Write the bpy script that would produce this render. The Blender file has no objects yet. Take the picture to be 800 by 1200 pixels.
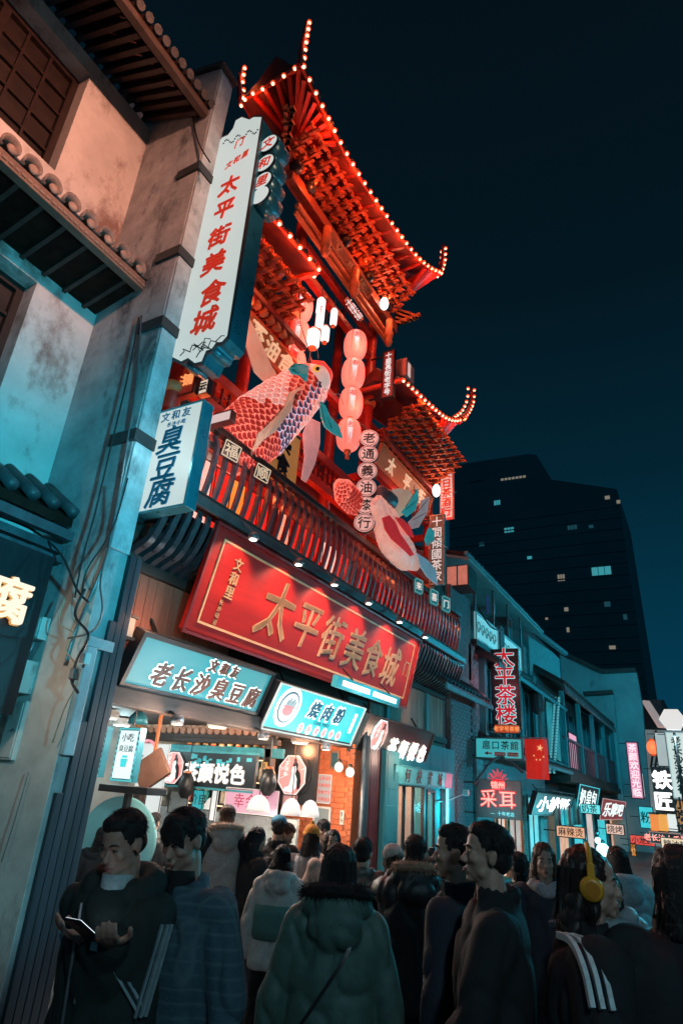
import bpy, bmesh, math, random
import numpy as np
from mathutils import Vector, Matrix, noise, Quaternion
random.seed(7)
SC = bpy.context.scene
COL = SC.collection
# ------------------------------------------------------------------ camera, world, light, exposure
EYE = 1.95
FPX = 728.6055                                  # focal length in pixels of an 800 x 1200 frame
RIGHT = Vector((0.87417441, 0.48067957, 0.06903809)).normalized()
FWD = Vector((-0.46479546, 0.78702424, 0.40565752)).normalized()
UP = RIGHT.cross(FWD).normalized()
cd = bpy.data.cameras.new('camera')
cam = bpy.data.objects.new('camera', cd); COL.objects.link(cam)
cam.matrix_world = Matrix(((RIGHT.x, UP.x, -FWD.x, 0), (RIGHT.y, UP.y, -FWD.y, 0), (RIGHT.z, UP.z, -FWD.z, EYE), (0, 0, 0, 1)))
cd.sensor_fit = 'VERTICAL'; cd.sensor_height = 36; cd.lens = 36 * FPX / 1200
cd.clip_start = 0.05; cd.clip_end = 2000
SC.camera = cam
W = bpy.data.worlds.new("World"); SC.world = W; W.use_nodes = True
wn = W.node_tree; bg = wn.nodes['Background']
tc = wn.nodes.new('ShaderNodeTexCoord'); sp = wn.nodes.new('ShaderNodeSeparateXYZ'); rp = wn.nodes.new('ShaderNodeValToRGB')
wn.links.new(tc.outputs['Generated'], sp.inputs[0]); wn.links.new(sp.outputs['Z'], rp.inputs[0]); wn.links.new(rp.outputs[0], bg.inputs[0])
e = rp.color_ramp.elements
e[0].position = 0.0; e[0].color = (.0014, .050, .098, 1)
e[1].position = 0.95; e[1].color = (.0016, .0050, .0085, 1)
for p_, c_ in ((.22, (.0012, .036, .068, 1)), (.45, (.0011, .0170, .031, 1)), (.68, (.0012, .0085, .0150, 1))):
    n_ = e.new(p_); n_.color = c_
bg.inputs[1].default_value = 1.0
SC.view_settings.view_transform = 'Standard'; SC.view_settings.look = 'None'
SC.view_settings.exposure = 0; SC.view_settings.gamma = 1
SC.render.engine = 'CYCLES'
SC.cycles.use_denoising = True
SC.cycles.sample_clamp_indirect = 2.5; SC.cycles.sample_clamp_direct = 12
SC.cycles.max_bounces = 5; SC.cycles.diffuse_bounces = 2; SC.cycles.glossy_bounces = 2
SC.cycles.caustics_reflective = False; SC.cycles.caustics_refractive = False
# the night sky glow over the street: one weak soft key
sd = bpy.data.lights.new('sky_glow', 'SUN'); so = bpy.data.objects.new('sky_glow', sd); COL.objects.link(so)
sd.energy = 0.07; sd.angle = math.radians(25); sd.color = (.10, .75, 1.0)
so.rotation_euler = Vector((-.62, .42, -.66)).to_track_quat('-Z', 'Y').to_euler()

# ------------------------------------------------------------------ geometry on real planes
def ray(px, py): return FWD + RIGHT * ((px - 400) / FPX) - UP * ((py - 600) / FPX)
def at(px, py, x=None, y=None, z=None, d=None):
    r = ray(px, py); o = Vector((0, 0, EYE))
    if x is not None: t = (x - o.x) / r.x
    elif y is not None: t = (y - o.y) / r.y
    elif z is not None: t = (z - o.z) / r.z
    else: t = d
    return o + r * t
def V(*a): return Vector(a)
X, Y, Z = V(1, 0, 0), V(0, 1, 0), V(0, 0, 1)

class MB:
    def __init__(s): s.v = []; s.f = []; s.m = []; s.cur = 0
    def add(s, vs, fs, m=None):
        b = len(s.v); s.v += [tuple(p) for p in vs]; s.f += [tuple(i + b for i in f) for f in fs]
        s.m += [s.cur if m is None else m] * len(fs); return s
    def box(s, a, b, m=None):
        x0, y0, z0 = a; x1, y1, z1 = b
        s.add([(x0, y0, z0), (x1, y0, z0), (x1, y1, z0), (x0, y1, z0), (x0, y0, z1), (x1, y0, z1), (x1, y1, z1), (x0, y1, z1)],
              [(0, 3, 2, 1), (4, 5, 6, 7), (0, 1, 5, 4), (1, 2, 6, 5), (2, 3, 7, 6), (3, 0, 4, 7)], m); return s
    def obox(s, o, u, v, n, m=None):           # oriented box: corner o, edges u, v, n
        p = [o, o + u, o + u + v, o + v, o + n, o + u + n, o + u + v + n, o + v + n]
        s.add(p, [(0, 3, 2, 1), (4, 5, 6, 7), (0, 1, 5, 4), (1, 2, 6, 5), (2, 3, 7, 6), (3, 0, 4, 7)], m); return s
    def cbox(s, c, hx, hy, hz, ax=None, m=None):
        a = ax or (X, Y, Z); o = c - a[0] * hx - a[1] * hy - a[2] * hz
        return s.obox(o, a[0] * 2 * hx, a[1] * 2 * hy, a[2] * 2 * hz, m)
    def bar(s, a, b, w, h=None, up=Z, m=None):
        a = Vector(a); b = Vector(b); h = h or w; d = (b - a).normalized(); sd_ = d.cross(up)
        if sd_.length < 1e-3: sd_ = d.cross(X)
        sd_.normalize(); u2 = sd_.cross(d)
        return s.obox(a - sd_ * w / 2 - u2 * h / 2, sd_ * w, u2 * h, b - a, m)
    def tube(s, pts, r, n=8, m=None, cap=True):
        pts = [Vector(p) for p in pts]; k = len(pts); rr = r if isinstance(r, (list, tuple)) else [r] * k
        vs = []; prev = None
        for i, p in enumerate(pts):
            t = (pts[min(i + 1, k - 1)] - pts[max(i - 1, 0)]).normalized()
            if prev is None:
                prev = t.cross(Z)
                if prev.length < 1e-2: prev = t.cross(X)
            a = (prev - t * prev.dot(t)).normalized(); prev = a; b = t.cross(a)
            for j in range(n):
                q = 2 * math.pi * j / n; vs.append(p + (a * math.cos(q) + b * math.sin(q)) * rr[i])
        fs = [(i * n + j, i * n + (j + 1) % n, (i + 1) * n + (j + 1) % n, (i + 1) * n + j) for i in range(k - 1) for j in range(n)]
        if cap: fs += [tuple(range(n))[::-1], tuple((k - 1) * n + j for j in range(n))]
        return s.add(vs, fs, m)
    def lathe(s, prof, o, ax=Z, n=16, m=None):   # prof: [(r, h)]
        ax = Vector(ax).normalized(); a = ax.cross(X)
        if a.length < 1e-2: a = ax.cross(Y)
        a.normalize(); b = ax.cross(a); o = Vector(o); vs = []
        for r, h in prof:
            for j in range(n):
                q = 2 * math.pi * j / n; vs.append(o + ax * h + (a * math.cos(q) + b * math.sin(q)) * r)
        k = len(prof)
        fs = [(i * n + j, i * n + (j + 1) % n, (i + 1) * n + (j + 1) % n, (i + 1) * n + j) for i in range(k - 1) for j in range(n)]
        fs += [tuple(range(n))[::-1], tuple((k - 1) * n + j for j in range(n))]
        return s.add(vs, fs, m)
    def prism(s, poly, n, m=None):              # closed polygon (3D points) pushed along n
        poly = [Vector(p) for p in poly]; k = len(poly); n = Vector(n)
        vs = poly + [p + n for p in poly]
        return s.add(vs, [tuple(range(k))[::-1], tuple(range(k, 2 * k))] + [(i, (i + 1) % k, (i + 1) % k + k, i + k) for i in range(k)], m)
    def ell(s, c, r, R=None, n=10, k=7, m=None):
        vs = [Vector(c) + (R @ Vector((0, 0, -r[2])) if R else Vector((0, 0, -r[2])))]
        for i in range(1, k):
            th = math.pi * i / k
            for j in range(n):
                q = 2 * math.pi * j / n; p = Vector((r[0] * math.sin(th) * math.cos(q), r[1] * math.sin(th) * math.sin(q), -r[2] * math.cos(th)))
                vs.append(Vector(c) + (R @ p if R else p))
        vs.append(Vector(c) + (R @ Vector((0, 0, r[2])) if R else Vector((0, 0, r[2]))))
        L = len(vs) - 1
        fs = [(0, 1 + (j + 1) % n, 1 + j) for j in range(n)]
        for i in range(k - 2):
            a = 1 + i * n; b = a + n
            fs += [(a + j, a + (j + 1) % n, b + (j + 1) % n, b + j) for j in range(n)]
        a = 1 + (k - 2) * n; fs += [(a + j, a + (j + 1) % n, L) for j in range(n)]
        return s.add(vs, fs, m)
    def loft(s, rings, m=None, cap=True):
        n = len(rings[0]); vs = [p for r in rings for p in r]; k = len(rings)
        fs = [(i * n + j, i * n + (j + 1) % n, (i + 1) * n + (j + 1) % n, (i + 1) * n + j) for i in range(k - 1) for j in range(n)]
        if cap: fs += [tuple(range(n))[::-1], tuple((k - 1) * n + j for j in range(n))]
        return s.add(vs, fs, m)
    def mesh(s, name, mats, smooth=False, recalc=True):
        me = bpy.data.meshes.new(name); me.from_pydata(s.v, [], s.f)
        for mm in (mats if isinstance(mats, (list, tuple)) else [mats]): me.materials.append(mm)
        if max(s.m, default=0): me.polygons.foreach_set('material_index', s.m)
        if recalc:
            b = bmesh.new(); b.from_mesh(me); bmesh.ops.recalc_face_normals(b, faces=b.faces); b.to_mesh(me); b.free()
        if smooth: me.polygons.foreach_set('use_smooth', [True] * len(me.polygons))
        me.update(); return me

WM = {}
def wm(o): return WM.get(o.name, Matrix.Identity(4))
def link(name, data, parent=None, world=True, mw=None):
    """link an object; data is in world coordinates unless mw (its world matrix) is given"""
    o = bpy.data.objects.new(name, data); COL.objects.link(o)
    mw = mw or Matrix.Identity(4)
    if parent is not None:
        o.parent = parent; loc = wm(parent).inverted() @ mw
        o.matrix_basis = loc
    else: o.matrix_basis = mw
    WM[o.name] = mw.copy(); return o
def thing(name, label, cat, loc, rz=0, group=None):
    mw = Matrix.Translation(Vector(loc)) @ Matrix.Rotation(rz, 4, 'Z')
    o = link(name, None, None, mw=mw); o.empty_display_size = .1
    o['label'] = label; o['category'] = cat
    if group: o['group'] = group
    return o
def tag(o, label, cat, group=None):
    o['label'] = label; o['category'] = cat
    if group: o['group'] = group
    return o
def part(name, mb, mat, parent, smooth=False, label=None, local=False, bevel=0):
    o = link(name, mb.mesh(name, mat, smooth), parent, mw=wm(parent) if (local and parent) else None)
    if label: o['label'] = label
    if bevel:
        b = o.modifiers.new('bevel', 'BEVEL'); b.width = bevel; b.segments = 2; b.limit_method = 'ANGLE'
    return o
def struct(name, mb, mat, smooth=False):
    o = part(name, mb, mat, None, smooth); o['kind'] = 'structure'; return o
def inst(src, name, parent, mw):
    o = link(name, src, parent, mw=mw); return o

# ------------------------------------------------------------------ materials
MC = {}
def M(name, col=(.5, .5, .5), rough=.65, metal=0, var=.25, scale=6, bump=.15, emit=None, es=0, stain=None, streak=False, sample=None, coat=0, grime=0):
    if name in MC: return MC[name]
    m = bpy.data.materials.new(name); m.use_nodes = True; nt = m.node_tree; N = nt.nodes; L = nt.links
    bs = N['Principled BSDF']; bs.inputs['Roughness'].default_value = rough; bs.inputs['Metallic'].default_value = metal
    bs.inputs['Coat Weight'].default_value = coat
    c4 = (*col, 1)
    if var or bump or stain:
        tcn = N.new('ShaderNodeTexCoord'); mp = N.new('ShaderNodeMapping'); L.new(tcn.outputs['Object'], mp.inputs[0])
        if streak: mp.inputs['Scale'].default_value = (1, 1, .12) if streak is True else streak
        nz = N.new('ShaderNodeTexNoise'); nz.inputs['Scale'].default_value = scale; nz.inputs['Detail'].default_value = 7; nz.inputs['Roughness'].default_value = .65
        L.new(mp.outputs[0], nz.inputs['Vector'])
        mr = N.new('ShaderNodeMapRange'); mr.inputs[1].default_value = .3; mr.inputs[2].default_value = .7
        mr.inputs[3].default_value = 1 - var; mr.inputs[4].default_value = 1 + var * .6
        L.new(nz.outputs['Fac'], mr.inputs[0])
        mx = N.new('ShaderNodeVectorMath'); mx.operation = 'SCALE'; mx.inputs[0].default_value = col
        L.new(mr.outputs[0], mx.inputs['Scale']); out = mx.outputs[0]
        if stain:
            n2 = N.new('ShaderNodeTexNoise'); n2.inputs['Scale'].default_value = stain[1]; n2.inputs['Detail'].default_value = 9; n2.inputs['Roughness'].default_value = .7
            mp2 = N.new('ShaderNodeMapping'); L.new(tcn.outputs['Object'], mp2.inputs[0]); mp2.inputs['Scale'].default_value = stain[3] if len(stain) > 3 else (1, 1, .45)
            mp2.inputs['Location'].default_value = (3.1, 1.7, .4)
            L.new(mp2.outputs[0], n2.inputs['Vector'])
            r2 = N.new('ShaderNodeMapRange'); r2.inputs[1].default_value = stain[2]; r2.inputs[2].default_value = stain[2] + .13; L.new(n2.outputs['Fac'], r2.inputs[0])
            m2 = N.new('ShaderNodeMix'); m2.data_type = 'RGBA'; L.new(r2.outputs[0], m2.inputs[0]); L.new(out, m2.inputs[6]); m2.inputs[7].default_value = (*stain[0], 1)
            out = m2.outputs[2]
        L.new(out, bs.inputs['Base Color'])
        if bump:
            bp = N.new('ShaderNodeBump'); bp.inputs['Strength'].default_value = bump; bp.inputs['Distance'].default_value = .02
            L.new(nz.outputs['Fac'], bp.inputs['Height']); L.new(bp.outputs[0], bs.inputs['Normal'])
        rr = N.new('ShaderNodeMapRange'); rr.inputs[3].default_value = max(rough - .12, .05); rr.inputs[4].default_value = min(rough + .12, 1)
        L.new(nz.outputs['Fac'], rr.inputs[0]); L.new(rr.outputs[0], bs.inputs['Roughness'])
    else: bs.inputs['Base Color'].default_value = c4
    if emit:
        bs.inputs['Emission Color'].default_value = (*emit, 1); bs.inputs['Emission Strength'].default_value = es
        if var and es:                        # uneven lamp light behind a lit face
            n3 = N.new('ShaderNodeTexNoise'); n3.inputs['Scale'].default_value = 2.5; r3 = N.new('ShaderNodeMapRange')
            r3.inputs[3].default_value = es * (1 - var); r3.inputs[4].default_value = es * (1 + var); L.new(n3.outputs['Fac'], r3.inputs[0])
            t3 = N.new('ShaderNodeTexCoord'); L.new(t3.outputs['Object'], n3.inputs['Vector'])
            L.new(r3.outputs[0], bs.inputs['Emission Strength'])
        if sample is False: m.cycles.emission_sampling = 'NONE'
    MC[name] = m; return m
def E_(name, c=(1, 1, 1), s=1, sample=None, var=0): return MC.get(name) or M(name, tuple(min(q, .6) * .3 for q in c), .5, var=var, bump=0, emit=c, es=s, sample=sample)

m_plaster = M('old_plaster', (.56, .52, .50), .85, var=.22, scale=1.6, bump=.35, stain=((.22, .14, .12), 1.1, .50, (1, 1, .6)))
m_plaster2 = M('grey_plaster', (.40, .41, .42), .85, var=.35, scale=2.5, bump=.4, stain=((.10, .11, .12), 2.2, .53))
m_dark = M('dark_timber', (.045, .030, .026), .6, var=.5, scale=9, bump=.3, streak=(1, .15, 1))
m_darktile = M('dark_clay_tile', (.09, .075, .07), .5, var=.5, scale=14, bump=.3)
m_soff = M('eave_boards', (.026, .011, .008), .7, var=.6, scale=5, bump=.3)
m_lattice = M('brown_lattice', (.022, .010, .008), .5, var=.4, scale=10)
m_pane = M('dusty_brown_pane', (.016, .007, .005), .55, var=.7, scale=3, bump=.05)
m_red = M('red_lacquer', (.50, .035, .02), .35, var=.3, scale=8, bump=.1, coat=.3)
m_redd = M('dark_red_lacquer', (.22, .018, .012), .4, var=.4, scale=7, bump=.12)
m_orange = M('orange_timber', (.62, .20, .07), .5, var=.3, scale=7, bump=.15)
m_plaque = M('gilded_plaque_board', (.55, .24, .09), .45, var=.25, scale=4, bump=.1, streak=(1, .2, 1))
m_black = M('black_metal', (.012, .013, .015), .4, var=.3, bump=.05)
m_blk = M('black_sign_board', (.012, .016, .020), .35, var=.3, scale=3, bump=.02)
m_grey = M('grey_metal', (.22, .24, .26), .4, metal=.6, var=.3, scale=8, bump=.08)
m_tealm = M('teal_painted_metal', (.03, .20, .26), .3, metal=.3, var=.2, scale=5, bump=.04)
m_tealw = M('teal_painted_wood', (.05, .30, .34), .55, var=.4, scale=6, bump=.25, streak=True)
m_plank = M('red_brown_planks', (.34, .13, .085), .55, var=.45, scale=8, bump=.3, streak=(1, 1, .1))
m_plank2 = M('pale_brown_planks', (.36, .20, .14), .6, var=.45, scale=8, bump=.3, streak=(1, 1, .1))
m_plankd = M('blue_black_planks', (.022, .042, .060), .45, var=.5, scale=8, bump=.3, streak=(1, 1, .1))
m_brickd = M('dark_grey_brick', (.10, .115, .125), .8, var=.5, scale=7, bump=.4)
m_mortar = M('brick_mortar', (.19, .20, .21), .9, var=.3, scale=9)
m_brickt = M('grey_brick', (.22, .25, .27), .8, var=.45, scale=7, bump=.4)
m_bricko = M('orange_brick', (.50, .13, .05), .75, var=.35, scale=7, bump=.3)
m_gold = M('gold_leaf', (.95, .50, .24), .45, metal=.0, var=.15, scale=12, bump=.05)
m_white = M('white_paint', (.75, .75, .73), .5, var=.12, bump=.05)
m_pcable = M('black_rubber', (.02, .02, .022), .5, var=.2, bump=.02)
e_white = E_('lit_white', (.95, 1, .98), 2.6)
e_whites = E_('lit_white_soft', (.66, .80, .76), .95, var=.10)
e_halo = E_('halo_white', (.80, 1, 1), 1.9)
e_bulb = E_('warm_bulb', (1, .48, .30), 3.2, sample=False)
e_bulbh = E_('bulb_glow_shell', (1, .08, .015), .9, sample=False)
e_warm = E_('warm_white', (1, .80, .55), 3.0)
e_cy = E_('cyan_lit', (.05, .85, .95), .9)

MC['eave_boards'].node_tree.nodes['Principled BSDF'].inputs['Specular IOR Level'].default_value = .08
# ------------------------------------------------------------------ lettering
FC = {}
def glyph(c, off=0.0):
    k = (c, off)
    if k in FC: return FC[k]
    cu = bpy.data.curves.new('glyph', 'FONT'); cu.body = c; cu.size = 1; cu.resolution_u = 2; cu.offset = off; cu.extrude = .5
    o = bpy.data.objects.new('glyph', cu); COL.objects.link(o)
    dg = bpy.context.evaluated_depsgraph_get(); me = bpy.data.meshes.new_from_object(o.evaluated_get(dg))
    vs = [tuple(v.co) for v in me.vertices]; fs = [tuple(p.vertices) for p in me.polygons]
    w = max((p[0] for p in vs), default=.5)
    bpy.data.objects.remove(o); bpy.data.curves.remove(cu); bpy.data.meshes.remove(me)
    cx = .5 if ord(c) > 0x2000 else w / 2
    vs = [(a - cx, b - .37, z + .5) for a, b, z in vs]
    FC[k] = (vs, fs, 1.0 if ord(c) > 0x2000 else w + .08); return FC[k]
def put(mb, c, o, u, v, n, size, off=.012, depth=.01, shear=0, sy=1.0, jit=0, m=None, brush=0):
    if off > .013:                              # heavier strokes: the thin glyph stamped round itself
        rr = (off - .004) * .75 if off < .033 else off - .010; k = 6 if off < .05 else 8; a = random.uniform(-jit, jit)
        for i in range(k):
            t = 2 * math.pi * i / k + .3; put(mb, c, o + (u * math.cos(t) + v * math.sin(t)) * rr * size - n * (.0004 * i), u, v, n, size, 0.0, depth, shear, sy, 0, m, brush)
        return put(mb, c, o, u, v, n, size, 0.0, depth, shear, sy, 0, m, brush)
    vs, fs, _ = glyph(c, off); a = random.uniform(-jit, jit); ca, sa = math.cos(a), math.sin(a)
    out = []
    for x, y, z in vs:
        if brush:
            x += brush * math.sin(5.1 * y + 1.3) * .5; y += brush * math.sin(6.3 * x + .4)
        x2 = x * ca - y * sa + shear * y; y2 = (x * sa + y * ca) * sy
        out.append(o + u * (x2 * size) + v * (y2 * size) + n * (z * depth))
    mb.add(out, fs, m); return mb
def line(mb, s, o, u, v, n, size, gap=1.0, vertical=False, **k):
    """string centred on o"""
    ws = [glyph(c, k.get('off', .012))[2] for c in s] if not vertical else [1] * len(s)
    tot = sum(ws) * gap; p = -tot / 2
    for c, w in zip(s, ws):
        q = (p + w * gap / 2) * size
        if c != ' ': put(mb, c, o + (-v * q if vertical else u * q), u, v, n, size, **k)
        p += w * gap
    return mb
def frame4(mb, o, u, v, n, t, d, m=None):     # rectangular frame on a plane, o bottom-left corner
    un, vn = u.normalized(), v.normalized(); nn = n.normalized() * d
    mb.obox(o, u, vn * t, nn, m); mb.obox(o + v - vn * t, u, vn * t, nn, m)
    mb.obox(o + vn * t, un * t, v - vn * 2 * t, nn, m); mb.obox(o + u - un * t + vn * t, un * t, v - vn * 2 * t, nn, m)
def point(name, loc, e, col, parent, r=.05):
    l = bpy.data.lights.new(name, 'POINT'); l.energy = e; l.color = col; l.shadow_soft_size = r
    o = link(name, l, parent, mw=Matrix.Translation(Vector(loc))); return o
def spot(name, loc, to, e, col, parent, ang=80, blend=.6, r=.04):
    l = bpy.data.lights.new(name, 'SPOT'); l.energy = e; l.color = col; l.shadow_soft_size = r; l.spot_size = math.radians(ang); l.spot_blend = blend
    loc = Vector(loc); q = (Vector(to) - loc).to_track_quat('-Z', 'Y')
    return link(name, l, parent, mw=Matrix.Translation(loc) @ q.to_matrix().to_4x4())
# ================================================================== SETTING
g = MB(); g.box((-400, -400, -.3), (400, 600, 0)); m_ground = M('dark_wet_ground', (.045, .040, .038), .45, var=.4, scale=3, bump=.15)
ground = struct('street', g, m_ground)
m_stone = M('granite_paver', (.20, .155, .135), .42, var=.35, scale=5, bump=.3)
pm = {}
for k in range(3):
    w = (.58, .28, .86)[k]; b = MB(); b.obox(V(0, 0, .004), V(.385, 0, 0), V(0, w, 0), V(0, 0, .028)); pm[k] = b.mesh('paver', m_stone)
for i in range(8):
    y = 3.9 + random.uniform(0, .4); x = -4.95 + i * .4
    while y < 9.6:
        k = random.choice((0, 0, 1, 2)); w = (.58, .28, .86)[k]
        inst(pm[k], 'paver', ground, Matrix.Translation((x, y, random.uniform(-.004, .004)))); y += w + .014

def wall_x(mb, x, y0, y1, z0, z1, holes, th, m=None):      # wall in a plane of constant x, front at x, with openings
    ys = sorted({y0, y1, *[h[0] for h in holes], *[h[1] for h in holes]}); zs = sorted({z0, z1, *[h[2] for h in holes], *[h[3] for h in holes]})
    for a, b in zip(ys, ys[1:]):
        for c, d in zip(zs, zs[1:]):
            cy, cz = (a + b) / 2, (c + d) / 2
            if any(h[0] < cy < h[1] and h[2] < cz < h[3] for h in holes): continue
            mb.box((x - th, a, c), (x, b, d), m)

# ================================================================== LEFT HOUSE
XW = -6.3; YC = 3.92
hs = thing('plaster_house', 'old plastered house with tiled canopy and lattice windows at the left edge', 'house', (XW, 0, 0))
b = MB(); wall_x(b, XW, -7, YC, 0, 11.15, [(-.6, 2.82, 8.92, 10.88), (-.6, 3.07, 5.6, 7.26)], .35)
b.box((-13, -7, 0), (XW - .35, YC, 11.15)); part('wall', b, m_plaster, hs)
def lattice(y0, y1, z0, z1, ny, nz, name='window'):
    f = MB(); xf = XW - .24
    f.box((xf - .06, y0, z0), (xf + .02, y0 + .09, z1)); f.box((xf - .06, y1 - .09, z0), (xf + .02, y1, z1))
    f.box((xf - .06, y0 + .09, z1 - .10), (xf + .018, y1 - .09, z1)); f.box((xf - .06, y0 + .09, z0), (xf + .018, y1 - .09, z0 + .08))
    w = part('window', f, m_lattice, hs); pw = (y1 - y0 - .18) / ny; ph = (z1 - z0 - .18) / nz
    for i in range(1, ny):
        q = MB(); t = .055 if i % 3 == 0 else .018; q.box((xf - .04, y0 + .09 + i * pw - t, z0 + .08), (xf + (.03 if i % 3 == 0 else .005), y0 + .09 + i * pw + t, z1 - .1)); part('mullion', q, m_lattice, w)
    for i in range(1, nz):
        q = MB(); q.box((xf - .035, y0 + .09, z0 + .08 + i * ph - .02), (xf - .002, y1 - .09, z0 + .08 + i * ph + .02)); part('glazing_bar', q, m_lattice, w)
    for i in range(ny):
        for j in range(nz):
            q = MB(); a = random.uniform(-.006, .006)
            q.obox(V(xf - .05 + a, y0 + .095 + i * pw, z0 + .085 + j * ph), V(-a, pw - .01, 0), V(a, 0, ph - .01), V(-.01, 0, 0)); part('pane', q, m_pane, w)
lattice(.62, 2.82, 8.92, 10.88, 6, 5); lattice(1.3, 3.07, 5.6, 7.26, 4, 4)
# upper eave: boards sloping down outwards, rafters, edge tiles
ev = MB(); ev.prism([V(-6.4, -7, 11.42), V(-5.05, -7, 10.72), V(-5.05, -7, 10.86), V(-6.4, -7, 11.60)], V(0, 10.9, 0))
roof = part('roof', ev, m_soff, hs)
r_ = MB(); r_.box((-5.13, -7, 10.62), (-5.03, 3.9, 10.74)); part('eave_board', r_, M('worn_eave_board', (.10, .06, .045), .6, var=.5), roof)
for i in range(26):
    y = -.2 + i * .16 + random.uniform(-.01, .01); q = MB(); q.bar((-6.38, y, 11.33 + random.uniform(-.02, .01)), (-5.14, y, 10.68), .07, .09); part('rafter', q, M('old_rafter', (.035, .014, .010), .6, var=.6, scale=12), roof)
for i in range(30):
    y = -.6 + i * .155; q = MB(); q.tube([(-5.55, y, 11.10), (-4.98, y, 10.84)], [.062, .066], 8); part('tile', q, m_darktile, roof)
for i in range(24):   # loose lath ends and broken tile lips seen below the eave
    y = .2 + i * .15; q = MB(); z = 11.16 - random.random() * .35; x = -6.05 + (11.3 - z) * 1.5 + random.random() * .1
    q.bar((x, y, z - .05), (x + .12, y + .06, z - .10), .025, .05); part('lath', q, M('bleached_lath', (.30, .13, .09), .7, var=.5), roof)
# tiled pent canopy
b = MB(); b.prism([V(XW, -7, 7.44), V(-5.5, -7, 7.60), V(-5.5, -7, 7.67), V(XW, -7, 7.98)], V(0, 10.9, 0)); cp = part('canopy', b, m_soff, hs)
b = MB(); b.box((-5.55, -7, 7.52), (-5.44, 3.89, 7.66)); part('fascia', b, M('brown_fascia', (.20, .12, .09), .5, var=.4, scale=5), cp)
b = MB()
for i in range(60): b.cbox(V(-5.435, -.5 + i * .074, 7.575), .008, .026, .014)
q = part('bead_trim', b, M('worn_bead', (.30, .19, .14), .5), cp)
for i in range(17):   # round cap tiles, lips curling over the fascia
    y = -.35 + i * .255; q = MB()
    ring = lambda x, z, r: [V(x, y + r * math.cos(t), z + r * 1.05 * math.sin(t)) for t in np.linspace(-.25, math.pi + .25, 9)] + [V(x, y + (r - .022) * math.cos(t), z + (r - .022) * 1.05 * math.sin(t)) for t in np.linspace(math.pi + .25, -.25, 9)]
    q.loft([ring(-6.28, 8.0, .085), ring(-5.75, 7.80, .088), ring(-5.5, 7.74, .098), ring(-5.40, 7.76, .112)]); part('cap_tile', q, M('tan_clay_tile', (.30, .21, .17), .55, var=.4, scale=10, bump=.3), cp, True)
    q = MB(); q.ell(V(-5.43, y + .03, 7.735), (.028, .062, .058)); part('tile_end', q, M('tile_mortar_end', (.36, .24, .19), .7, var=.4, scale=14), cp, True)
    q = MB()
    ring = lambda x, z, r: [V(x, y + .1275 + r * math.cos(t), z + .6 * r * math.sin(t)) for t in np.linspace(math.pi, 2 * math.pi, 7)] + [V(x, y + .1275 + (r - .02) * math.cos(t), z + .02 + .6 * (r - .02) * math.sin(t)) for t in np.linspace(2 * math.pi, math.pi, 7)]
    q.loft([ring(-6.28, 8.0, .07), ring(-5.5, 7.745, .07), ring(-5.44, 7.72, .072)]); part('pan_tile', q, m_darktile, cp, True)
for i in range(14):
    q = MB(); y = -.2 + i * .3; q.bar((XW + .01, y, 7.42), (-5.56, y, 7.57), .05, .07); part('joist', q, m_dark, cp)
# low shop eave: dark beams with round tile ends, black shop sign below
b = MB(); b.prism([V(XW, -5, 4.62), V(-5.62, -5, 4.28), V(-5.62, -5, 4.38), V(XW, -5, 4.80)], V(0, 8.9, 0)); lo = part('shop_eave', b, m_soff, hs)
for i in range(16):
    q = MB(); y = .2 + i * .245; q.tube([(-6.2, y, 4.86), (-5.60, y, 4.44)], [.06, .066], 10); part('roof_tile', q, M('blue_grey_tile', (.045, .055, .062), .5, var=.4), lo, True)
for k, (x, z, t) in enumerate(((-5.60, 4.16, .10), (-5.70, 4.02, .08), (-5.66, 3.90, .06))):
    q = MB(); q.box((x, -5, z - t / 2), (x + .09, 3.88, z + t / 2)); part('beam', q, M('blue_black_beam', (.05, .07, .085), .5, var=.5), lo)
sg = thing('shop_sign', 'black shop sign with one glowing white character, cut by the left edge', 'sign', (-5.5, 2.6, 3.3))
b = MB(); b.box((-5.6, -1, 2.35), (-5.46, 3.7, 3.86)); part('board', b, m_blk, sg)
c0 = at(9, 703, x=-5.42)
q = MB(); put(q, '腐', c0, Y, Z, X, .44, off=.05, depth=.01); part('letter_glow', q, M('amber_halo', (.5, .2, .05), .5, emit=(1, .36, .08), es=.30, var=0, bump=0), sg)
q = MB(); put(q, '腐', c0 + X * .02, Y, Z, X, .44, off=.024, depth=.03); part('letter', q, E_('letter_warm_white', (1, .86, .62), 1.0), sg)
point('shop_sign_lamp', (-5.15, 3.0, 2.7), 11, (1, .80, .60), sg)

# ================================================================== FIREWALL between the houses
fw_ = thing('fire_wall', 'tall stepped plaster fire wall with dark corbels between the plaster house and the food hall', 'wall', (-5.6, 4.05, 0))
b = MB(); b.prism([V(-5.0, YC, 0), V(-5.0, YC, 11.72), V(-8.5, YC, 13.1), V(-8.5, YC, 0)], V(0, .27, 0)); part('wall', b, m_plaster2, fw_)
b = MB(); b.prism([V(-5.0, YC - .006, 0), V(-5.0, YC - .006, 4.0), V(-5.35, YC - .006, 3.75), V(-5.7, YC - .006, 2.9), V(-6.3, YC - .006, 2.6), V(-6.3, YC - .006, 0)], V(0, .005, 0)); part('pale_render', b, M('cream_render', (.66, .64, .60), .8, var=.25, scale=2.5, bump=.3, stain=((.25, .22, .20), 1.8, .57)), fw_)
b = MB(); b.prism([V(-4.93, YC - .05, 11.72), V(-4.93, YC - .05, 11.80), V(-8.5, YC - .05, 13.2), V(-8.5, YC - .05, 13.08)], V(0, .37, 0)); part('coping', b, m_darktile, fw_)
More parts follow.
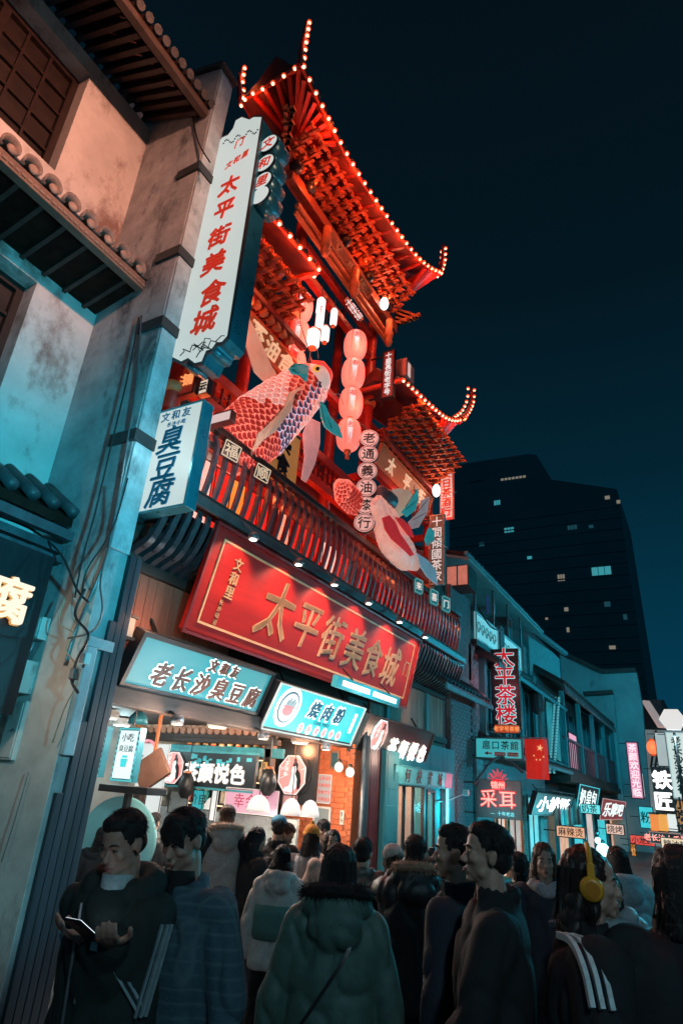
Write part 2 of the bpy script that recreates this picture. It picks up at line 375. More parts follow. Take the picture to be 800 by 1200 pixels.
for k, z in enumerate((9.55, 8.0, 6.86, 5.30)):
    b = MB(); b.box((-5.35, YC - .035, z - .07), (-4.94, YC + .30, z + .07)); part('corbel', b, M('slate_corbel', (.035, .04, .045), .6, var=.4), fw_)
for z0, z1 in ((9.62, 11.6), (8.07, 9.48), (6.93, 7.93), (5.37, 6.79), (4.0, 5.23)):    # pale pilaster blocks
    b = MB(); b.box((-4.999, YC + .012, z0), (-4.965, YC + .262, z1)); part('pilaster_block', b, M('pale_blue_plaster', (.42, .50, .53), .8, var=.4, scale=3, bump=.4, stain=((.12, .16, .18), 2.6, .54)), fw_, bevel=.006)
b = MB()
for i in range(5): b.box((-4.99, YC + .005 + i * .088, 0), (-4.955, YC + .083 + i * .088, 4.0 if i > 1 else 1.7 + i * .75))
for i in range(5):
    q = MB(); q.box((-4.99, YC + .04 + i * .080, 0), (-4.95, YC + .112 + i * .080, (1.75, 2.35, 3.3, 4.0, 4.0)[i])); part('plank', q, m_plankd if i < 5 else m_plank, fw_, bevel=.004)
b = MB(); b.box((-5.0, 4.19, 0), (-4.985, 4.36, 4.05)); part('plank_backing', b, m_dark, fw_)
b = MB(); b.box((-4.998, YC - .002, 2.05), (-4.93, YC + .11, 3.0)); part('lower_block', b, M('powder_blue_block', (.35, .50, .55), .6, var=.3, scale=3), fw_, bevel=.01)
b = MB(); b.box((-5.0, YC - .01, 3.0), (-4.94, YC + .30, 3.1)); part('ledge', b, M('powder_blue_ledge', (.28, .42, .46), .6, var=.3), fw_, bevel=.01)

# meter boxes and conduits on the side of the fire wall
def side_box(px0, py0, px1, py1, d, label, cols=m_white, strip=False):
    a = at(px0, py1, y=YC - .01); c = at(px1, py0, y=YC - .01)
    t = thing('meter_box', label, 'box', a)
    b = MB(); b.box((a.x, YC - d, a.z), (c.x, YC - .002, c.z)); part('case', b, cols, t, bevel=.008)
    b = MB(); b.box((a.x + .02, YC - d - .012, a.z + .02), (c.x - .02, YC - d - .001, c.z - .02)); part('cover', b, cols, t, bevel=.004)
    if strip:
        w = (c.x - a.x); b = MB(); b.box((a.x + w * .46, YC - d - .022, a.z - .01), (a.x + w * .6, YC - d - .013, c.z + .01)); part('strap', b, M('brown_tape', (.25, .16, .10), .5), t)
    b = MB(); b.tube([(c.x - .05, YC - d - .016, (a.z + c.z) / 2), (c.x - .05, YC - d - .03, (a.z + c.z) / 2)], .012, 8); part('latch', b, m_grey, t)
    return t
m_meter = M('cream_painted_steel', (.62, .60, .56), .45, var=.2, scale=4, bump=.06, stain=((.25, .20, .17), 4, .6))
side_box(36, 725, 60, 752, .10, 'small cream meter box above the big one on the fire wall', m_meter)
side_box(2, 776, 46, 814, .14, 'large cream electrical box with a brown strap on the fire wall', m_meter, True)
side_box(0, 822, 36, 890, .05, 'flat cream steel cover plate below the strapped electrical box', m_meter)
def cable(pts, r, label, col=m_pcable, name='cable', group='cables hanging on the fire wall', cat='cable', n=6):
    P = [Vector(p) for p in pts]; out = []
    for i in range(len(P) - 1):                       # Catmull-Rom
        p0, p1, p2, p3 = P[max(i - 1, 0)], P[i], P[i + 1], P[min(i + 2, len(P) - 1)]
        for k in range(5):
            t = k / 5; out.append(.5 * ((2 * p1) + (p2 - p0) * t + (2 * p0 - 5 * p1 + 4 * p2 - p3) * t * t + (3 * p1 - p0 - 3 * p2 + p3) * t ** 3))
    out.append(P[-1]); b = MB(); b.tube(out, r, n); o = part(name, b, col, None, True); tag(o, label, cat, group); return o
F = lambda x, y, d=.03: at(x, y, y=YC - d)
cable([F(166, 370), F(160, 450), F(146, 540), F(128, 640), F(110, 690), F(90, 735), F(76, 780)], .014, 'long grey conduit running down the fire wall to the tangle of wires', m_grey)
cable([F(163, 372, .05), F(150, 440, .06), F(131, 520, .06), F(112, 600, .06), F(98, 650, .07), F(88, 700, .08)], .010, 'black cable beside the long grey conduit')
cable([F(225, 130), F(232, 165), F(246, 190, .1)], .012, 'short black wire beside the top of the long white sign')
cable([F(150, 560, .2), F(132, 620, .1), F(102, 668, .1), F(96, 700, .1)], .008, 'thin wire swinging out from the tofu sign')
cable([F(0, 605, .5), F(40, 622, .3), F(72, 650, .2), F(90, 690, .1), F(104, 706, .1)], .012, 'black cable sagging from the shop eave to the wires')
0 and cable([F(0, 570, .5), F(30, 590, .4), F(70, 628, .3), F(86, 668, .15), F(100, 690, .1)], .008, 'upper thin cable sagging from the shop eave')
cable([F(100, 690, .1), F(88, 720, .12), F(104, 744, .2), F(92, 770, .16), F(84, 796, .14), F(92, 812, .12)], .013, 'thick black cable looping through the tangle')
cable([F(128, 640, .05), F(118, 680, .15), F(120, 716, .2), F(108, 740, .16), F(80, 748, .12)], .009, 'grey wire curling round the plank corner', m_grey)
cable([F(76, 700, .1), F(70, 730, .14), F(86, 742, .12), F(78, 762, .12), F(94, 790, .12), F(76, 830, .1), F(62, 870, .06)], .007, 'thin pale wire trailing below the tangle', M('tan_wire', (.45, .32, .22), .6))
0 and cable([F(130, 700, .25), F(124, 745, .22), F(108, 782, .2), F(97, 800, .15)], .011, 'grey hose bowing out over the planks', m_grey)
0 and cable([F(20, 915, .04), F(30, 880, .05), F(60, 850, .06), F(84, 800, .1)], .005, 'loose thin wire crossing the pale wall base', m_grey)
cable([F(34, 905, .04), F(18, 960, .05), F(2, 1010, .05)], .005, 'loose thin wire hanging down the pale wall base', m_grey)
cable([F(12, 772, .1), F(20, 765, .12), F(34, 764, .1), F(40, 752, .08)], .018, 'fat grey conduit elbow above the strapped box', m_grey)
for px, py, lab in ((88, 790, 'small brown junction box in the tangle of wires'), (100, 772, 'small white junction box beside the tangle of wires')):
    c = F(px, py, .13); t = thing('junction_box', lab, 'junction box', c)
    b = MB(); b.cbox(c, .035, .03, .05); part('case', b, M('bakelite_brown', (.12, .05, .04), .5) if px == 88 else m_white, t, bevel=.006)
    b = MB(); b.cbox(c - Y * .034, .028, .004, .042); part('lid', b, m_grey, t)
    b = MB(); b.tube([c - Z * .05, c - Z * .08], .012, 6); part('gland', b, m_black, t)
# ================================================================== FOOD HALL (the tower)
hall = thing('food_hall', 'red timber food hall with upturned bulb-lit roofs and slatted balcony in the middle', 'building', (-5.5, 4.4, 0))
Y0, Y1 = 4.37, 14.2
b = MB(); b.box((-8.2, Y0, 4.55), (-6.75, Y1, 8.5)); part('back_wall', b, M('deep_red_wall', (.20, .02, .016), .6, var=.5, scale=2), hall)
b = MB(); b.box((-6.75, Y0, 4.56), (-5.0, Y1, 4.78)); part('balcony_floor', b, m_dark, hall)
b = MB(); b.box((-13, Y0, 0), (-9.0, Y1, 8.4)); b.box((-9.0, 10.05, 0), (-6.6, Y1, 4.55)); part('rear_block', b, m_dark, hall)
# columns
for y in (4.75, 7.0, 10.1, 13.7):
    for x in (-5.5, -6.4):
        b = MB(); top = 12.6 if y in (7.0, 10.1) else 9.5
        b.tube([(x, y, 4.78), (x, y, top)], [.125, .115], 14); q = part('column', b, m_red, hall, True)
        if x == -5.5:
            c = MB(); c.lathe([(.19, 0), (.20, .06), (.16, .12), (.14, .2)], (x, y, 4.78)); part('column_base', c, m_redd, q, True)
            c = MB(); c.lathe([(.13, 0), (.17, .05), (.17, .11), (.13, .16)], (x, y, top - 3.0)); part('column_ring', c, m_orange, q, True)
# beams and fretwork
def beam(y0, y1, x, z, h=.16, w=.14, m=None, name='beam'):
    b = MB(); b.box((x - w / 2, y0, z - h / 2), (x + w / 2, y1, z + h / 2)); return part(name, b, m or m_red, hall, bevel=.01)
for y0, y1, zs in ((4.9, 6.88, (6.75, 7.25, 8.55, 9.25)), (7.12, 9.98, (6.9, 7.45, 8.9, 10.9, 11.5, 12.05)), (10.22, 13.58, (6.75, 7.2, 8.25, 9.2))):
    for z in zs: beam(y0, y1, -5.5, z)
    beam(y0, y1, -6.4, 7.9); beam(y0, y1, -6.4, 6.6)
    n = int((y1 - y0) / .16)
    fr = MB()
    for i in range(n):
        y = y0 + (i + .5) * (y1 - y0) / n; zb = zs[0]; zt = zs[1]
        fr.box((-5.52, y - .012, zb + .08), (-5.48, y + .012, zt - .08)); hh = (zt - zb - .16)
        fr.box((-5.515, y + .012, zb + .08 + hh * (.3 if i % 2 else .6)), (-5.485, y + (y1 - y0) / n - .012, zb + .08 + hh * (.3 if i % 2 else .6) + .025))
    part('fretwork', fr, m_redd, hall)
for y in (4.75, 7.0, 10.1, 13.7):
    for z in (7.9, 9.35): 
        b = MB(); b.bar((-6.3, y, z), (-5.6, y, z), .12, .16); part('cross_beam', b, m_red, hall)
beam(6.2, 10.9, -5.35, 12.30, .26, .2, M('dark_orange_beam', (.30, .07, .03), .45, var=.4), 'purlin')
beam(6.5, 10.6, -5.30, 11.80, .10, .1, m_orange, 'purlin'); beam(6.5, 10.6, -5.32, 11.62, .07, .08, m_orange, 'purlin')
for y in (6.25, 6.72, 8.15, 9.25, 10.2):
    b = MB(); b.ell(V(-5.22, y, 12.48), (.14, .13, .14)); b.lathe([(.09, 0), (.12, .03), (.12, .06), (.08, .09)], V(-5.34, y, 12.48), X, 12)
    part('beam_end', b, m_black, hall, True)
for y in (7.35, 8.55, 10.25):      # hanging turned posts
    b = MB(); b.lathe([(.03, 0), (.07, .05), (.10, .14), (.07, .20), (.10, .25), (.11, .38), (.08, .44), (.08, .75)], V(-5.15, y, 11.25), Z, 12); part('hanging_post', b, m_orange, hall, True)

# ------------------------------------------------------------------ curved eaves
def crom(pts, n):
    P = [Vector(p) for p in pts]; out = []
    for i in range(len(P) - 1):
        p0 = P[i - 1] if i else P[0] * 2 - P[1]; p1, p2 = P[i], P[i + 1]; p3 = P[i + 2] if i + 2 < len(P) else P[-1] * 2 - P[-2]
        for k in range(n):
            t = k / n; out.append(.5 * ((2 * p1) + (p2 - p0) * t + (2 * p0 - 5 * p1 + 4 * p2 - p3) * t * t + (3 * p1 - p0 - 3 * p2 + p3) * t ** 3))
    return out + [P[-1]]
def evenly(pts, step):
    out = [pts[0]]; acc = 0
    for a, c in zip(pts, pts[1:]):
        L = (c - a).length; d = step - acc
        while d <= L: out.append(a + (c - a) * (d / L)); d += step
        acc = L - (d - step)
    return out
def bulbs(pts, label, step=.235, group='strings of warm bulbs along the upturned eaves', light=None, drop=V(0, 0, .03), en=14):
    t = thing('bulb_string', label, 'string lights', pts[0], group=group)
    w = MB(); w.tube([p + drop for p in pts], .010, 5); part('wire', w, m_pcable, t)
    for i, p in enumerate(evenly(pts, step)):
        p = p + drop
        s = bpy.data.meshes.get('bulb_shared')
        if not s:
            q = MB(); q.ell((0, 0, -.012), (.031, .031, .035), n=8, k=6); s = q.mesh('bulb_shared', e_bulb, True)
            q = MB(); q.lathe([(.042, -.006), (.049, .004), (.042, .026), (.026, .045)], (0, 0, 0), Z, 8); q.mesh('glow_cup_shared', e_bulbh, True)  # red cup emits to stand for the glow round each bulb
        o = inst(s, 'bulb', t, Matrix.Translation(p)); inst(bpy.data.meshes['glow_cup_shared'], 'bulb_glow_cup', o, Matrix.Translation(p))
    for p in evenly(pts, light or 99)[1 if light else 0:]:
        if light: point('bulb_light', p + V(.05, 0, -.12), en, (1, .13, .035), t, .06)
    return t
m_eavered = M('red_eave_edge', (.62, .07, .03), .45, var=.25, scale=10, bump=.1)
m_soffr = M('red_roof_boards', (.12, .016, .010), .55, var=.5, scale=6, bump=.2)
def eave(front, dx, rise, nm='roof', ends=(True, True)):
    """front: points of the lower front edge; the roof is dx deep (towards -x), its ridge rises by rise"""
    rg = []
    for p in front:
        rz = rise
        rg.append([p, p + V(0, 0, .09), p + V(dx * .25, 0, .09 + rz * .35), p + V(dx * .5, 0, .1 + rz), p + V(dx * .75, 0, .09 + rz * .35), p + V(dx, 0, .09), p + V(dx, 0, 0), p + V(dx * .5, 0, .22)])
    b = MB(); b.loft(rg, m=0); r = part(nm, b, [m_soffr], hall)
    q = MB(); q.tube([p + V(.015, 0, .045) for p in front], .042, 6); part('eave_edge', q, m_eavered, r)
    q = MB(); q.tube([p + V(dx - .015, 0, .045) for p in front], .042, 6); part('eave_edge', q, m_eavered, r)
    for p in (front[0], front[-1]):
        q = MB(); q.bar(p + V(.02, 0, .045), p + V(dx - .02, 0, .045), .07, .08); part('eave_edge', q, m_eavered, r)
    for p in evenly(front, .24)[:-1]:
        q = MB()
        for s_ in (0, 1):
            a = p + V(.03 if not s_ else dx - .03, .1, .12); c = p + V(dx * .5, .1, rise + .14); q.tube([a, (a + c) / 2 - V(0, 0, rise * .15), c], .045, 6)
        part('tile_row', q, m_darktile, r)
    return r
mk_br = {}
def bracket(y, x, z, par, tiers=4, sx=.155, sz=.125, wid=.13, scale=1.0, mats=None):
    key = (tiers, sx, sz, wid)
    if key not in mk_br:
        b = MB()
        for k in range(tiers):
            xo = .05 + k * sx; zo = k * sz
            b.cbox(V(xo / 2, 0, zo), xo / 2 + .07, .024, .026)                      # arm running out
            b.cbox(V(xo, 0, zo + .02), .032, wid * (.75 + .2 * (k % 2)), .020)       # arm across
            for s_ in (-1, 0, 1):
                w = wid * (.75 + .2 * (k % 2)); b.cbox(V(xo, s_ * w, zo + .062), .036, .032, .020)
                b.cbox(V(xo, s_ * w, zo + .040), .024, .020, .014)
            b.prism([V(xo + .06, -.03, zo - .03), V(xo + .15, -.03, zo - .05), V(xo + .06, -.03, zo + .035)], V(0, .06, 0))
        mk_br[key] = b.mesh('bracket', M('bracket_red', (.50, .11, .04), .5, var=.7, scale=9, bump=.15))
    return inst(mk_br[key], 'bracket', par, Matrix.Translation((x, y, z)))
def rafters(hub, tips, par):
    for p in tips:
        q = MB(); q.bar(hub, p, .075, .085); part('rafter', q, m_red, par)

# upper roof
uf = crom([at(352, 80, x=-4.60), at(374, 125, x=-4.56), at(405, 185, x=-4.50), at(440, 240, x=-4.42), at(480, 295, x=-4.32), at(500, 314, x=-4.26), at(514, 321, x=-4.20)], 8)
ur = eave(uf, -1.28, .75)
hornm = M('horn_red', (.40, .04, .025), .4, var=.3)
def horn(a, tip, label, par, bend=.35, step=.2, dbl=False, light=True):
    mid = a.lerp(tip, .5) + (V(0, 0, -1) * bend * .25) + V((tip.x - a.x) * .2, (tip.y - a.y) * .35, 0)
    pts = crom([a - V(0, 0, .0), mid, tip], 8)
    q = MB(); n = len(pts); q.tube(pts, [.075 * (1 - .75 * i / (n - 1)) + .012 for i in range(n)], 8); part('upturned_tip', q, hornm, par, True)
    bulbs([p + V(.07, .0, 0) for p in pts], label, step, light=.7 if light else None, drop=V(0, 0, 0), en=3)
    if dbl: bulbs([p + V(-.06, .06, 0) for p in pts], 'far row of ' + label.replace('bulb string on ', ''), step, drop=V(0, 0, 0))
bulbs([p + V(.05, 0, 0) for p in uf], 'long bulb string along the front edge of the top roof', .225, light=.95, en=25)
horn(uf[0], at(359, 26, x=-4.56), 'bulb string up the tallest horn of the top roof', ur, .5, .19)
horn(uf[-1], at(519, 286, x=-4.16), 'bulb string on the far horn of the top roof', ur, .2, .2, True)
lb = uf[0] + V(-1.28, 0, 0)
bulbs([uf[0] + V(-.1, -.03, 0), uf[0].lerp(lb, .5) + V(0, -.04, -.12), lb + V(0, -.03, 0)], 'short bulb string on the near side edge of the top roof', .23, light=.9, en=4)
horn(lb, lb + V(-.05, -.12, .85), 'bulb string on the rear horn beside the long white sign', ur, .2, .2, True)
for i in range(15): bracket(6.05 + i * .32, -5.28, 12.56, ur)
for i in range(5): bracket(5.95 - i * .0, -5.30 - i * .2, 12.56, ur, 3) if False else None
hubL = V(-5.25, 6.15, 13.05); hubR = V(-5.05, 10.75, 13.1)
nL = [p for p in uf if p.y < 6.7]; nR = [p for p in uf if p.y > 10.3]
rafters(hubL, [p + V(-.04, 0, .02) for p in evenly(nL, .19)], ur)
rafters(hubL, [uf[0].lerp(lb, t) + V(0, .04, .02) for t in (.2, .4, .6, .8)], ur)
rafters(hubR, [p + V(-.04, 0, .02) for p in evenly(nR, .18)], ur)
for k, (y, z) in enumerate(((6.0, 12.75), (10.85, 12.8))):   # corner brackets pointing outwards
    q = MB()
    for t in range(4):
        for a in (-.6, 0, .6):
            s_ = -1 if k == 0 else 1; d = V(math.cos(a) * .5, s_ * (.6 + .2 * a), 0).normalized(); c = V(-5.3, y, z - .3 + t * .13)
            q.bar(c, c + d * (.15 + .16 * t), .07, .07); q.cbox(c + d * (.15 + .16 * t) + Z * .06, .05, .05, .035)
    part('corner_bracket', q, M('bracket_orange', (.50, .15, .06), .5, var=.5), ur)
for i in range(10):   # short roof joists between the brackets and the eave
    y = 6.7 + i * .42; fp = min(uf, key=lambda p: abs(p.y - y)); q = MB(); q.bar((-5.3, y, 13.16), fp + V(-.04, 0, .05), .06, .07); part('joist', q, m_redd, ur)

# lower near roof (behind the long white sign)
lf = crom([at(283, 212, x=-4.58), at(298, 232, x=-4.57), at(318, 258, x=-4.54), at(345, 289, x=-4.52), at(372, 320, x=-4.50)], 6)
lr = eave(lf, -1.3, .5)
bulbs([p + V(.05, 0, 0) for p in lf] + [lf[-1] + V(-.10, .1, .05), lf[-1] + V(-.3, .12, .12)], 'bulb string on the lower near roof beside the long white sign', .27, light=.6, en=14)
for i in range(9):
    for k in range(2): bracket(4.55 + i * .235, -5.55 + k * .42, 8.75 + k * .26, lr, 3)
for i in range(12):
    y = 4.5 + i * .18; q = MB(); q.cbox(V(-5.05, y, 8.52), .05, .05, .035); q.cbox(V(-5.05, y, 8.58), .035, .035, .03); part('bracket_block', q, M('bracket_orange'), lr)
beam(4.5, 6.9, -5.05, 8.68, .1, .1, m_redd, 'purlin')
# lower far roof
rf = crom([at(470, 448, x=-4.50), at(485, 461, x=-4.46), at(500, 475, x=-4.42), at(520, 491, x=-4.38), at(535, 494, x=-4.34), at(546, 486, x=-4.30)], 6)
rr = eave(rf[:-5], -1.3, .45)
tipR = crom([rf[-6], rf[-1], at(552, 472, x=-4.27), at(553, 457, x=-4.25)], 6)
q = MB(); n = len(tipR); q.tube(tipR, [.09 * (1 - .7 * i / (n - 1)) + .01 for i in range(n)], 8); part('upturned_tip', q, hornm, rr, True)
bulbs([p + V(.05, 0, 0) for p in rf[:-5]] + [p + V(.06, 0, 0) for p in tipR[1:]], 'bulb string sweeping up the lower far roof against the sky', .2, light=.75, en=9)
bulbs([p + V(-.18, .1, .16) for p in rf[14:-4]] + [p + V(-.06, -.16, 0) for p in tipR[2:]], 'second row of bulbs on the rear side of the far horn', .24)
for i in range(12):
    for k in range(3): bracket(10.5 + i * .245, -5.45 + k * .33, 8.95 + k * .22, rr, 3)
beam(10.3, 13.4, -5.2, 8.95, .12, .1, m_redd, 'purlin')
rafters(V(-5.2, 12.6, 9.6), [p + V(-.04, 0, .02) for p in evenly([p for p in rf if p.y > 11.8], .2)], rr)
b = MB(); b.box((-5.1, 9.9, 10.05), (-4.52, 10.35, 10.5)); part('ridge_end', b, M('pale_red_block', (.60, .26, .20), .6), rr, bevel=.02)
b = MB(); b.box((-4.80, 9.98, 10.08), (-4.50, 10.10, 10.42)); part('flood_lamp', b, M('lamp_housing_white', (.8, .7, .66), .5, emit=(1, .7, .6), es=.5, bump=0, var=0), rr, bevel=.01)

# ------------------------------------------------------------------ balcony with goose-neck slats
RX = -4.85
b = MB(); b.box((RX - .05, Y0, 5.90), (RX + .06, Y1 - .05, 6.0)); rail = part('handrail', b, M('dark_rail', (.07, .022, .016), .35, var=.4, coat=.3), hall, bevel=.012)
b = MB(); b.box((RX - .09, Y0, 5.72), (RX - .03, Y1 - .05, 5.78)); part('mid_rail', b, m_dark, rail)
b = MB(); b.box((-5.02, Y0, 4.86), (-4.78, Y1 - .02, 5.02)); sk = part('skirt_beam', b, m_dark, hall, bevel=.02)
b = MB(); b.box((-4.77, Y0, 4.80), (-4.71, Y1 + .02, 4.93)); part('skirt_moulding', b, M('grey_brown_moulding', (.14, .10, .10), .4, var=.3), sk, bevel=.01)
sl = None; m_slat = M('plum_slat', (.24, .10, .11), .4, var=.35, scale=9, bump=.1, coat=.2)
def slat(y):
    global sl
    if sl is None:
        b = MB(); rg = []
        for i in range(11):
            t = i / 10; z = 5.0 + .9 * t; x = -4.95 + .05 * math.sin(t * math.pi * .95) + .10 * t - (.06 * (t > .8) * (t - .8) / .2)
            w = .026; d = .03
            rg.append([V(x - d, -w, z), V(x + d, -w, z), V(x + d, w, z), V(x - d, w, z)])
        b.loft(rg); sl = b.mesh('slat', m_slat)
    inst(sl, 'slat', hall, Matrix.Translation((0, y, 0)))
ny = 52
for i in range(ny): slat(Y0 + .1 + (Y1 - Y0 - .2) * i / (ny - 1))
# lit boards standing inside the railing
cols = [('board_coral', (.95, .22, .13), .75), ('board_orange', (1, .22, .03), .65), ('board_red', (.9, .02, .01), .55), ('board_pink', (1, .42, .34), .65), ('board_dark', (.10, .01, .01), .2)]
y = Y0 + .06; k = 0
ORD = 'first second third fourth fifth sixth seventh eighth ninth tenth eleventh twelfth thirteenth fourteenth fifteenth sixteenth seventeenth eighteenth nineteenth twentieth'.split() + ['twenty-' + w_ for w_ in 'first second third fourth fifth sixth seventh eighth ninth'.split()] + ['thirtieth', 'thirty-first', 'thirty-second', 'thirty-third', 'thirty-fourth', 'thirty-fifth']
while y < Y1 - .3:
    w = random.uniform(.22, .5); nm_, c_, s_ = random.choice(cols + [cols[2]] * 8 + [cols[4]] * 3) if k > 4 else cols[(3, 3, 2, 1, 2)[k]]
    t = thing('light_board', '%s board behind the balcony slats, %s of the lit boards from the near end' % (nm_.split('_')[1] if nm_ != 'board_dark' else 'dark red', ORD[k]), 'light box', (-5.12, y, 4.8), group='lit boards behind the balcony slats')
    b = MB(); b.box((-5.15, y, 4.80), (-5.09, y + w - .03, 5.66)); part('face', b, E_(nm_, c_, s_ * 2.0, var=.35), t)
    b = MB(); frame4(b, V(-5.088, y, 4.80), V(0, w - .03, 0), V(0, 0, .86), X, .014, .01); part('frame', b, m_redd, t)
    y += w; k += 1
b = MB(); t = thing('menu_strip', 'white vertical banner with dark characters behind the first balcony slats', 'banner', (-5.03, 4.62, 4.8))
b.box((-5.06, 4.62, 5.0), (-5.04, 4.80, 5.7)); part('face', b, E_('banner_pink_white', (1, .78, .72), .75), t)
b = MB(); line(b, '小吃美味', V(-5.038, 4.71, 5.36), Y, Z, X, .14, 1.15, True, off=.01, depth=.004); part('lettering', b, m_blk, t)
# goose-neck brackets below the balcony, left and right of the red sign
gn = None
def goose(y):
    global gn
    if gn is None:
        b = MB(); rg = []
        for i in range(13):
            t = i / 12; x = -5.28 + .52 * t; z = 4.10 + .62 * t ** 2.1 + .05 * math.sin(t * math.pi * 2)
            d = .045; rg.append([V(x, -.038, z - d), V(x, .038, z - d), V(x - .01, .038, z + d), V(x - .01, -.038, z + d)])
        b.loft(rg); gn = b.mesh('goose_neck', M('blue_black_lacquer', (.035, .045, .055), .3, var=.4, scale=8, coat=.5))
    inst(gn, 'goose_neck', hall, Matrix.Translation((0, y, 0)))
y = 4.42
while y < 6.0: goose(y); y += .155
y = 11.0
while y < 14.2: goose(y); y += .165
b = MB(); b.box((-5.3, Y0, 3.98), (-5.2, Y1, 4.10)); part('ledge_beam', b, m_dark, hall, bevel=.01)
b = MB(); b.box((-5.4, Y0, 4.08), (-5.3, Y1, 4.56)); part('frieze_board', b, m_dark, hall)
# plank wall above the shop openings
def planks(y0, y1, z0, z1, m, w=.13, x=-5.24):
    y = y0
    while y < y1 - .02:
        ww = min(w, y1 - y); q = MB(); q.box((x - .03, y, z0), (x + random.uniform(0, .008), y + ww - .008, z1)); part('plank', q, m, hall); y += w
b = MB(); b.box((-5.34, Y0, 2.62), (-5.275, Y1, 3.98)); part('plank_backing', b, m_dark, hall)
planks(Y0, 6.3, 3.15, 3.97, m_plank); planks(10.4, 14.1, 2.9, 3.97, m_plank2, .11)
b = MB(); b.box((-5.27, 11.02, 2.9), (-5.19, 11.14, 3.97)); b.box((-5.27, 13.0, 2.9), (-5.19, 13.12, 3.97)); part('post', b, m_tealw, hall)
b = MB(); b.box((-5.3, Y0, 3.02), (-5.17, Y1, 3.14)); part('lintel', b, m_dark, hall, bevel=.01)
b = MB(); b.box((-5.3, Y0, 2.56), (-5.1, 9.62, 2.74)); part('lintel', b, m_dark, hall, bevel=.01)
# small spot lamps under the balcony, shining on the red sign
for i, (px, py) in enumerate(((297, 629), (350, 659), (392, 683), (432, 705), (468, 727), (498, 745))):
    c = at(px, py, x=-4.50)
    t = thing('sign_spotlight', 'small silver spotlight under the balcony edge above the red sign, number %d from the near end' % (i + 1), 'spotlight', c, group='spotlights above the red sign')
    t['label'] = 'silver spotlight under the balcony edge, ' + ('nearest the street corner of the red sign', 'second from the near end', 'third from the near end', 'fourth from the near end', 'fifth from the near end', 'farthest along the red sign')[i]
    b = MB(); b.lathe([(.03, .06), (.065, .02), (.075, -.02), (.06, -.035)], c, Z, 12); part('housing', b, m_grey, t, True)
    b = MB(); b.lathe([(.045, -.036), (.045, -.042)], c, Z, 12); part('lens', b, E_('spot_lens', (1, .9, .82), 9), t)
    b = MB(); b.bar(c + V(0, 0, .05), c + V(-.22, 0, .24), .025); part('bracket', b, m_grey, t)
    spot('spot_light', c + V(0, 0, -.06), c + V(-.45, .0, -1.0), 125, (1, .58, .42), t, 130, .9)

# ------------------------------------------------------------------ lanterns
m_lant = {'pink': M('lantern_pink', (.8, .3, .25), .5, var=.12, bump=0, emit=(1, .22, .16), es=.85), 'core': E_('lantern_core', (1, .60, .62), 1.1, var=.3)}
def lantern_stack(name, label, x, y, ztop, n, h, r, hidden=0, en=10, group=None):
    t = thing(name, label, 'lanterns', (x, y, ztop - n * h), group=group)
    b = MB(); b.tube([(x, y, ztop - n * h - .1), (x, y, ztop + .15)], .012, 5); part('cord', b, m_pcable, t)
    for i in range(n):
        zc = ztop - (i + .5) * h; b = MB(); prof = [(.07, -h * .48)]
        for k in range(13):
            a = -math.pi / 2 * .92 + k * math.pi * .92 / 12; prof.append((r * (math.cos(a) ** .55) * (1 + .012 * (k % 2)), h * .465 * math.sin(a) / math.sin(math.pi / 2 * .92)))
        prof.append((.07, h * .48)); b.lathe(prof, (x, y, zc), Z, 20); l = part('lantern', b, m_lant['pink'], t, True)
        for k in range(8):
            a = k * math.pi / 4 + .2; q = MB(); q.tube([V(x + (r + .004) * math.cos(a) * (math.cos(s) ** .55), y + (r + .004) * math.sin(a) * (math.cos(s) ** .55), zc + h * .46 * math.sin(s)) for s in np.linspace(-1.35, 1.35, 7)], .005, 4)
            part('rib', q, M('lantern_rib', (.6, .10, .08), .5, emit=(.9, .08, .06), es=.5, var=0, bump=0), l)
        # painted flourish: pale lit patch with a dark stroke
        q = MB(); nrm = V(math.cos(-.95), math.sin(-.95), 0); tan = V(-nrm.y, nrm.x, 0)
        vs = []
        for u_, v_ in ((-.28, .30), (-.1, .36), (.12, .30), (.22, .05), (.16, -.25), (0, -.38), (-.12, -.2), (-.24, .02)):
            a = u_ * .9; vv = v_ * h; rr_ = (r + .006) * (math.cos(math.asin(max(-1, min(1, vv / (h * .48))))) ** .55); d = nrm * math.cos(a) + tan * math.sin(a)
            vs.append(V(x, y, zc + vv) + d * rr_)
        cc = V(x, y, zc) + nrm * (r + .012)
        q.add([cc] + vs, [(0, 1 + k, 1 + (k + 1) % 8) for k in range(8)]); part('painted_patch', q, m_lant['core'], l)
        q = MB(); c_ = V(x, y, zc + h * .12) + nrm * (r + .02); put(q, random.choice('福吉春'), c_, tan, Z, nrm, .13, off=.0, depth=.004); part('painted_mark', q, M('ink_red', (.25, .03, .05), .6), l)
        if i < n - 1:
            q = MB(); q.lathe([(.075, -.02), (.085, 0), (.075, .02)], (x, y, zc - h * .5), Z, 12); part('collar', q, m_orange, l)
    q = MB(); zb = ztop - n * h; q.lathe([(.07, .02), (.06, -.06), (.03, -.08), (.04, -.16)], (x, y, zb), Z, 10); part('tassel', q, m_orange, t, True)
    for i in range(0, n, 2): point('lantern_light', (x + r + .14, y - r * .9, ztop - (i + .8) * h), en, (1, .16, .10), t, .08)
lantern_stack('lantern_column', 'column of four glowing pink lanterns right of the big carp, by the red pillar', -5.12, 8.72, 10.48, 4, .70, .235, en=34)
lantern_stack('lantern_column', 'column of pink lanterns rising behind the head and body of the big carp', -5.6, 7.40, 10.55, 6, .68, .23, en=34)
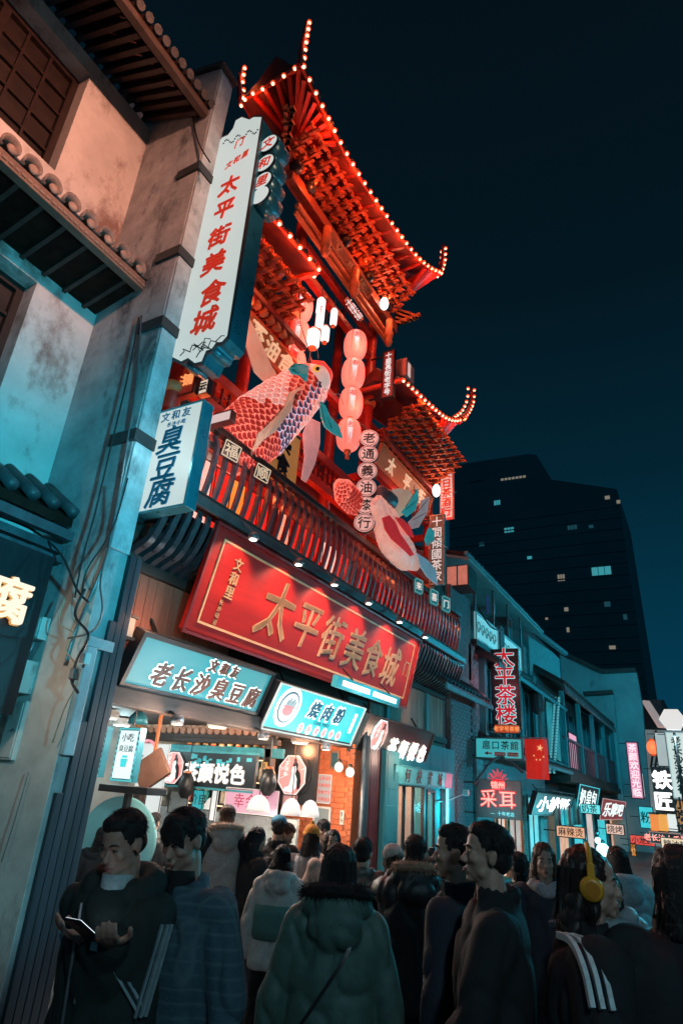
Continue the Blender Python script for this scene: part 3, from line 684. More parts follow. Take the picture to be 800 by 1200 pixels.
# white pendant lamps hung between the lanterns
m_pw = E_('pendant_white', (1, .88, .84), 1.25)
for px, py, h, r, lab in ((375, 368, .75, .085, 'tall white pendant lantern with an ink mark beside the pink lantern column'), (391, 372, .42, .07, 'short white pendant lantern right of the tall one'), (367, 397, .4, .12, 'wide white pendant lantern just above the head of the big carp'), (381, 392, .36, .08, 'small white pendant lantern lowest of the white ones')):
    c = at(px, py, x=-5.3); t = thing('pendant_lantern', lab, 'lantern', c, group='white pendant lanterns under the gate beam')
    b = MB(); b.lathe([(r * .6, -h / 2), (r, -h / 2 + .05), (r * 1.02, 0), (r, h / 2 - .05), (r * .6, h / 2)], c, Z, 16); part('shade', b, m_pw, t, True)
    b = MB(); b.tube([c + Z * h / 2, c + Z * (h / 2 + .4)], .008, 5); part('cord', b, m_pcable, t)
    [part('rim', MB().lathe([(r * .62, q), (r * .62, q + .03)], c, Z, 12), m_orange, t) for q in (h / 2, -h / 2 - .03)]
    if h > .5:
        b = MB(); n_ = V(.6, -.8, 0); tt = V(.8, .6, 0); b.obox(c + n_ * (r + .004) + Z * .1 - tt * .005, tt * .012, Z * -.22, n_ * .003); b.obox(c + n_ * (r + .004) + Z * .1, tt * .03, Z * .02, n_ * .003); part('ink_mark', b, m_blk, t)
point('pendant_light', at(372, 378, x=-4.95), 26, (1, .35, .22), t, .08)
for px, py, lab in ((558, 364, ''),): pass
for px, py, xx, lab in ((450, 356, -5.15, 'white oval lamp under the far end of the gate beam'), (511, 575, -5.05, 'white oval lamp at the far end of the second plaque'), ):
    c = at(px, py, x=xx); t = thing('oval_lamp', lab, 'lamp', c); b = MB(); b.ell(c, (.10, .10, .17), n=14, k=9); part('globe', b, E_('oval_white', (1, .9, .86), 3), t, True)
    b = MB(); b.lathe([(.05, 0), (.06, .05), (.03, .10)], c + Z * .15, Z, 10); part('cap', b, m_orange, t); b = MB(); b.tube([c + Z * .24, c + Z * .5], .01, 5); part('stem', b, m_pcable, t)
    point('lamp_light', c + V(.2, -.1, 0), 14, (1, .4, .22), t, .06)
# small lamps added in the gate to light the timber
GL = ['at the near end of the top brackets', 'under the middle of the top brackets', 'at the far end of the top brackets', 'under the lower near roof beside the long white sign', 'behind the tail of the big carp', 'behind the red pillar between the two lantern columns', 'behind the second plaque and the white carp', 'behind the railing next to the tofu sign', 'under the near half of the lower far roof', 'under the far corner of the lower far roof']
for (x, y, z, e_) in ((-5.0, 6.6, 12.35, 15), (-5.0, 8.7, 12.35, 16), (-5.0, 9.9, 12.35, 14), (-4.9, 5.3, 8.3, 13), (-6.0, 6.3, 6.3, 34), (-5.6, 8.6, 6.3, 42), (-5.6, 11.8, 6.3, 42), (-5.6, 5.4, 6.2, 26), (-5.0, 11.6, 8.1, 18), (-4.95, 13.2, 8.2, 7)):
    t = thing('added_gate_lamp', 'small red lamp ' + GL.pop(0), 'lamp', (x, y, z), group='small warm lamps added among the gate timbers')
    b = MB(); b.ell(V(x, y, z), (.03, .03, .04)); part('bulb', b, e_bulbh, t, True); b = MB(); b.lathe([(.03, .03), (.035, .05), (.02, .09)], V(x, y, z), Z, 8); part('cap', b, m_orange, t)
    b = MB(); b.tube([V(x, y, z + .08), V(x, y, z + .22)], .008, 5); part('stem', b, m_pcable, t)
    point('added_gate_light', (x, y, z - .08), e_, (1, .15, .04), t, .06)
# ================================================================== SIGNS
def brd(tl, tr, bl, th, m, t, name='board', bev=.006):
    """board on the plane through three corners; returns (origin bottom-left, u, v, n)"""
    u = tr - tl; v = tl - bl; n = u.cross(v).normalized(); b = MB(); b.obox(bl - n * th, u, v, n * th); part(name, b, m, t, bevel=bev); return bl, u, v, n
def rect_pts(px_tl, px_tr, px_bl, xt, xb):
    """a board running along the street: top edge at x = xt, bottom edge at x = xb"""
    tl = at(*px_tl, x=xt); tr = at(*px_tr, x=xt); bl = at(*px_bl, x=xb)
    tr.z = (tr.z + tl.z) / 2; tl.z = tr.z; bl.y = tl.y; return tl, tr, bl
# ---- long white vertical sign, faces the viewer
t = thing('vertical_sign', 'long white scroll-edged vertical sign with red characters above the small tofu sign', 'sign', (-4.6, 4.2, 6.6))
A = lambda px, py, d=0: at(px, py, y=4.2 - d)
cor = [A(204, 421), A(255, 170)]
prof = [(204, 421), (230, 300), (255, 172), (262, 163), (269, 160), (275, 152), (278, 143), (285, 139), (294, 142), (299, 139), (308, 139), (289, 265), (268, 396), (262, 403), (255, 404), (250, 411), (243, 414), (238, 426), (230, 428), (222, 422), (214, 426)]
poly = [A(*p) for p in prof]
for a in (poly,):
    pass
b = MB(); b.prism(poly, V(0, .30, 0)); body = part('case', b, m_tealm, t)
cen = sum(poly, V(0, 0, 0)) / len(poly)
b = MB(); p2 = [p + (p - cen).normalized() * .028 for p in poly]; b.prism([p + V(0, -.028, 0) for p in p2], V(0, .03, 0)); part('rim', b, M('sign_rim_brown', (.05, .04, .045), .4), t)
b = MB(); b.prism([p + V(0, -.034, 0) + (cen - p).normalized() * .012 for p in poly], V(0, .006, 0)); part('face', b, E_('sign_face_pale', (.62, .72, .69), .80, var=.06), t)
UX, UZ = X, Z; NN = V(0, -1, 0); m_lred = M('letter_red', (.62, .06, .03), .5, emit=(.60, .05, .025), es=.40, var=0, bump=0)
for c, (px, py), s in zip('太平街美食城', ((269, 217), (263, 245), (257, 277), (251, 308), (249, 343), (240, 376)), (.40, .40, .42, .44, .46, .46)):
    b = MB(); put(b, c, A(px, py, .045), UX, UZ, NN, s * .86, off=.028, depth=.014, shear=.10, sy=1.0, brush=.012); part('letter', b, m_lred, t)
b = MB(); line(b, '文和里', A(278, 187, .045), V(.97, 0, .22), UZ, NN, .12, 1.15, off=.0, depth=.01, sy=1.1, shear=.2); part('lettering', b, m_lred, t)
b = MB(); put(b, '门', A(281, 167, .045), UX, UZ, NN, .16, off=.005, depth=.01, sy=1.2, shear=.15); part('lettering', b, m_lred, t)
m_ink = M('ink_black', (.03, .03, .035), .5, var=0, bump=0)
def scroll(mb, px0, py0, px1, py1, n, amp):
    P = [A(px0 + (px1 - px0) * i / n + amp * math.sin(i * 2.4), py0 + (py1 - py0) * i / n + amp * math.cos(i * 1.9), .048) for i in range(n + 1)]; mb.tube(P, .007, 4)
b = MB(); scroll(b, 211, 414, 240, 402, 9, 3.0); scroll(b, 232, 412, 262, 394, 9, 3.0); scroll(b, 226, 406, 246, 408, 7, 4.5); scroll(b, 230, 416, 244, 396, 6, 3.0); part('scroll_ornament', b, m_ink, t)
b = MB()
for i in range(22): c = A(262 + i * 1.9, 168 - i * .75 - 3 * math.sin(i * .9), .045); b.cbox(c, .012, .004, .008)
part('dotted_border', b, m_ink, t)['kind'] = 'stuff'
b = MB()
for i in range(3):
    o = (at(222 + i * 14, 424 - i * 8, y=4.2)); b.tube([o + V(0, .02, -.015), o + V(0, .29, -.015)], .05, 10)
part('fluted_bottom', b, m_tealm, t, True)
for (px, py), c in zip(((315, 168), (311, 191), (308, 212), (305, 229)), ('文', '和', '里', '')):
    c0 = at(px, py + 1, y=4.28); q = MB(); q.lathe([(.155, 0), (.155, .30)], c0, Y, 24); md = part('medallion', q, m_tealm, t, True)
    q = MB(); q.lathe([(.160, -.015), (.160, .012)], c0, Y, 24); part('medallion_rim', q, m_black, md)
    q = MB(); q.lathe([(.142, -.02), (.142, -.016)], c0, Y, 24); part('medallion_face', q, E_('medallion_face', (.66, .74, .72), .85), md)
    if c: q = MB(); put(q, c, c0 + V(0, -.021, 0), UX, UZ, NN, .2, off=.02, depth=.008, shear=.2); part('letter', q, m_lred, md)
    q = MB(); q.tube([c0 + V(.12, .01, .10), c0 + V(.12, .29, .10)], .014, 6); part('edge_tube', q, M('teal_glint', (.15, .5, .6), .2, metal=.6), md, True)
b = MB(); c0 = A(268, 170); 
for z in (7.4, 9.9): b.bar((-5.0, 4.38, z), (-4.45, 4.38, z), .05)
part('wall_bracket', b, m_black, t)

# ---- tofu sign
t = thing('tofu_sign', 'small white box sign with three dark teal characters on the pilaster edge', 'sign', (-4.7, 4.2, 4.5))
tl, tr, bl = A(178, 487), A(237, 472), A(152, 607); br = A(217, 601)
tl.x = bl.x = -5.14; tr.x = br.x = -4.32; tr.z = tl.z = 5.76; bl.z = br.z = 4.47
b = MB(); b.box((tl.x, 4.2, bl.z), (tr.x, 4.35, tl.z)); part('case', b, m_tealm, t, bevel=.01)
b = MB(); frame4(b, V(tl.x, 4.2, bl.z), V(tr.x - tl.x, 0, 0), V(0, 0, tl.z - bl.z), NN, .022, .022); part('frame', b, M('teal_edge', (.08, .28, .34), .3, metal=.4), t)
b = MB(); b.box((tl.x + .022, 4.188, bl.z + .022), (tr.x - .022, 4.198, tl.z - .022)); part('face', b, E_('tofu_face', (.64, .73, .70), .80, var=.08), t)
m_lteal = M('letter_teal', (.01, .10, .17), .5, emit=(.005, .09, .16), es=.5, var=0, bump=0)
for c, z in zip('臭豆腐', (5.33, 5.0, 4.68)):
    b = MB(); put(b, c, V(-4.71, 4.184, z), UX, UZ, NN, .37, off=.022, depth=.012, shear=.12, sy=.95, brush=.015); part('letter', b, m_lteal, t)
b = MB(); line(b, '文和友', V(-4.71, 4.184, 5.65), UX, UZ, NN, .13, 1.2, off=.0, depth=.01); line(b, '长沙小吃', V(-4.68, 4.184, 5.535), UX, UZ, NN, .065, 1.1, off=.0, depth=.008); part('lettering', b, m_lteal, t)
b = MB(); b.bar((-5.05, 4.32, 4.44), (-5.05, 3.95, 4.44), .05); b.tube([(-5.12, 4.19, 4.44), (-4.98, 4.19, 4.42)], .03, 8); part('bracket', b, m_black, t)
point('tofu_light', (-4.6, 3.85, 5.1), 5, (.6, .95, 1), t, .05)

# ---- big red sign
t = thing('red_sign', 'big red lacquer sign with gold calligraphy and gold border under the balcony', 'sign', (-4.9, 5.1, 3.5))
tl, tr, bl = at(263, 622, x=-4.72), at(495, 751, x=-4.72), at(210, 736, x=-5.0)
tl.z = tr.z = 4.71; bl.y = 5.12; tl.y = 5.18; tr.y = 11.55; bl.z = 3.47
u = V(0, 6.22, 0); v = tl - bl; v.y = 0; o0 = V(bl.x, 5.17, bl.z); n = u.cross(v).normalized()
m_redlac = M('red_sign_lacquer', (.42, .016, .013), .55, var=.25, scale=2.2, bump=.03, streak=(1, .3, 3), coat=.0); m_redlac.node_tree.nodes['Principled BSDF'].inputs['Specular IOR Level'].default_value = .2
b = MB(); b.obox(o0 - n * .08, u, v, n * .08); part('board', b, m_redlac, t, bevel=.01)
vn = v.normalized(); b = MB(); frame4(b, o0 + Y * .16 + vn * .12, u - Y * .32, v - vn * .24, n, .028, .012); part('gold_border', b, m_gold, t)
b = MB(); frame4(b, o0 - Y * .035 - vn * .035, u + Y * .07, v + vn * .07, n, .035, .03); part('edge_frame', b, M('dark_red_edge', (.25, .02, .02), .4), t)
H_ = v.length
cs = ((325, 710), (360, 727), (391, 738), (415, 756), (432, 770), (458, 779))
for i, (c, yf, s) in enumerate(zip('太平街美食城', (.25, .375, .495, .615, .725, .84), (.86, .76, .74, .74, .72, .78))):
    b = MB(); put(b, c, o0 + u * yf + v * (.50 - .01 * i) + n * .002, Y, vn, n, s * .88, off=.020, depth=.010, shear=.16, sy=1.08, brush=.02); part('letter', b, m_gold, t)
b = MB(); line(b, '文和里', o0 + u * .085 + v * .60 + n * .002, Y, vn, n, .17, 1.05, True, off=.012, depth=.015); line(b, '长沙味道', o0 + u * .072 + v * .25 + n * .002, Y, vn, n, .075, 1.1, True, off=.0, depth=.01); part('lettering', b, m_gold, t)
b = MB(); put(b, '门', o0 + u * .945 + v * .52 + n * .002, Y, vn, n, .25, off=.0, depth=.012, sy=1.2); part('lettering', b, m_gold, t)
for f in (.1, .4, .7, .95): b = MB(); b.bar(o0 + u * f + v * .98 - n * .05, V(-5.2, (o0 + u * f).y, 4.9), .04); part('hanger', b, m_black, t)

# ---- light-box signs under the red sign
def lightbox(name, label, ptl, ptr, pbl, xt, xb, th, face, frm, fw_=.045):
    tl, tr, bl = rect_pts(ptl, ptr, pbl, xt, xb); bly = at(*pbl, x=xb).y; bl.y = tl.y = (tl.y + bly) / 2
    t = thing(name, label, 'sign', bl); u = tr - tl; v = tl - bl; v.y = 0; n = u.cross(v).normalized()
    b = MB(); b.obox(bl - n * th, u, v, n * (th - .004)); part('case', b, m_blk, t, bevel=.008)
    if frm: b = MB(); frame4(b, bl - n * .004, u, v, n, fw_, .03); part('frame', b, frm, t)
    b = MB(); vn = v.normalized(); un = u.normalized(); b.obox(bl + un * fw_ + vn * fw_ - n * .004, u - un * 2 * fw_, v - vn * 2 * fw_, n * .008); part('face', b, face, t)
    for f in (.15, .85): b = MB(); b.bar(bl + u * f + v * .9 - n * th, bl + u * f + v * 1.15 - n * (th + .25), .03); part('hanger', b, m_black, t)
    return t, bl, u, v, n, un, vn
t, o, u, v, n, un, vn = lightbox('teal_sign', 'teal light box with dark brown haloed characters, left one under the red sign', (172, 735), (322, 792), (135, 803), -4.92, -5.15, .14, E_('face_teal', (.04, .42, .50), .62, var=.12), m_black, .05)
Hh = v.length; m_lbr = M('letter_brown', (.10, .04, .03), .5, emit=(.06, .02, .015), es=.5, var=0, bump=0)
big = [(.20 + i * .137, .36) for i in range(6)]
for c, (fu, fv) in zip('老长沙臭豆腐', big):
    b = MB(); put(b, c, o + u * fu + v * fv + n * .006, un, vn, n, Hh * .43, off=.085, depth=.006, sy=1.05, shear=.12); part('letter_glow', b, e_halo, t)
    b = MB(); put(b, c, o + u * fu + v * fv + n * .014, un, vn, n, Hh * .43, off=.030, depth=.02, sy=1.05, shear=.12, brush=.015); part('letter', b, m_lbr, t)
for i, c in enumerate('文和友'):
    b = MB(); q = o + u * (.50 + i * .085) + v * .77; put(b, c, q + n * .005, un, vn, n, Hh * .27, off=.10, depth=.006); part('letter_glow', b, e_halo, t)
    b = MB(); put(b, c, q + n * .013, un, vn, n, Hh * .25, off=.035, depth=.02, brush=.01); part('letter', b, m_lbr, t)
point('sign_light', o + u * .5 + v * .2 + n * .9, 42, (.85, .95, 1), t, .1)

t, o, u, v, n, un, vn = lightbox('cyan_sign', 'bright cyan light box with a round bowl emblem and handwritten characters', (332, 795), (428, 834), (302, 853), -4.86, -5.12, .14, E_('face_cyan', (.03, .62, .70), .95, var=.12), M('pale_frame', (.5, .6, .62), .4, emit=(.45, .62, .62), es=.5, var=0, bump=0), .02)
Hh = v.length
def disc(mb, c, r, un, vn, n, d, k=20, sx=1, sy=1): mb.prism([c + un * (r * sx * math.cos(a)) + vn * (r * sy * math.sin(a)) for a in np.linspace(0, 2 * math.pi, k, False)], n * d)
c0 = o + u * .155 + v * .55; b = MB(); disc(b, c0 + n * .005, Hh * .44, un, vn, n, .006); em = part('emblem_glow', b, e_halo, t)
b = MB(); disc(b, c0 + n * .012, Hh * .35, un, vn, n, .006); part('emblem_ring', b, m_lteal, em)
b = MB(); disc(b, c0 + n * .019, Hh * .31, un, vn, n, .004); part('emblem_disc', b, E_('emblem_pale', (.75, .95, .95), .95), em)
b = MB(); disc(b, c0 + n * .024 - vn * Hh * .07, Hh * .18, un, vn, n, .004, sy=.6); b.obox(c0 + n * .024 - un * Hh * .2, un * Hh * .4, vn * Hh * .03, n * .004); part('emblem_bowl', b, M('emblem_pink', (.7, .2, .25), .5, emit=(.8, .25, .28), es=.6, var=0, bump=0), em)
b = MB()
for k in range(5): b.obox(c0 + n * .024 + un * Hh * (-.14 + .065 * k) + vn * Hh * .03, un * Hh * .03, vn * Hh * (.12 + .05 * (k % 2)) + un * Hh * .03, n * .004)
part('emblem_flames', b, m_lteal, em)
for i, c in enumerate('烧肉粉丝'[:3]):
    b = MB(); q = o + u * (.42 + i * .145) + v * .64; put(b, c, q + n * .005, un, vn, n, Hh * .44, off=.09, depth=.005, shear=.15); part('letter_glow', b, e_halo, t)
    b = MB(); put(b, c, q + n * .012, un, vn, n, Hh * .40, off=.028, depth=.015, shear=.15, brush=.03); part('letter', b, m_lteal, t)
b = MB(); line(b, 'CHAR FRIED', o + u * .56 + v * .36 + n * .006, un, vn, n, Hh * .11, 1.0, off=.0, depth=.005); part('lettering', b, m_lteal, t)
for i in range(6):
    q = o + u * (.36 + i * .088) + v * .18; b = MB(); disc(b, q + n * .005, Hh * .125, un, vn, n, .005, 14); d_ = part('round_mark', b, E_('mark_pale', (.72, .90, .90), .9), t)
    b = MB(); put(b, '百年老店好味'[i], q + n * .011, un, vn, n, Hh * .15, off=.0, depth=.005); part('letter', b, M('emblem_pink'), d_)
b = MB(); b.obox(o + u * .90 + v * .3 + n * .005, u * .03, v * .5, n * .01); part('lit_stroke', b, e_halo, t)
point('sign_light', o + u * .5 + v * .2 + n * .9, 42, (1, .88, .80), t, .1)

def lady(mb_set, c, r, un, vn, n, t, tilt=0):
    """octagonal emblem: a lady seen from the side inside a lattice of lines"""
    pts = [c + un * (r * .88 * math.cos(a)) + vn * (r * math.sin(a)) for a in [math.pi / 8 + k * math.pi / 4 for k in range(8)]]
    b = MB(); b.prism([c + (p - c) * 1.12 for p in pts], n * .012); em = part('emblem_back', b, e_halo if mb_set else m_blk, t)
    b = MB(); b.prism([p + n * .013 for p in pts], n * .006); part('emblem_octagon', b, M('emblem_rose', (.75, .18, .18), .5, emit=(.95, .26, .24), es=.85, var=.1, bump=0), em)
    b = MB()
    for k in range(8): b.bar(pts[k] + n * .022, pts[(k + 1) % 8] + n * .022, r * .05)
    for k in (0, 1, 2, 3): b.bar(pts[k] .lerp(c, .35) + n * .021, pts[k] + n * .021, r * .03)
    b.bar(c + un * r * -.72 + vn * r * .2 + n * .021, c + un * r * -.3 + vn * r * .55 + n * .021, r * .03); b.bar(c + un * r * -.72 - vn * r * .2 + n * .021, c + un * r * -.25 + n * .021, r * .03)
    part('emblem_lines', b, E_('emblem_line', (1, .8, .76), .9), em)
    P2 = lambda l: [c + un * (r * a) + vn * (r * q) + n * .024 for a, q in l]
    b = MB(); b.prism(P2([(.02, .42), (.10, .62), (.26, .66), (.36, .52), (.34, .30), (.52, .10), (.60, -.30), (.56, -.62), (.40, -.72), (.34, -.30), (.18, .05), (.10, .20)]), n * .008); disc(b, c + un * r * .18 + vn * r * .72 + n * .024, r * .1, un, vn, n, .008, 10); part('emblem_hair', b, m_blk, em)
    b = MB(); b.prism(P2([(.06, .40), (.22, .44), (.28, .28), (.22, .06), (.36, -.2), (.32, -.62), (.05, -.86), (-.42, -.80), (-.38, -.62), (-.12, -.56), (-.02, -.2), (.02, .08), (-.02, .16), (.0, .28)]), n * .010); part('emblem_figure', b, E_('emblem_figure', (.92, 1, .97), .95), em)
    b = MB(); disc(b, c + un * r * -.42 + vn * r * .02 + n * .024, r * .11, un, vn, n, .006, 10); line(b, '茶颜', c + un * r * -.36 + vn * r * .42 + n * .024, un, vn, n, r * .26, 1.0, True, off=.01, depth=.006); part('emblem_writing', b, E_('emblem_line'), em)
t, o, u, v, n, un, vn = lightbox('black_tea_sign', 'black light box with octagonal lady emblem and white characters, right of the cyan sign', (434, 835), (509, 862), (411, 883), -4.80, -5.05, .14, m_blk, m_black, .02)
Hh = v.length; lady(True, o + u * .205 + v * .56 + n * .006, Hh * .42, un, vn, n, t)
for i, c in enumerate('茶颜悦色'):
    q = o + u * (.43 + i * .155) + v * .34; b = MB(); put(b, c, q + n * .008, un, vn, n, Hh * .50, off=.07, depth=.006, sy=1.05, shear=.1); part('letter_glow', b, E_('halo_peach', (1, .62, .48), 1.1), t)
    b = MB(); put(b, c, q + n * .016, un, vn, n, Hh * .50, off=.026, depth=.02, sy=1.05, shear=.1, brush=.015); part('letter', b, e_white, t)
point('sign_light', o + u * .5 + v * .4 + n * .6, 24, (1, .62, .45), t, .08)
# small box lamp with two lit panels overlapping the red sign
tl, tr, bl = at(397, 791, x=-4.62), at(469, 818, x=-4.62), at(392, 808, x=-4.66); t = thing('panel_lamp', 'short teal box lamp with two white lit panels below the red sign', 'lamp', bl)
tl.z = tr.z; u = tr - tl; v = V(.03, 0, .17); n = u.cross(v).normalized(); bl = tl - v
b = MB(); b.obox(bl - n * .1, u, v, n * .1); part('case', b, M('teal_case', (.04, .30, .36), .4, emit=(.02, .35, .42), es=.35, var=0, bump=0), t, bevel=.01)
for f in (.07, .53):
    b = MB(); b.obox(bl + u * f + v * .28 + n * .002, u * .40, v * .46, n * .008); part('lit_panel', b, E_('panel_white', (.8, 1, 1), 2.2), t)
b = MB(); b.bar(bl + u * .2 + v, bl + u * .2 + v - n * .2 + Z * .15, .02); b.bar(bl + u * .8 + v, bl + u * .8 + v - n * .2 + Z * .15, .02); part('bracket', b, m_black, t)
point('panel_light', bl + u * .5 + n * .3, 6, (.35, .95, 1), t, .06)

# ---- wooden plaques on the gate
def plaque(label, ptl, ptr, pbl, xt, xb, text, size, m=m_plaque, group=None, name='plaque', fsz=.05, ml=None):
    tl, tr, bl = rect_pts(ptl, ptr, pbl, xt, xb); t = thing(name, label, 'plaque', bl); u = tr - tl; v = tl - bl; v.y = 0; n = u.cross(v).normalized(); un = u.normalized(); vn = v.normalized()
    b = MB(); b.obox(bl - n * .05, u, v, n * .05); part('board', b, m, t, bevel=.008)
    b = MB(); frame4(b, bl, u, v, n, fsz, .03); part('frame', b, m_orange, t)
    if text: b = MB(); line(b, text, bl + u * .5 + v * .5 + n * .004, un, vn, n, size, (u.length * .86 / len(text)) / size, off=.03, depth=.02, brush=.02); part('lettering', b, ml or m_gold, t)
    return t, bl, u, v, n
plaque('carved orange plaque on the top beam of the gate', (388, 268), (437, 340), (382, 281), -5.12, -5.25, '文和里', .30, m_orange, ml=M('carved_gold', (.80, .42, .18), .4, var=.2))
plaque('wooden plaque with pale characters under the far lower roof', (447, 526), (507, 577), (441, 546), -5.32, -5.48, '太平街', .40, ml=M('pale_gold', (.92, .80, .62), .4, emit=(.9, .62, .4), es=.35, var=0, bump=0))
plaque('tan wooden plaque half hidden by the carp and the long white sign', (293, 366), (352, 424), (290, 400), -5.30, -5.46, '茶油食', .40, ml=M('pale_gold'))
plaque('narrow black plaque with white writing below the carved plaque', (407, 345), (425, 375), (403, 352), -5.1, -5.18, '十里长街', .16, m_blk, fsz=.02, ml=E_('writing_white', (1, .85, .8), .7))

# ---- round-disc hanging sign
t = thing('disc_sign', 'hanging strip of six round pink discs with dark characters in front of the red pillar', 'sign', (-4.75, 8.9, 6.2))
d0 = at(433, 515, x=-4.75); d1 = at(426, 613, x=-4.75); d1.y = d0.y = (d0.y + d1.y) / 2
nn = V(.45, -.89, 0); tt = V(.89, .45, 0)
for i, c in enumerate('老通義油漆行'):
    c0 = d0.lerp(d1, i / 5) + nn * (.01 if i % 2 else 0); b = MB(); b.lathe([(.185, -.03), (.195, -.02), (.195, .02), (.185, .03)], c0, nn, 24); ds = part('disc', b, M('disc_edge_dark', (.06, .02, .03), .4), t, True)
    b = MB(); b.lathe([(.178, .031), (.178, .036)], c0, nn, 24); part('disc_face', b, E_('disc_face_pink', (1, .50, .44), .72, var=.1), ds)
    b = MB()
    for k in range(24):
        a = k * math.pi / 12; a2 = a + math.pi / 12; b.bar(c0 + tt * .158 * math.cos(a) + Z * .158 * math.sin(a) + nn * .038, c0 + tt * .158 * math.cos(a2) + Z * .158 * math.sin(a2) + nn * .038, .009)
    part('disc_ring', b, m_redd, ds)
    b = MB(); put(b, c, c0 + nn * .038, tt, Z, nn, .235, off=.02, depth=.006, brush=.015); part('letter', b, m_ink, ds)
b = MB(); b.tube([d0 + Z * .5 - X * .3, d0 + Z * .18 - nn * .05, d1 - nn * .05], .013, 6); part('hanger', b, m_black, t)

# ---- vertical hanging signs that face the viewer
def vsign(label, ptl, ptr, pbl, y, text, size, face, ml, frm=m_black, th=.08, fr=.03, glow=None, gap=1.0, vertical=True, cat='sign', off=.02, name='hanging_sign', brush=0, group=None):
    tl, tr, bl = at(*ptl, y=y), at(*ptr, y=y), at(*pbl, y=y); x0 = (tl.x + bl.x) / 2; x1 = tr.x + (x0 - tl.x); z1 = (tl.z + tr.z) / 2; z0 = bl.z
    t = thing(name, label, cat, (x0, y, z0), group=group)
    b = MB(); b.box((x0, y, z0), (x1, y + th, z1)); part('case', b, frm, t, bevel=.005)
    b = MB(); frame4(b, V(x0, y, z0), V(x1 - x0, 0, 0), V(0, 0, z1 - z0), NN, fr, .02); part('frame', b, frm, t)
    b = MB(); b.box((x0 + fr, y - .008, z0 + fr), (x1 - fr, y - .002, z1 - fr)); part('face', b, face, t)
    c = V((x0 + x1) / 2, y - .01, (z0 + z1) / 2)
    if text:
        for k_, tx in enumerate(text if isinstance(text, tuple) else (text,)):
            if glow: b = MB(); line(b, tx, c + V(0, 0, 0), X, Z, NN, size, gap, vertical, off=off + .05, depth=.004); part('letter_glow', b, glow, t)
            b = MB(); line(b, tx, c + V(0, -.006, 0), X, Z, NN, size, gap, vertical, off=off, depth=.012, brush=brush); part('lettering', b, ml, t)
    for zz in (z1 - .08, z0 + .08): b = MB(); b.bar((x0 - .3, y + th / 2, zz), (x0, y + th / 2, zz), .03); part('wall_bracket', b, m_black, t)
    return t, V(x0, y, z0), x1 - x0, z1 - z0
wr = E_('writing_white'); 
t, o, w, h = vsign('narrow black vertical sign with white writing right of the pink lanterns', (449, 413), (463, 409), (446, 468), 9.6, '十里長街老字号', .155, M('sign_maroon', (.16, .03, .03), .4, emit=(.5, .05, .04), es=.12, var=0, bump=0), wr, gap=1.0, fr=.025, off=.015)
vsign('pale red-lettered vertical sign sticking out highest at the far end of the gate', (515, 550), (530, 547), (516, 609), 13.4, '天日茶酒行', .26, E_('face_peach', (1, .62, .55), .62), M('letter_red'), M('red_frame', (.6, .1, .08), .5, emit=(.8, .10, .07), es=.35, var=0, bump=0), off=.04)
vsign('black and cream vertical sign with outlined characters behind the blue fish tail', (505, 605), (522, 601), (501, 686), 12.2, '十間傾國茶家', .26, M('olive_black', (.10, .095, .075), .5, emit=(.2, .19, .15), es=.12, var=.3, bump=0), wr, M('silver_edge', (.3, .33, .33), .4), off=.0)
vsign('red shop banner with orange characters between the two white signs', (203, 428), (232, 432), (196, 470), 4.75, ('茶铺',), .20, M('banner_red', (.30, .03, .02), .6, emit=(.5, .03, .01), es=.25, var=.2, bump=0), E_('orange_writing', (1, .35, .12), .9), m_redd, vertical=False, off=.03)
vsign('tiny cream plaque with a dark swirl beside the red shop banner', (236, 444), (246, 446), (232, 464), 4.8, '云', .13, E_('face_cream', (1, .78, .6), .7), m_ink, m_black, fr=.012)
vsign('pale lit light box at the near end of the handrail', (245, 478), (270, 491), (243, 500), 4.62, '', .1, E_('face_rosewhite', (1, .66, .62), .7), m_ink, m_redd, fr=.01)
def hang_small(px, py, x, label, c, shape, face, ml, s, edge, group):
    c0 = at(px, py, x=x); t = thing('hanging_plate', label, 'plate', c0, group=group); nn = V(.93, -.36, 0).normalized(); tt = V(.36, .93, 0).normalized()
    pts = [c0 + (tt * a + Z * q) * s for a, q in shape]
    b = MB(); b.prism([p - nn * .02 for p in pts], nn * .03); part('plate', b, face, t)
    b = MB()
    for k in range(len(pts)): b.bar(c0 + (pts[k] - c0) * .88 + nn * .014, c0 + (pts[(k + 1) % len(pts)] - c0) * .88 + nn * .014, .012)
    part('edge_line', b, edge, t)
    b = MB(); put(b, c, c0 + nn * .014, tt, Z, nn, s * 1.15, off=.02, depth=.006); part('letter', b, ml, t)
    b = MB(); b.tube([c0 + Z * s * .8, c0 + Z * (s + .12) - X * .05], .006, 5); part('cord', b, m_pcable, t)
dm = [(-.86, -.62), (.62, -.86), (.86, .62), (-.62, .86)]; gold_l = E_('gold_line', (1, .72, .5), .6)
hang_small(271, 529, -4.76, 'black square plate with a gold character below the carp tail, near one', '福', dm, m_blk, gold_l, .17, gold_l, 'black plates on the handrail')
hang_small(307, 555, -4.76, 'black square plate with a gold character right of the first one', '顺', dm, m_blk, gold_l, .16, gold_l, 'black plates on the handrail')
ob = [(-.8, -1), (.55, -1.15), (.85, -.75), (.8, 1), (-.55, 1.15), (-.85, .75)]; tf = M('teal_plate', (.03, .24, .26), .4, emit=(.02, .22, .24), es=.3, var=0, bump=0)
for k, (px, py, ch) in enumerate(((490, 687, '来'), (508, 700, '喜'), (522, 708, '门'))): hang_small(px, py, -4.74, ('nearest of the three teal plates hung on the handrail', 'middle of the three teal plates hung on the handrail', 'farthest of the three teal plates hung on the handrail')[k], ch, ob, tf, wr, .15 + .01 * k, E_('teal_line', (.3, .8, .8), .4), 'teal plates on the handrail')
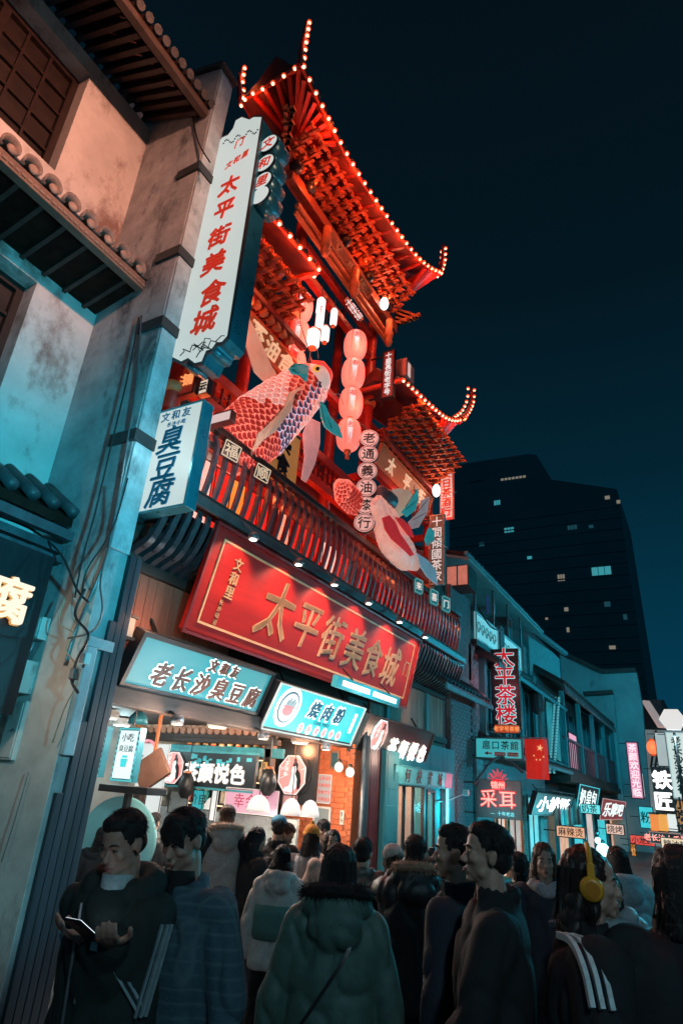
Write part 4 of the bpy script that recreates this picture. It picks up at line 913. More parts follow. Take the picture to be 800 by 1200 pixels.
t = thing('banner_cloth', 'black and orange banner with brush characters under the belly of the big carp', 'banner', at(325, 560, x=-5.0)); p0 = at(318, 528, x=-5.05); p1 = at(338, 560, x=-5.05)
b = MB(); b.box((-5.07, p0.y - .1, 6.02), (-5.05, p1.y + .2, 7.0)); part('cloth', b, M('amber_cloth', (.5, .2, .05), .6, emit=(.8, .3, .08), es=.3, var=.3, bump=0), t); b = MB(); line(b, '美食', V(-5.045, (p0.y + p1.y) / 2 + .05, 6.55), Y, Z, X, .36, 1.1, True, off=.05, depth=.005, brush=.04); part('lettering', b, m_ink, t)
b = MB(); b.box((-5.08, p0.y - .1, 6.99), (-5.03, p1.y + .2, 7.03)); part('rod', b, m_dark, t)

# ================================================================== CARP LANTERNS
def fish(label, spine, up, rad, mats, fins, name='carp_lantern', wide=.62, scale_cut=None, nseg=28, flat=1.0):
    """spine: points from head to tail; rad: half heights along it"""
    P = crom(spine, 7); n = len(P); t = thing(name, label, 'lantern', P[n // 2]); R = np.interp(np.linspace(0, 1, n), np.linspace(0, 1, len(rad)), rad)
    fr = []
    for i, p in enumerate(P):
        d = (P[min(i + 1, n - 1)] - P[max(i - 1, 0)]).normalized(); a = (up - d * up.dot(d)).normalized(); c = d.cross(a); fr.append((p, d, a, c))
    rings = []
    for (p, d, a, c), r in zip(fr, R): rings.append([p + a * (r * math.cos(2 * math.pi * k / nseg)) + c * (r * wide * math.sin(2 * math.pi * k / nseg)) for k in range(nseg)])
    b = MB(); b.loft(rings); body = part('body', b, mats['body'], t, True)
    # overlapping scales: thin raised plates, colour by patch
    sc = {k: MB() for k in ('red', 'white', 'grey')}
    for i in range(int(n * .24), n - 1):
        p, d, a, c = fr[i]; r = R[i]; m = max(8, int(2 * math.pi * r / .125))
        for k in range(m):
            th = 2 * math.pi * (k + .5 * (i % 2)) / m; nrm = (a * math.cos(th) + c * math.sin(th) / wide).normalized(); q = p + a * (r * math.cos(th)) + c * (r * wide * math.sin(th)); tg = d.cross(nrm).normalized()
            s = .088; key = mats['pick'](i / n, th)
            pts = [q + nrm * .006 + (tg * x_ * s + d * y_ * s * 1.1) + nrm * (.012 if y_ > .3 else 0) for x_, y_ in ((-.75, -.6), (.75, -.6), (.8, .1), (.5, .6), (0, .85), (-.5, .6), (-.8, .1))]
            sc[key].add(pts, [tuple(range(7))])
            inn = [q + nrm * .016 + (tg * x_ * s * .80 + d * (y_ * s * .78 + .004)) for x_, y_ in ((-.75, -.6), (.75, -.6), (.7, .2), (0, 1.0), (-.7, .2))]
            sc[key].add(inn, [tuple(range(5))], 1)
    for k, mb in sc.items():
        if mb.v: o = part('scales', mb, [mats['rim_' + k], mats['in_' + k]], body); o['kind'] = 'stuff'
    for nm, mt, pts, th in fins:
        q = MB(); k = len(pts); cen = sum(pts, V(0, 0, 0)) / k; nn_ = (pts[1] - pts[0]).cross(pts[2] - pts[0]).normalized()
        q.prism([p_ - nn_ * th / 2 for p_ in pts], nn_ * th); f_ = part(nm, q, mt, t, bevel=th * .3)
        q = MB()
        for j in range(2, k - 2, 1): q.bar(pts[0].lerp(pts[j], .2) + nn_ * (th / 2 + .002), pts[0].lerp(pts[j], .9) + nn_ * (th / 2 + .002), .010)
        part('fin_ray', q, M('fin_ray', (.25, .08, .05), .6), f_)
    return t, fr, R
gl = lambda nm, c, e_, s, v=.25: M(nm, c, .5, var=v, scale=5, bump=.05, emit=e_, es=s)
mats = dict(body=gl('carp_skin', (.7, .20, .14), (.8, .08, .05), .40), rim_red=gl('scale_rim_red', (.8, .3, .2), (1, .30, .22), .62), in_red=gl('scale_red', (.6, .06, .05), (.60, .014, .01), .30),
            rim_white=gl('scale_rim_white', (.85, .75, .7), (1, .60, .54), .62), in_white=gl('scale_white', (.85, .6, .55), (1, .40, .34), .46),
            rim_grey=gl('scale_rim_grey', (.6, .62, .75), (.7, .6, .75), .65), in_grey=gl('scale_grey', (.10, .12, .22), (.16, .05, .08), .3),
            pick=lambda f, th: 'white' if (f < .55 and math.sin(3 * th + 9 * f) > .35) or (.40 < f < .6 and math.cos(th) > .55) else ('grey' if f < .62 and math.cos(th) < -.15 else 'red'))
K = lambda px, py, x=-4.55: at(px, py, x=x - .5)
mfin = gl('fin_cream', (.78, .55, .42), (.9, .45, .30), .30); mfint = gl('fin_teal', (.05, .40, .42), (.04, .38, .38), .35); mgr = gl('fin_grey', (.45, .40, .42), (.6, .4, .4), .28)
upv = V(-.25, -.35, 1)
t, fr, R = fish('big red and white carp lantern leaping over the balcony rail', [K(384, 436), K(366, 448), K(336, 472), K(306, 498), K(284, 516), K(262, 532)], upv,
     [.13, .36, .44, .48, .44, .30], mats,
     [('pectoral_fin', mfin, [K(355, 452, -4.16), K(345, 462, -4.10), K(340, 482, -4.05), K(322, 506, -4.05), K(308, 516, -4.05), K(296, 530, -4.08), K(302, 508, -4.1), K(320, 492, -4.12), K(333, 476, -4.14), K(338, 460, -4.18)], .03),
      ('dorsal_fin', mfin, [K(332, 452, -4.75), K(318, 430, -4.75), K(304, 398, -4.78), K(292, 374, -4.8), K(286, 398, -4.8), K(298, 436, -4.78), K(314, 452, -4.76)], .03),
      ('tail_fin', mfin, [K(256, 540, -4.62), K(238, 520, -4.7), K(228, 512, -4.75), K(232, 540, -4.75), K(226, 566, -4.75), K(246, 560, -4.7)], .03)])
hb = MB(); h0, h1 = K(372, 436), K(380, 455)     # head: pale face mask, gill, lips
d = (K(386, 440) - K(356, 458)).normalized(); Rm = d.to_track_quat('Y', 'Z').to_matrix()
hb.ell(K(371, 445, -4.45), (.22, .30, .28), Rm, 16, 10); hd_ = part('head', hb, gl('carp_face', (.85, .72, .66), (1, .62, .52), .45, .15), t, True)
b = MB(); b.ell(K(371, 432, -4.20), (.07, .06, .06), None, 12, 8); e_o = part('eye', b, gl('eye_gold', (.8, .5, .1), (1, .5, .1), .6), hd_, True); b = MB(); b.ell(K(372, 432, -4.145), (.035, .03, .035)); part('pupil', b, m_blk, e_o, True)
b = MB(); b.tube([K(366, 424, -4.3), K(378, 426, -4.3), K(385, 434, -4.3), K(387, 446, -4.3)], [.03, .045, .045, .03], 8); part('red_crest', b, gl('crest_red', (.8, .05, .04), (1, .06, .04), .7), hd_, True)
b = MB(); b.tube([K(372, 452, -4.12), K(370, 446, -4.10), K(376, 448, -4.10), K(373, 454, -4.1)], .012, 5); part('mouth_line', b, M('ink_red'), hd_)
b = MB(); b.tube([K(384, 456, -4.3), K(390, 462, -4.25), K(398, 462, -4.2), K(402, 474, -4.2)], .009, 5); b.tube([K(362, 424, -4.3), K(364, 412, -4.3), K(372, 410, -4.3), K(373, 420, -4.3)], .008, 5); part('barbel', b, M('wire_rose', (.7, .4, .35), .4), hd_)
for nm, pts in (('gill_fin', [K(338, 432, -4.2), K(345, 426, -4.2), K(355, 426, -4.2), K(362, 430, -4.2), K(360, 440, -4.15), K(359, 448, -4.15), K(351, 440, -4.15), K(342, 438, -4.18)]), ('chest_fin', [K(374, 470, -4.2), K(380, 476, -4.15), K(386, 488, -4.15), K(397, 500, -4.15), K(401, 514, -4.15), K(390, 508, -4.15), K(380, 500, -4.18), K(376, 488, -4.2)])):
    b = MB(); nn_ = V(1, -.4, 0).normalized(); b.prism([p - nn_ * .02 for p in pts], nn_ * .04); f_ = part(nm, b, mfint, t, bevel=.012)
    q = MB()
    for j in range(1, len(pts) - 1): q.bar(pts[0].lerp(pts[j], .2) + nn_ * .022, pts[0].lerp(pts[j], .85) + nn_ * .022, .010)
    part('fin_ray', q, M('teal_dark_ray', (.01, .12, .14), .5), f_)
b = MB(); nn_ = V(1, -.5, 0).normalized(); pts = [K(362, 490, -4.9), K(374, 496, -4.9), K(374, 520, -4.9), K(368, 545, -4.9), K(358, 566, -4.9), K(352, 562, -4.9), K(356, 535, -4.9), K(354, 508, -4.9)]; b.prism(pts, nn_ * .04); part('hanging_fin', b, mgr, t, bevel=.012)
b = MB(); b.tube([K(368, 430), K(352, 380), K(350, 340)], .01, 5); part('cord', b, m_pcable, t)
point('carp_light', K(310, 500, -3.7), 8, (1, .55, .42), t, .1)
# second fish
mats2 = dict(mats); mats2['body'] = gl('carp_white', (.85, .68, .60), (1, .46, .38), .30); mats2['pick'] = lambda f, th: 'white'; mats2['rim_white'] = mats2['body']; mats2['in_white'] = mats2['body']
K2 = lambda px, py, x=-4.5: at(px, py, x=x)
t, fr, R = fish('white carp lantern with red back leaning over the rail at the far end', [K2(488, 662), K2(474, 650), K2(460, 632), K2(452, 612), K2(440, 586)], V(.2, .4, 1), [.13, .28, .33, .29, .10], mats2,
     [('tail_fin', gl('tail_blue', (.30, .42, .52), (.25, .36, .42), .32), [K2(488, 648, -4.3), K2(500, 656, -4.3), K2(510, 668, -4.3), K2(512, 686, -4.3), K2(500, 676, -4.3), K2(492, 664, -4.3)], .03),
      ('upper_fin', mgr, [K2(478, 612, -4.5), K2(490, 600, -4.5), K2(494, 586, -4.5), K2(503, 582, -4.5), K2(500, 600, -4.5), K2(490, 618, -4.5), K2(482, 620, -4.5)], .03),
      ('teal_fin', mfint, [K2(470, 600, -4.45), K2(480, 588, -4.45), K2(488, 572, -4.45), K2(490, 585, -4.45), K2(486, 598, -4.45), K2(476, 606, -4.45)], .03),
      ('fan_fin', mfin, [K2(455, 600, -4.6), K2(452, 576, -4.6), K2(466, 572, -4.6), K2(478, 574, -4.6), K2(486, 584, -4.6), K2(478, 600, -4.6), K2(464, 608, -4.6)], .03),
      ('side_fin', mfint, [K2(497, 632, -4.3), K2(502, 618, -4.3), K2(508, 622, -4.3), K2(508, 634, -4.3), K2(500, 640, -4.3)], .03)])
b = MB()
for i in range(5):
    pts = []
red_p = gl('carp_patch_red', (.6, .03, .04), (.8, .02, .02), .45)
for poly in ([(447, 607), (455, 604), (462, 612), (468, 626), (478, 640), (484, 650), (480, 652), (470, 642), (458, 632), (450, 620)], [(462, 606), (470, 608), (480, 618), (484, 630), (478, 628), (470, 618)]):
    b = MB(); b.prism([K2(x_, y_, -4.19) for x_, y_ in poly], V(.02, 0, 0)); part('red_patch', b, red_p, t)
b = MB(); b.tube([K2(455, 590, -4.5), K2(448, 580, -4.5), K2(444, 570, -4.5)], [.2, .17, .05], 10); part('grey_head', b, M('fish_grey', (.16, .14, .15), .4, var=.5), t, True)
b = MB(); b.tube([K2(498, 640, -4.3), K2(510, 632, -4.2), K2(524, 642, -4.2)], .008, 5); part('whisker', b, M('wire_rose'), t)
t, fr, R = fish('red carp lantern half hidden behind the round-disc sign', [K2(426, 596, -4.9), K2(414, 588, -4.9), K2(404, 578, -4.9), K2(396, 568, -4.9)], V(.2, .4, 1), [.1, .22, .22, .06], dict(mats, pick=lambda f, th: 'red'), [], wide=.6)
# ================================================================== GROUND FLOOR
b = MB(); b.box((-8.95, 4.37, .0), (-8.8, 10, 4.5)); part('inner_wall', b, M('pale_tiles', (.30, .34, .34), .3, var=.2, scale=3), hall)
b = MB(); b.box((-8.8, 4.37, 2.74), (-5.3, 9.5, 2.84)); part('shop_ceiling', b, m_dark, hall)
# return wall of orange bricks at the far side of the open shop
b = MB(); b.box((-6.35, 9.52, 0), (-5.02, 9.72, 2.62)); rw = part('return_wall', b, M('orange_mortar', (.36, .11, .05), .85, var=.3, scale=8, bump=.3), hall)
bm_ = MB(); bm_.box((0, 0, 0), (.235, .02, .068)); bme = bm_.mesh('brick', m_bricko)
for j in range(28):
    for i in range(6):
        x = -6.34 + i * .25 - (.125 if j % 2 else 0) * (i > 0) * .5
        if x + .235 < -5.03 and .55 + j * .078 < 2.6: inst(bme, 'brick', rw, Matrix.Translation((x, 9.503 + random.uniform(-.003, .003), .5 + j * .078)))
b = MB()
for j in range(30): b.box((-5.08 + (.03 if j % 2 else 0), 9.46, .3 + j * .078), (-5.0, 9.50, .36 + j * .078))
o = part('toothed_brick_edge', b, m_bricko, rw); o['kind'] = 'stuff'
b = MB(); b.box((-5.06, 9.72, 0), (-4.92, 9.86, 3.0)); part('post', b, m_dark, hall, bevel=.01)
b = MB(); b.tube([(-4.93, 9.66, 0), (-4.93, 9.66, 3.0)], .035, 8); part('drain_pipe', b, m_grey, hall, True)
for i in range(4):
    b = MB(); b.box((-5.02, 9.87 + i * .13, 0), (-4.97 + .005 * (i % 2), 9.99 + i * .13, 2.75)); part('plank', b, m_redd, hall)
b = MB(); b.box((-5.05, 10.40, 0), (-4.88, 10.96, 2.62)); part('pilaster', b, m_tealw, hall, bevel=.01)
for z in (.4, 1.2, 2.0):
    b = MB(); b.box((-4.885, 10.46, z), (-4.872, 10.90, z + .55)); part('pilaster_panel', b, m_tealw, hall, bevel=.006)
# shop window beyond
b = MB(); wall_x(b, -5.0, 10.96, 14.2, 0, 2.9, [(11.02, 12.42, .55, 2.12), (12.56, 13.0, .1, 2.05)], .25); part('front_wall', b, m_tealw, hall)
for (a, c, z0, z1, mm) in ((11.02, 12.42, .55, 2.12, 3), (12.56, 13.0, .1, 2.05, 1)):
    f = MB(); frame4(f, V(-5.04, a, z0), V(0, c - a, 0), V(0, 0, z1 - z0), X, .05, .06)
    w_ = part('window', f, m_dark, hall)
    for i in range(mm):
        yy = a + .05 + (c - a - .1) * i / mm; q = MB(); q.box((-5.02, yy + .01, z0 + .05), (-5.01, yy + (c - a - .1) / mm - .01, z1 - .05)); part('pane', q, M('shop_glass', (.9, .95, .95), .05, var=0, bump=0), w_)
        if i: q = MB(); q.box((-5.05, yy - .015, z0 + .05), (-4.99, yy + .015, z1 - .05)); part('mullion', q, m_black, w_)
g_ = MC['shop_glass'].node_tree.nodes['Principled BSDF']; g_.inputs['Alpha'].default_value = .10
b = MB(); b.box((-6.5, 10.98, .5), (-6.4, 13.1, 2.5)); b.box((-6.4, 13.05, .5), (-5.26, 13.15, 2.5)); b.box((-6.4, 10.9, 2.5), (-5.26, 13.15, 2.6)); part('shop_room_wall', b, M('cream_room_wall', (.7, .52, .42), .6, var=.15), hall)
t = thing('ceiling_lamp', 'warm ceiling lamp inside the lit shop window', 'lamp', (-5.7, 11.8, 2.3)); b = MB(); b.box((-6.0, 11.3, 2.36), (-5.4, 12.3, 2.40)); part('panel', b, E_('shop_panel', (1, .75, .55), 3), t); b = MB(); b.box((-6.02, 11.28, 2.40), (-5.38, 12.32, 2.44)); part('tray', b, m_white, t); point('lamp_light', (-5.7, 11.8, 2.2), 60, (1, .62, .42), t, .1)
t = thing('display_shelf', 'white shelf with boxes inside the lit shop window', 'shelf', (-6.1, 11.4, .6))
for z in (1.0, 1.35, 1.7):
    b = MB(); b.box((-6.35, 11.05, z), (-6.0, 12.3, z + .025)); part('shelf_board', b, m_white, t)
b = MB(); b.box((-6.36, 11.03, .6), (-6.3, 11.07, 2.1)); b.box((-6.36, 12.28, .6), (-6.3, 12.32, 2.1)); part('upright', b, m_grey, t)
for i in range(9):
    z = (1.025, 1.375, 1.725)[i % 3]; y = 11.12 + (i // 3) * .4 + random.uniform(0, .1); k = thing('carton', ('white', 'teal', 'brown')[i // 3] + ' carton on the ' + ('lowest', 'middle', 'top')[i % 3] + ' board of the display shelf', 'box', (-6.2, y, z))
    b = MB(); b.box((-6.3, y, z), (-6.08, y + .2, z + random.uniform(.12, .24))); part('carton_body', b, (m_white, m_tealm, m_orange)[i // 3], k, bevel=.008)
    b = MB(); b.box((-6.079, y + .04, z + .03), (-6.075, y + .16, z + .08)); part('carton_label', b, m_white, k)
# teal board over the shop window
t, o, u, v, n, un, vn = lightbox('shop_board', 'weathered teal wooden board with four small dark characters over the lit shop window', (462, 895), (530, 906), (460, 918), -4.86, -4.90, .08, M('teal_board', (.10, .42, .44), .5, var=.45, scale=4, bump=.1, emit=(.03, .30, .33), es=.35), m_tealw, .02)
b = MB(); line(b, '何校雀城', o + u * .48 + v * .5 + n * .006, un, vn, n, .26, 2.1, off=.0, depth=.01); part('lettering', b, m_lbr, t)
b = MB(); b.obox(o + u * .86 + n * .006, u * .13, v, n * .01); part('pink_lit_end', b, M('pink_end', (.6, .15, .2), .5, emit=(.75, .15, .2), es=.5, var=.3, bump=0), t)
# bright street-side tube at the far corner of the hall
t = thing('tube_lamp', 'upright cyan tube lamp on the far corner of the food hall', 'lamp', (-4.85, 13.3, 1.0)); b = MB(); b.tube([(-4.86, 13.35, .6), (-4.86, 13.35, 2.1)], .03, 8); part('tube', b, E_('cyan_tube', (.25, .95, 1), 1.3), t)
b = MB(); b.box((-4.95, 13.3, .55), (-4.88, 13.4, 2.15)); part('holder', b, m_grey, t); point('lamp_light', (-4.6, 13.3, 1.7), 30, (.1, .85, 1), t, .1)

# ---- stall inside the open shop, its own little tiled roof
YS = 8.3
st = thing('tea_stall', 'tea stall with small tiled roof and dark sign inside the open shop', 'stall', (-6.6, YS, 0))
Sx = lambda px, py, y=YS: at(px, py, y=y)
zl = Sx(235, 858).z; ridge = zl + .75
b = MB(); b.prism([V(-8.5, YS, zl), V(-8.5, YS + .85, ridge), V(-8.5, YS + .85, ridge - .1), V(-8.5, YS, zl - .08)], V(2.75, 0, 0)); sr = part('roof', b, m_dark, st)
tr_ = None
for i in range(19):
    x = -8.45 + i * .145; b = MB(); pts = [(x, YS - .04, zl + .03), (x + .12, YS + .40, zl + .36), (x + .26, YS + .85, ridge + .04)]
    b.tube(pts, .048, 8); part('tile_row', b, M('tan_roll_tile', (.55, .32, .22), .5, var=.4, scale=10, bump=.3), sr, True)
    b = MB(); b.lathe([(.055, -.02), (.055, .02)], (x, YS - .05, zl + .02), Y, 10); part('tile_end', b, M('tile_end', (.42, .20, .13), .5, var=.3), sr)
    for k in range(2): b = MB(); b.lathe([(.052, 0), (.052, .02)], Vector(pts[0]).lerp(Vector(pts[2]), .33 + .33 * k), Vector(pts[1]) - Vector(pts[0]), 8); part('tile_joint', b, M('tile_end'), sr)
b = MB(); b.tube([(-8.6, YS + .8, ridge + .1), (-5.8, YS + .8, ridge + .14)], .07, 8); part('ridge', b, M('tan_roll_tile'), sr)
b = MB(); b.tube(crom([(-8.42, YS + .1, zl + .12), (-8.60, YS, zl + .06), (-8.75, YS - .04, zl + .16), (-8.72, YS - .04, zl + .30), (-8.62, YS, zl + .26)], 5), .04, 8); part('curled_tip', b, m_orange, sr, True)
b = MB(); b.box((-8.6, YS - .02, zl - .16), (-5.7, YS + .08, zl - .08)); part('beam', b, m_dark, st, bevel=.01); b = MB(); b.box((-8.6, YS, zl - .34), (-5.6, YS + .06, zl - .20)); part('beam', b, m_tealw, st, bevel=.01)
for x in (-8.5, -5.95):
    b = MB(); b.box((x, YS, 0), (x + .14, YS + .14, zl - .08)); part('post', b, m_dark, st, bevel=.01)
b = MB(); b.box((-8.3, YS + .25, 0), (-5.95, YS + .85, 1.05)); part('counter', b, m_tealw, st, bevel=.01)
for i in range(5):
    b = MB(); b.box((-8.25 + i * .45, YS + .235, .1), (-7.87 + i * .45, YS + .25, .95)); part('counter_panel', b, M('counter_pale', (.4, .5, .5), .5), st, bevel=.006)
# dark hanging sign of the stall
tl, tr, bl = Sx(197, 880, YS - .3), Sx(302, 879, YS - .3), Sx(198, 919, YS - .3); z1 = tl.z; z0 = bl.z
t = thing('tea_stall_sign', 'dark hanging sign with octagonal lady emblem and white characters inside the open shop', 'sign', (tl.x, YS - .3, z0))
b = MB(); b.box((tl.x, YS - .3, z0), (tr.x, YS - .24, z1)); part('board', b, m_blk, t, bevel=.006); hh = z1 - z0; NN = V(0, -1, 0)
b = MB(); b.box((tl.x, YS - .31, z0 - .03), (tr.x, YS - .22, z0)); part('rail', b, m_tealw, t); b = MB(); b.box((tl.x, YS - .31, z1), (tr.x, YS - .22, z1 + .03)); part('rail', b, m_tealw, t)
lady(False, V(tl.x + hh * .38, YS - .302, (z0 + z1) / 2), hh * .50, X, Z, NN, t)
for i, c in enumerate('茶颜悦色'):
    q = V(tl.x + hh * 1.05 + i * hh * .62 + .05, YS - .303, z0 + hh * .42); b = MB(); put(b, c, q, X, Z, NN, hh * .60, off=.065, depth=.005, shear=.05); part('letter_glow', b, M('dim_halo', (.2, .2, .2), .5, emit=(.45, .36, .32), es=.6, var=0, bump=0), t)
    b = MB(); put(b, c, q + NN * .008, X, Z, NN, hh * .60, off=.026, depth=.015, shear=.05); part('letter', b, E_('letter_cream', (1, .94, .86), 1.3), t)
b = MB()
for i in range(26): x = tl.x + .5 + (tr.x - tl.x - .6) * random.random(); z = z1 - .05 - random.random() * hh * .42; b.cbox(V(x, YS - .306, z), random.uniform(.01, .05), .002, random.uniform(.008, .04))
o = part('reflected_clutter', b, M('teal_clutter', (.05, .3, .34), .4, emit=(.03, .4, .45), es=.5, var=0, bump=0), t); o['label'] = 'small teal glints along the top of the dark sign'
c0 = at(343, 908, y=9.0); t = thing('lady_sign', 'hanging octagonal sign of a lady by the brick wall', 'sign', c0); b = MB(); b.lathe([(.34, 0), (.34, .05)], c0 + Y * .01, Y, 8); part('case', b, m_blk, t); lady(False, c0 + NN * .004, .30, X, Z, NN, t)
b = MB(); b.tube([c0 + Z * .3, c0 + Z * .6], .008, 5); part('cord', b, m_pcable, t); b = MB(); b.box((c0.x - .42, 9.04, c0.z - .42), (c0.x + .42, 9.08, c0.z + .5)); part('backboard', b, m_blk, t)
# stall goods: posters, panels, pendant lamps
def poster(label, px0, py0, px1, py1, y, face, text='', size=.08, ml=None, frm=m_white, name='poster', fr=.012, col2=None):
    a, c = at(px0, py1, y=y), at(px1, py0, y=y); t = thing(name, label, 'poster', a)
    b = MB(); b.box((a.x, y, a.z), (c.x, y + .015, c.z)); part('sheet', b, face, t); b = MB(); frame4(b, V(a.x, y, a.z), V(c.x - a.x, 0, 0), V(0, 0, c.z - a.z), NN, fr, .01); part('frame', b, frm, t)
    if text:
        b = MB()
        for i, tx in enumerate(text): line(b, tx, V((a.x + c.x) / 2, y - .002, c.z - (c.z - a.z) * (i + .6) / (len(text) + .2)), X, Z, NN, size, 1.05, off=.0, depth=.004)
        part('lettering', b, ml or m_ink, t)
    if col2: b = MB(); w = c.x - a.x; h = c.z - a.z; b.lathe([(min(w, h) * .25, 0), (min(w, h) * .25, .004)], V(a.x + w * .5, y - .006, a.z + h * .35), Y, 14); part('picture', b, col2, t)
    return t, a, c
e_ps = lambda nm, c=0, s=0: E_(nm, c, s, var=.12)
poster('white lit back panel behind the menu boxes, with a big pink ring', 158, 872, 200, 922, 7.4, e_ps('panel_white2', (.85, .9, .88), .75), ('徐友',), .30, M('letter_grey', (.35, .35, .38), .5), name='back_panel')
c0 = at(171, 886, y=7.38); t = thing('ring_mark', 'big pink ring printed on the white back panel', 'sign', c0); b = MB(); b.tube([c0 + X * .2 * math.cos(a) + Z * .22 * math.sin(a) for a in np.linspace(0, 2 * math.pi, 20)], .022, 6); part('ring', b, M('emblem_pink'), t)
poster('pink poster with white script hung under the stall counter lamps', 262, 927, 327, 951, 8.0, e_ps('poster_pink', (.95, .42, .55), .65), ('幸会茶',), .20, E_('script_red', (.7, .05, .12), .5), name='pink_poster')
poster('white notice taped on the orange brick return wall', 371, 908, 389, 941, 9.47, e_ps('paper_pale', (.72, .70, .70), .35), ('点单须知', '奶茶果茶', '清茶冷泡', '外带请说'), .062, M('letter_red'), name='notice')
poster('small dark framed screen high on the orange brick wall', 386, 880, 398, 901, 9.46, M('dark_screen', (.03, .08, .10), .3), frm=M('brown_frame', (.2, .1, .06), .5), name='screen', fr=.03)
poster('pale framed counter window low on the orange brick wall', 366, 946, 388, 968, 9.46, e_ps('window_grey', (.35, .42, .40), .4), frm=m_white, name='hatch', fr=.03)
poster('narrow cream label strip on the brick wall by the corner', 398, 950, 403, 966, 9.46, e_ps('label_cream', (1, .7, .4), .7), ('茶', '水'), .07, m_ink, name='label_strip')
for i, (px0, py0, px1, py1, fc, lab, tx) in enumerate(((166, 930, 190, 962, e_ps('panel_white2', 0, 0), 'white panel with dark edge at the left end of the stall', ''), (196, 928, 222, 952, M('steel_panel', (.45, .47, .47), .3, metal=.6), 'brushed steel panel left in the stall', ''), (224, 926, 240, 948, e_ps('panel_teal', (.05, .55, .62), .6), 'teal notice in the middle of the stall', ('价目',)), (244, 926, 256, 962, e_ps('panel_white3', (.95, .95, .9), .85), 'tall narrow white notice right of the teal one', ''), (330, 932, 348, 944, M('pink_grey', (.5, .32, .32), .5), 'grey pink panel right of the pink poster', ''), (160, 960, 350, 990, M('glass_case', (.35, .40, .40), .2, var=.5, scale=6), 'long glass case along the stall front', ''))):
    poster(lab, px0, py0, px1, py1, 8.15 + i * .02, fc, tx, .16, m_ink, m_dark, name='stall_panel')
for i, (px, py, s) in enumerate(((303, 944, .95), (341, 948, .82), (363, 950, .78), (246, 946, .6))):
    c = at(px, py, y=7.7 + .25 * i); t = thing('pendant_lamp', ('leftmost dome lamp over the pink poster', 'middle white dome lamp right of the pink poster', 'right white dome lamp by the brick wall', 'small white dome lamp left of the pink poster')[i] + ' in the tea stall', 'lamp', c, group='white dome lamps in the tea stall')
    r = .17 * s; b = MB(); b.lathe([(r, -.07), (r * .98, -.03), (r * .82, .05), (r * .5, .11), (r * .15, .135)], c, Z, 18); part('shade', b, E_('dome_white', (.9, .86, .80), .8, var=.15), t, True)
    b = MB(); b.lathe([(r * 1.02, -.08), (r * 1.02, -.06)], c, Z, 18); part('rim', b, m_white, t); b = MB(); b.tube([c + Z * .13, c + Z * .7], .007, 5); part('cord', b, m_pcable, t)
    point('lamp_light', c - Z * .12, 22, (1, .82, .66), t, .06)
for px, py in ((410, 905), (328, 874), (397, 899)):
    c = at(px, py, y=9.2); t = thing('round_lamp', {410: 'lower right small round lamp at the brick wall', 328: 'small round lamp under the cyan sign left of the brick wall', 397: 'small round lamp beside the framed screen'}[px], 'lamp', c, group='small round lamps near the brick wall'); b = MB(); b.ell(c, (.07, .07, .075)); part('globe', b, E_('globe_pale', (1, .82, .72), 1.2), t, True); b = MB(); b.lathe([(.03, .06), (.04, .09), (.02, .12)], c, Z, 8); part('cap', b, m_black, t); point('lamp_light', c + V(0, -.15, -.05), 9, (1, .5, .28), t, .05)
for x, y, z, e_, cc in ((-7.2, 6.3, 2.6, 34, (.75, .95, 1)), (-6.0, 7.2, 2.6, 40, (1, .80, .62)), (-8.0, 7.3, 2.6, 26, (.6, .95, 1)), (-5.7, 8.9, 2.55, 36, (1, .36, .16))):
    t = thing('ceiling_lamp', 'flat ceiling lamp of the open shop, ' + ({-7.2: 'above the menu boxes', -6.0: 'in front of the tiled stall roof', -8.0: 'deep behind the menu boxes', -5.7: 'by the orange brick wall'}[x]), 'lamp', (x, y, z)); b = MB(); b.lathe([(.14, .10), (.15, .02), (.13, .0)], (x, y, z + .02), Z, 16); part('housing', b, m_white, t); b = MB(); b.lathe([(.12, -.01), (.12, .0)], (x, y, z + .015), Z, 16); part('diffuser', b, e_warm, t)
    point('lamp_light', (x, y, z - .08), e_, cc, t, .1)
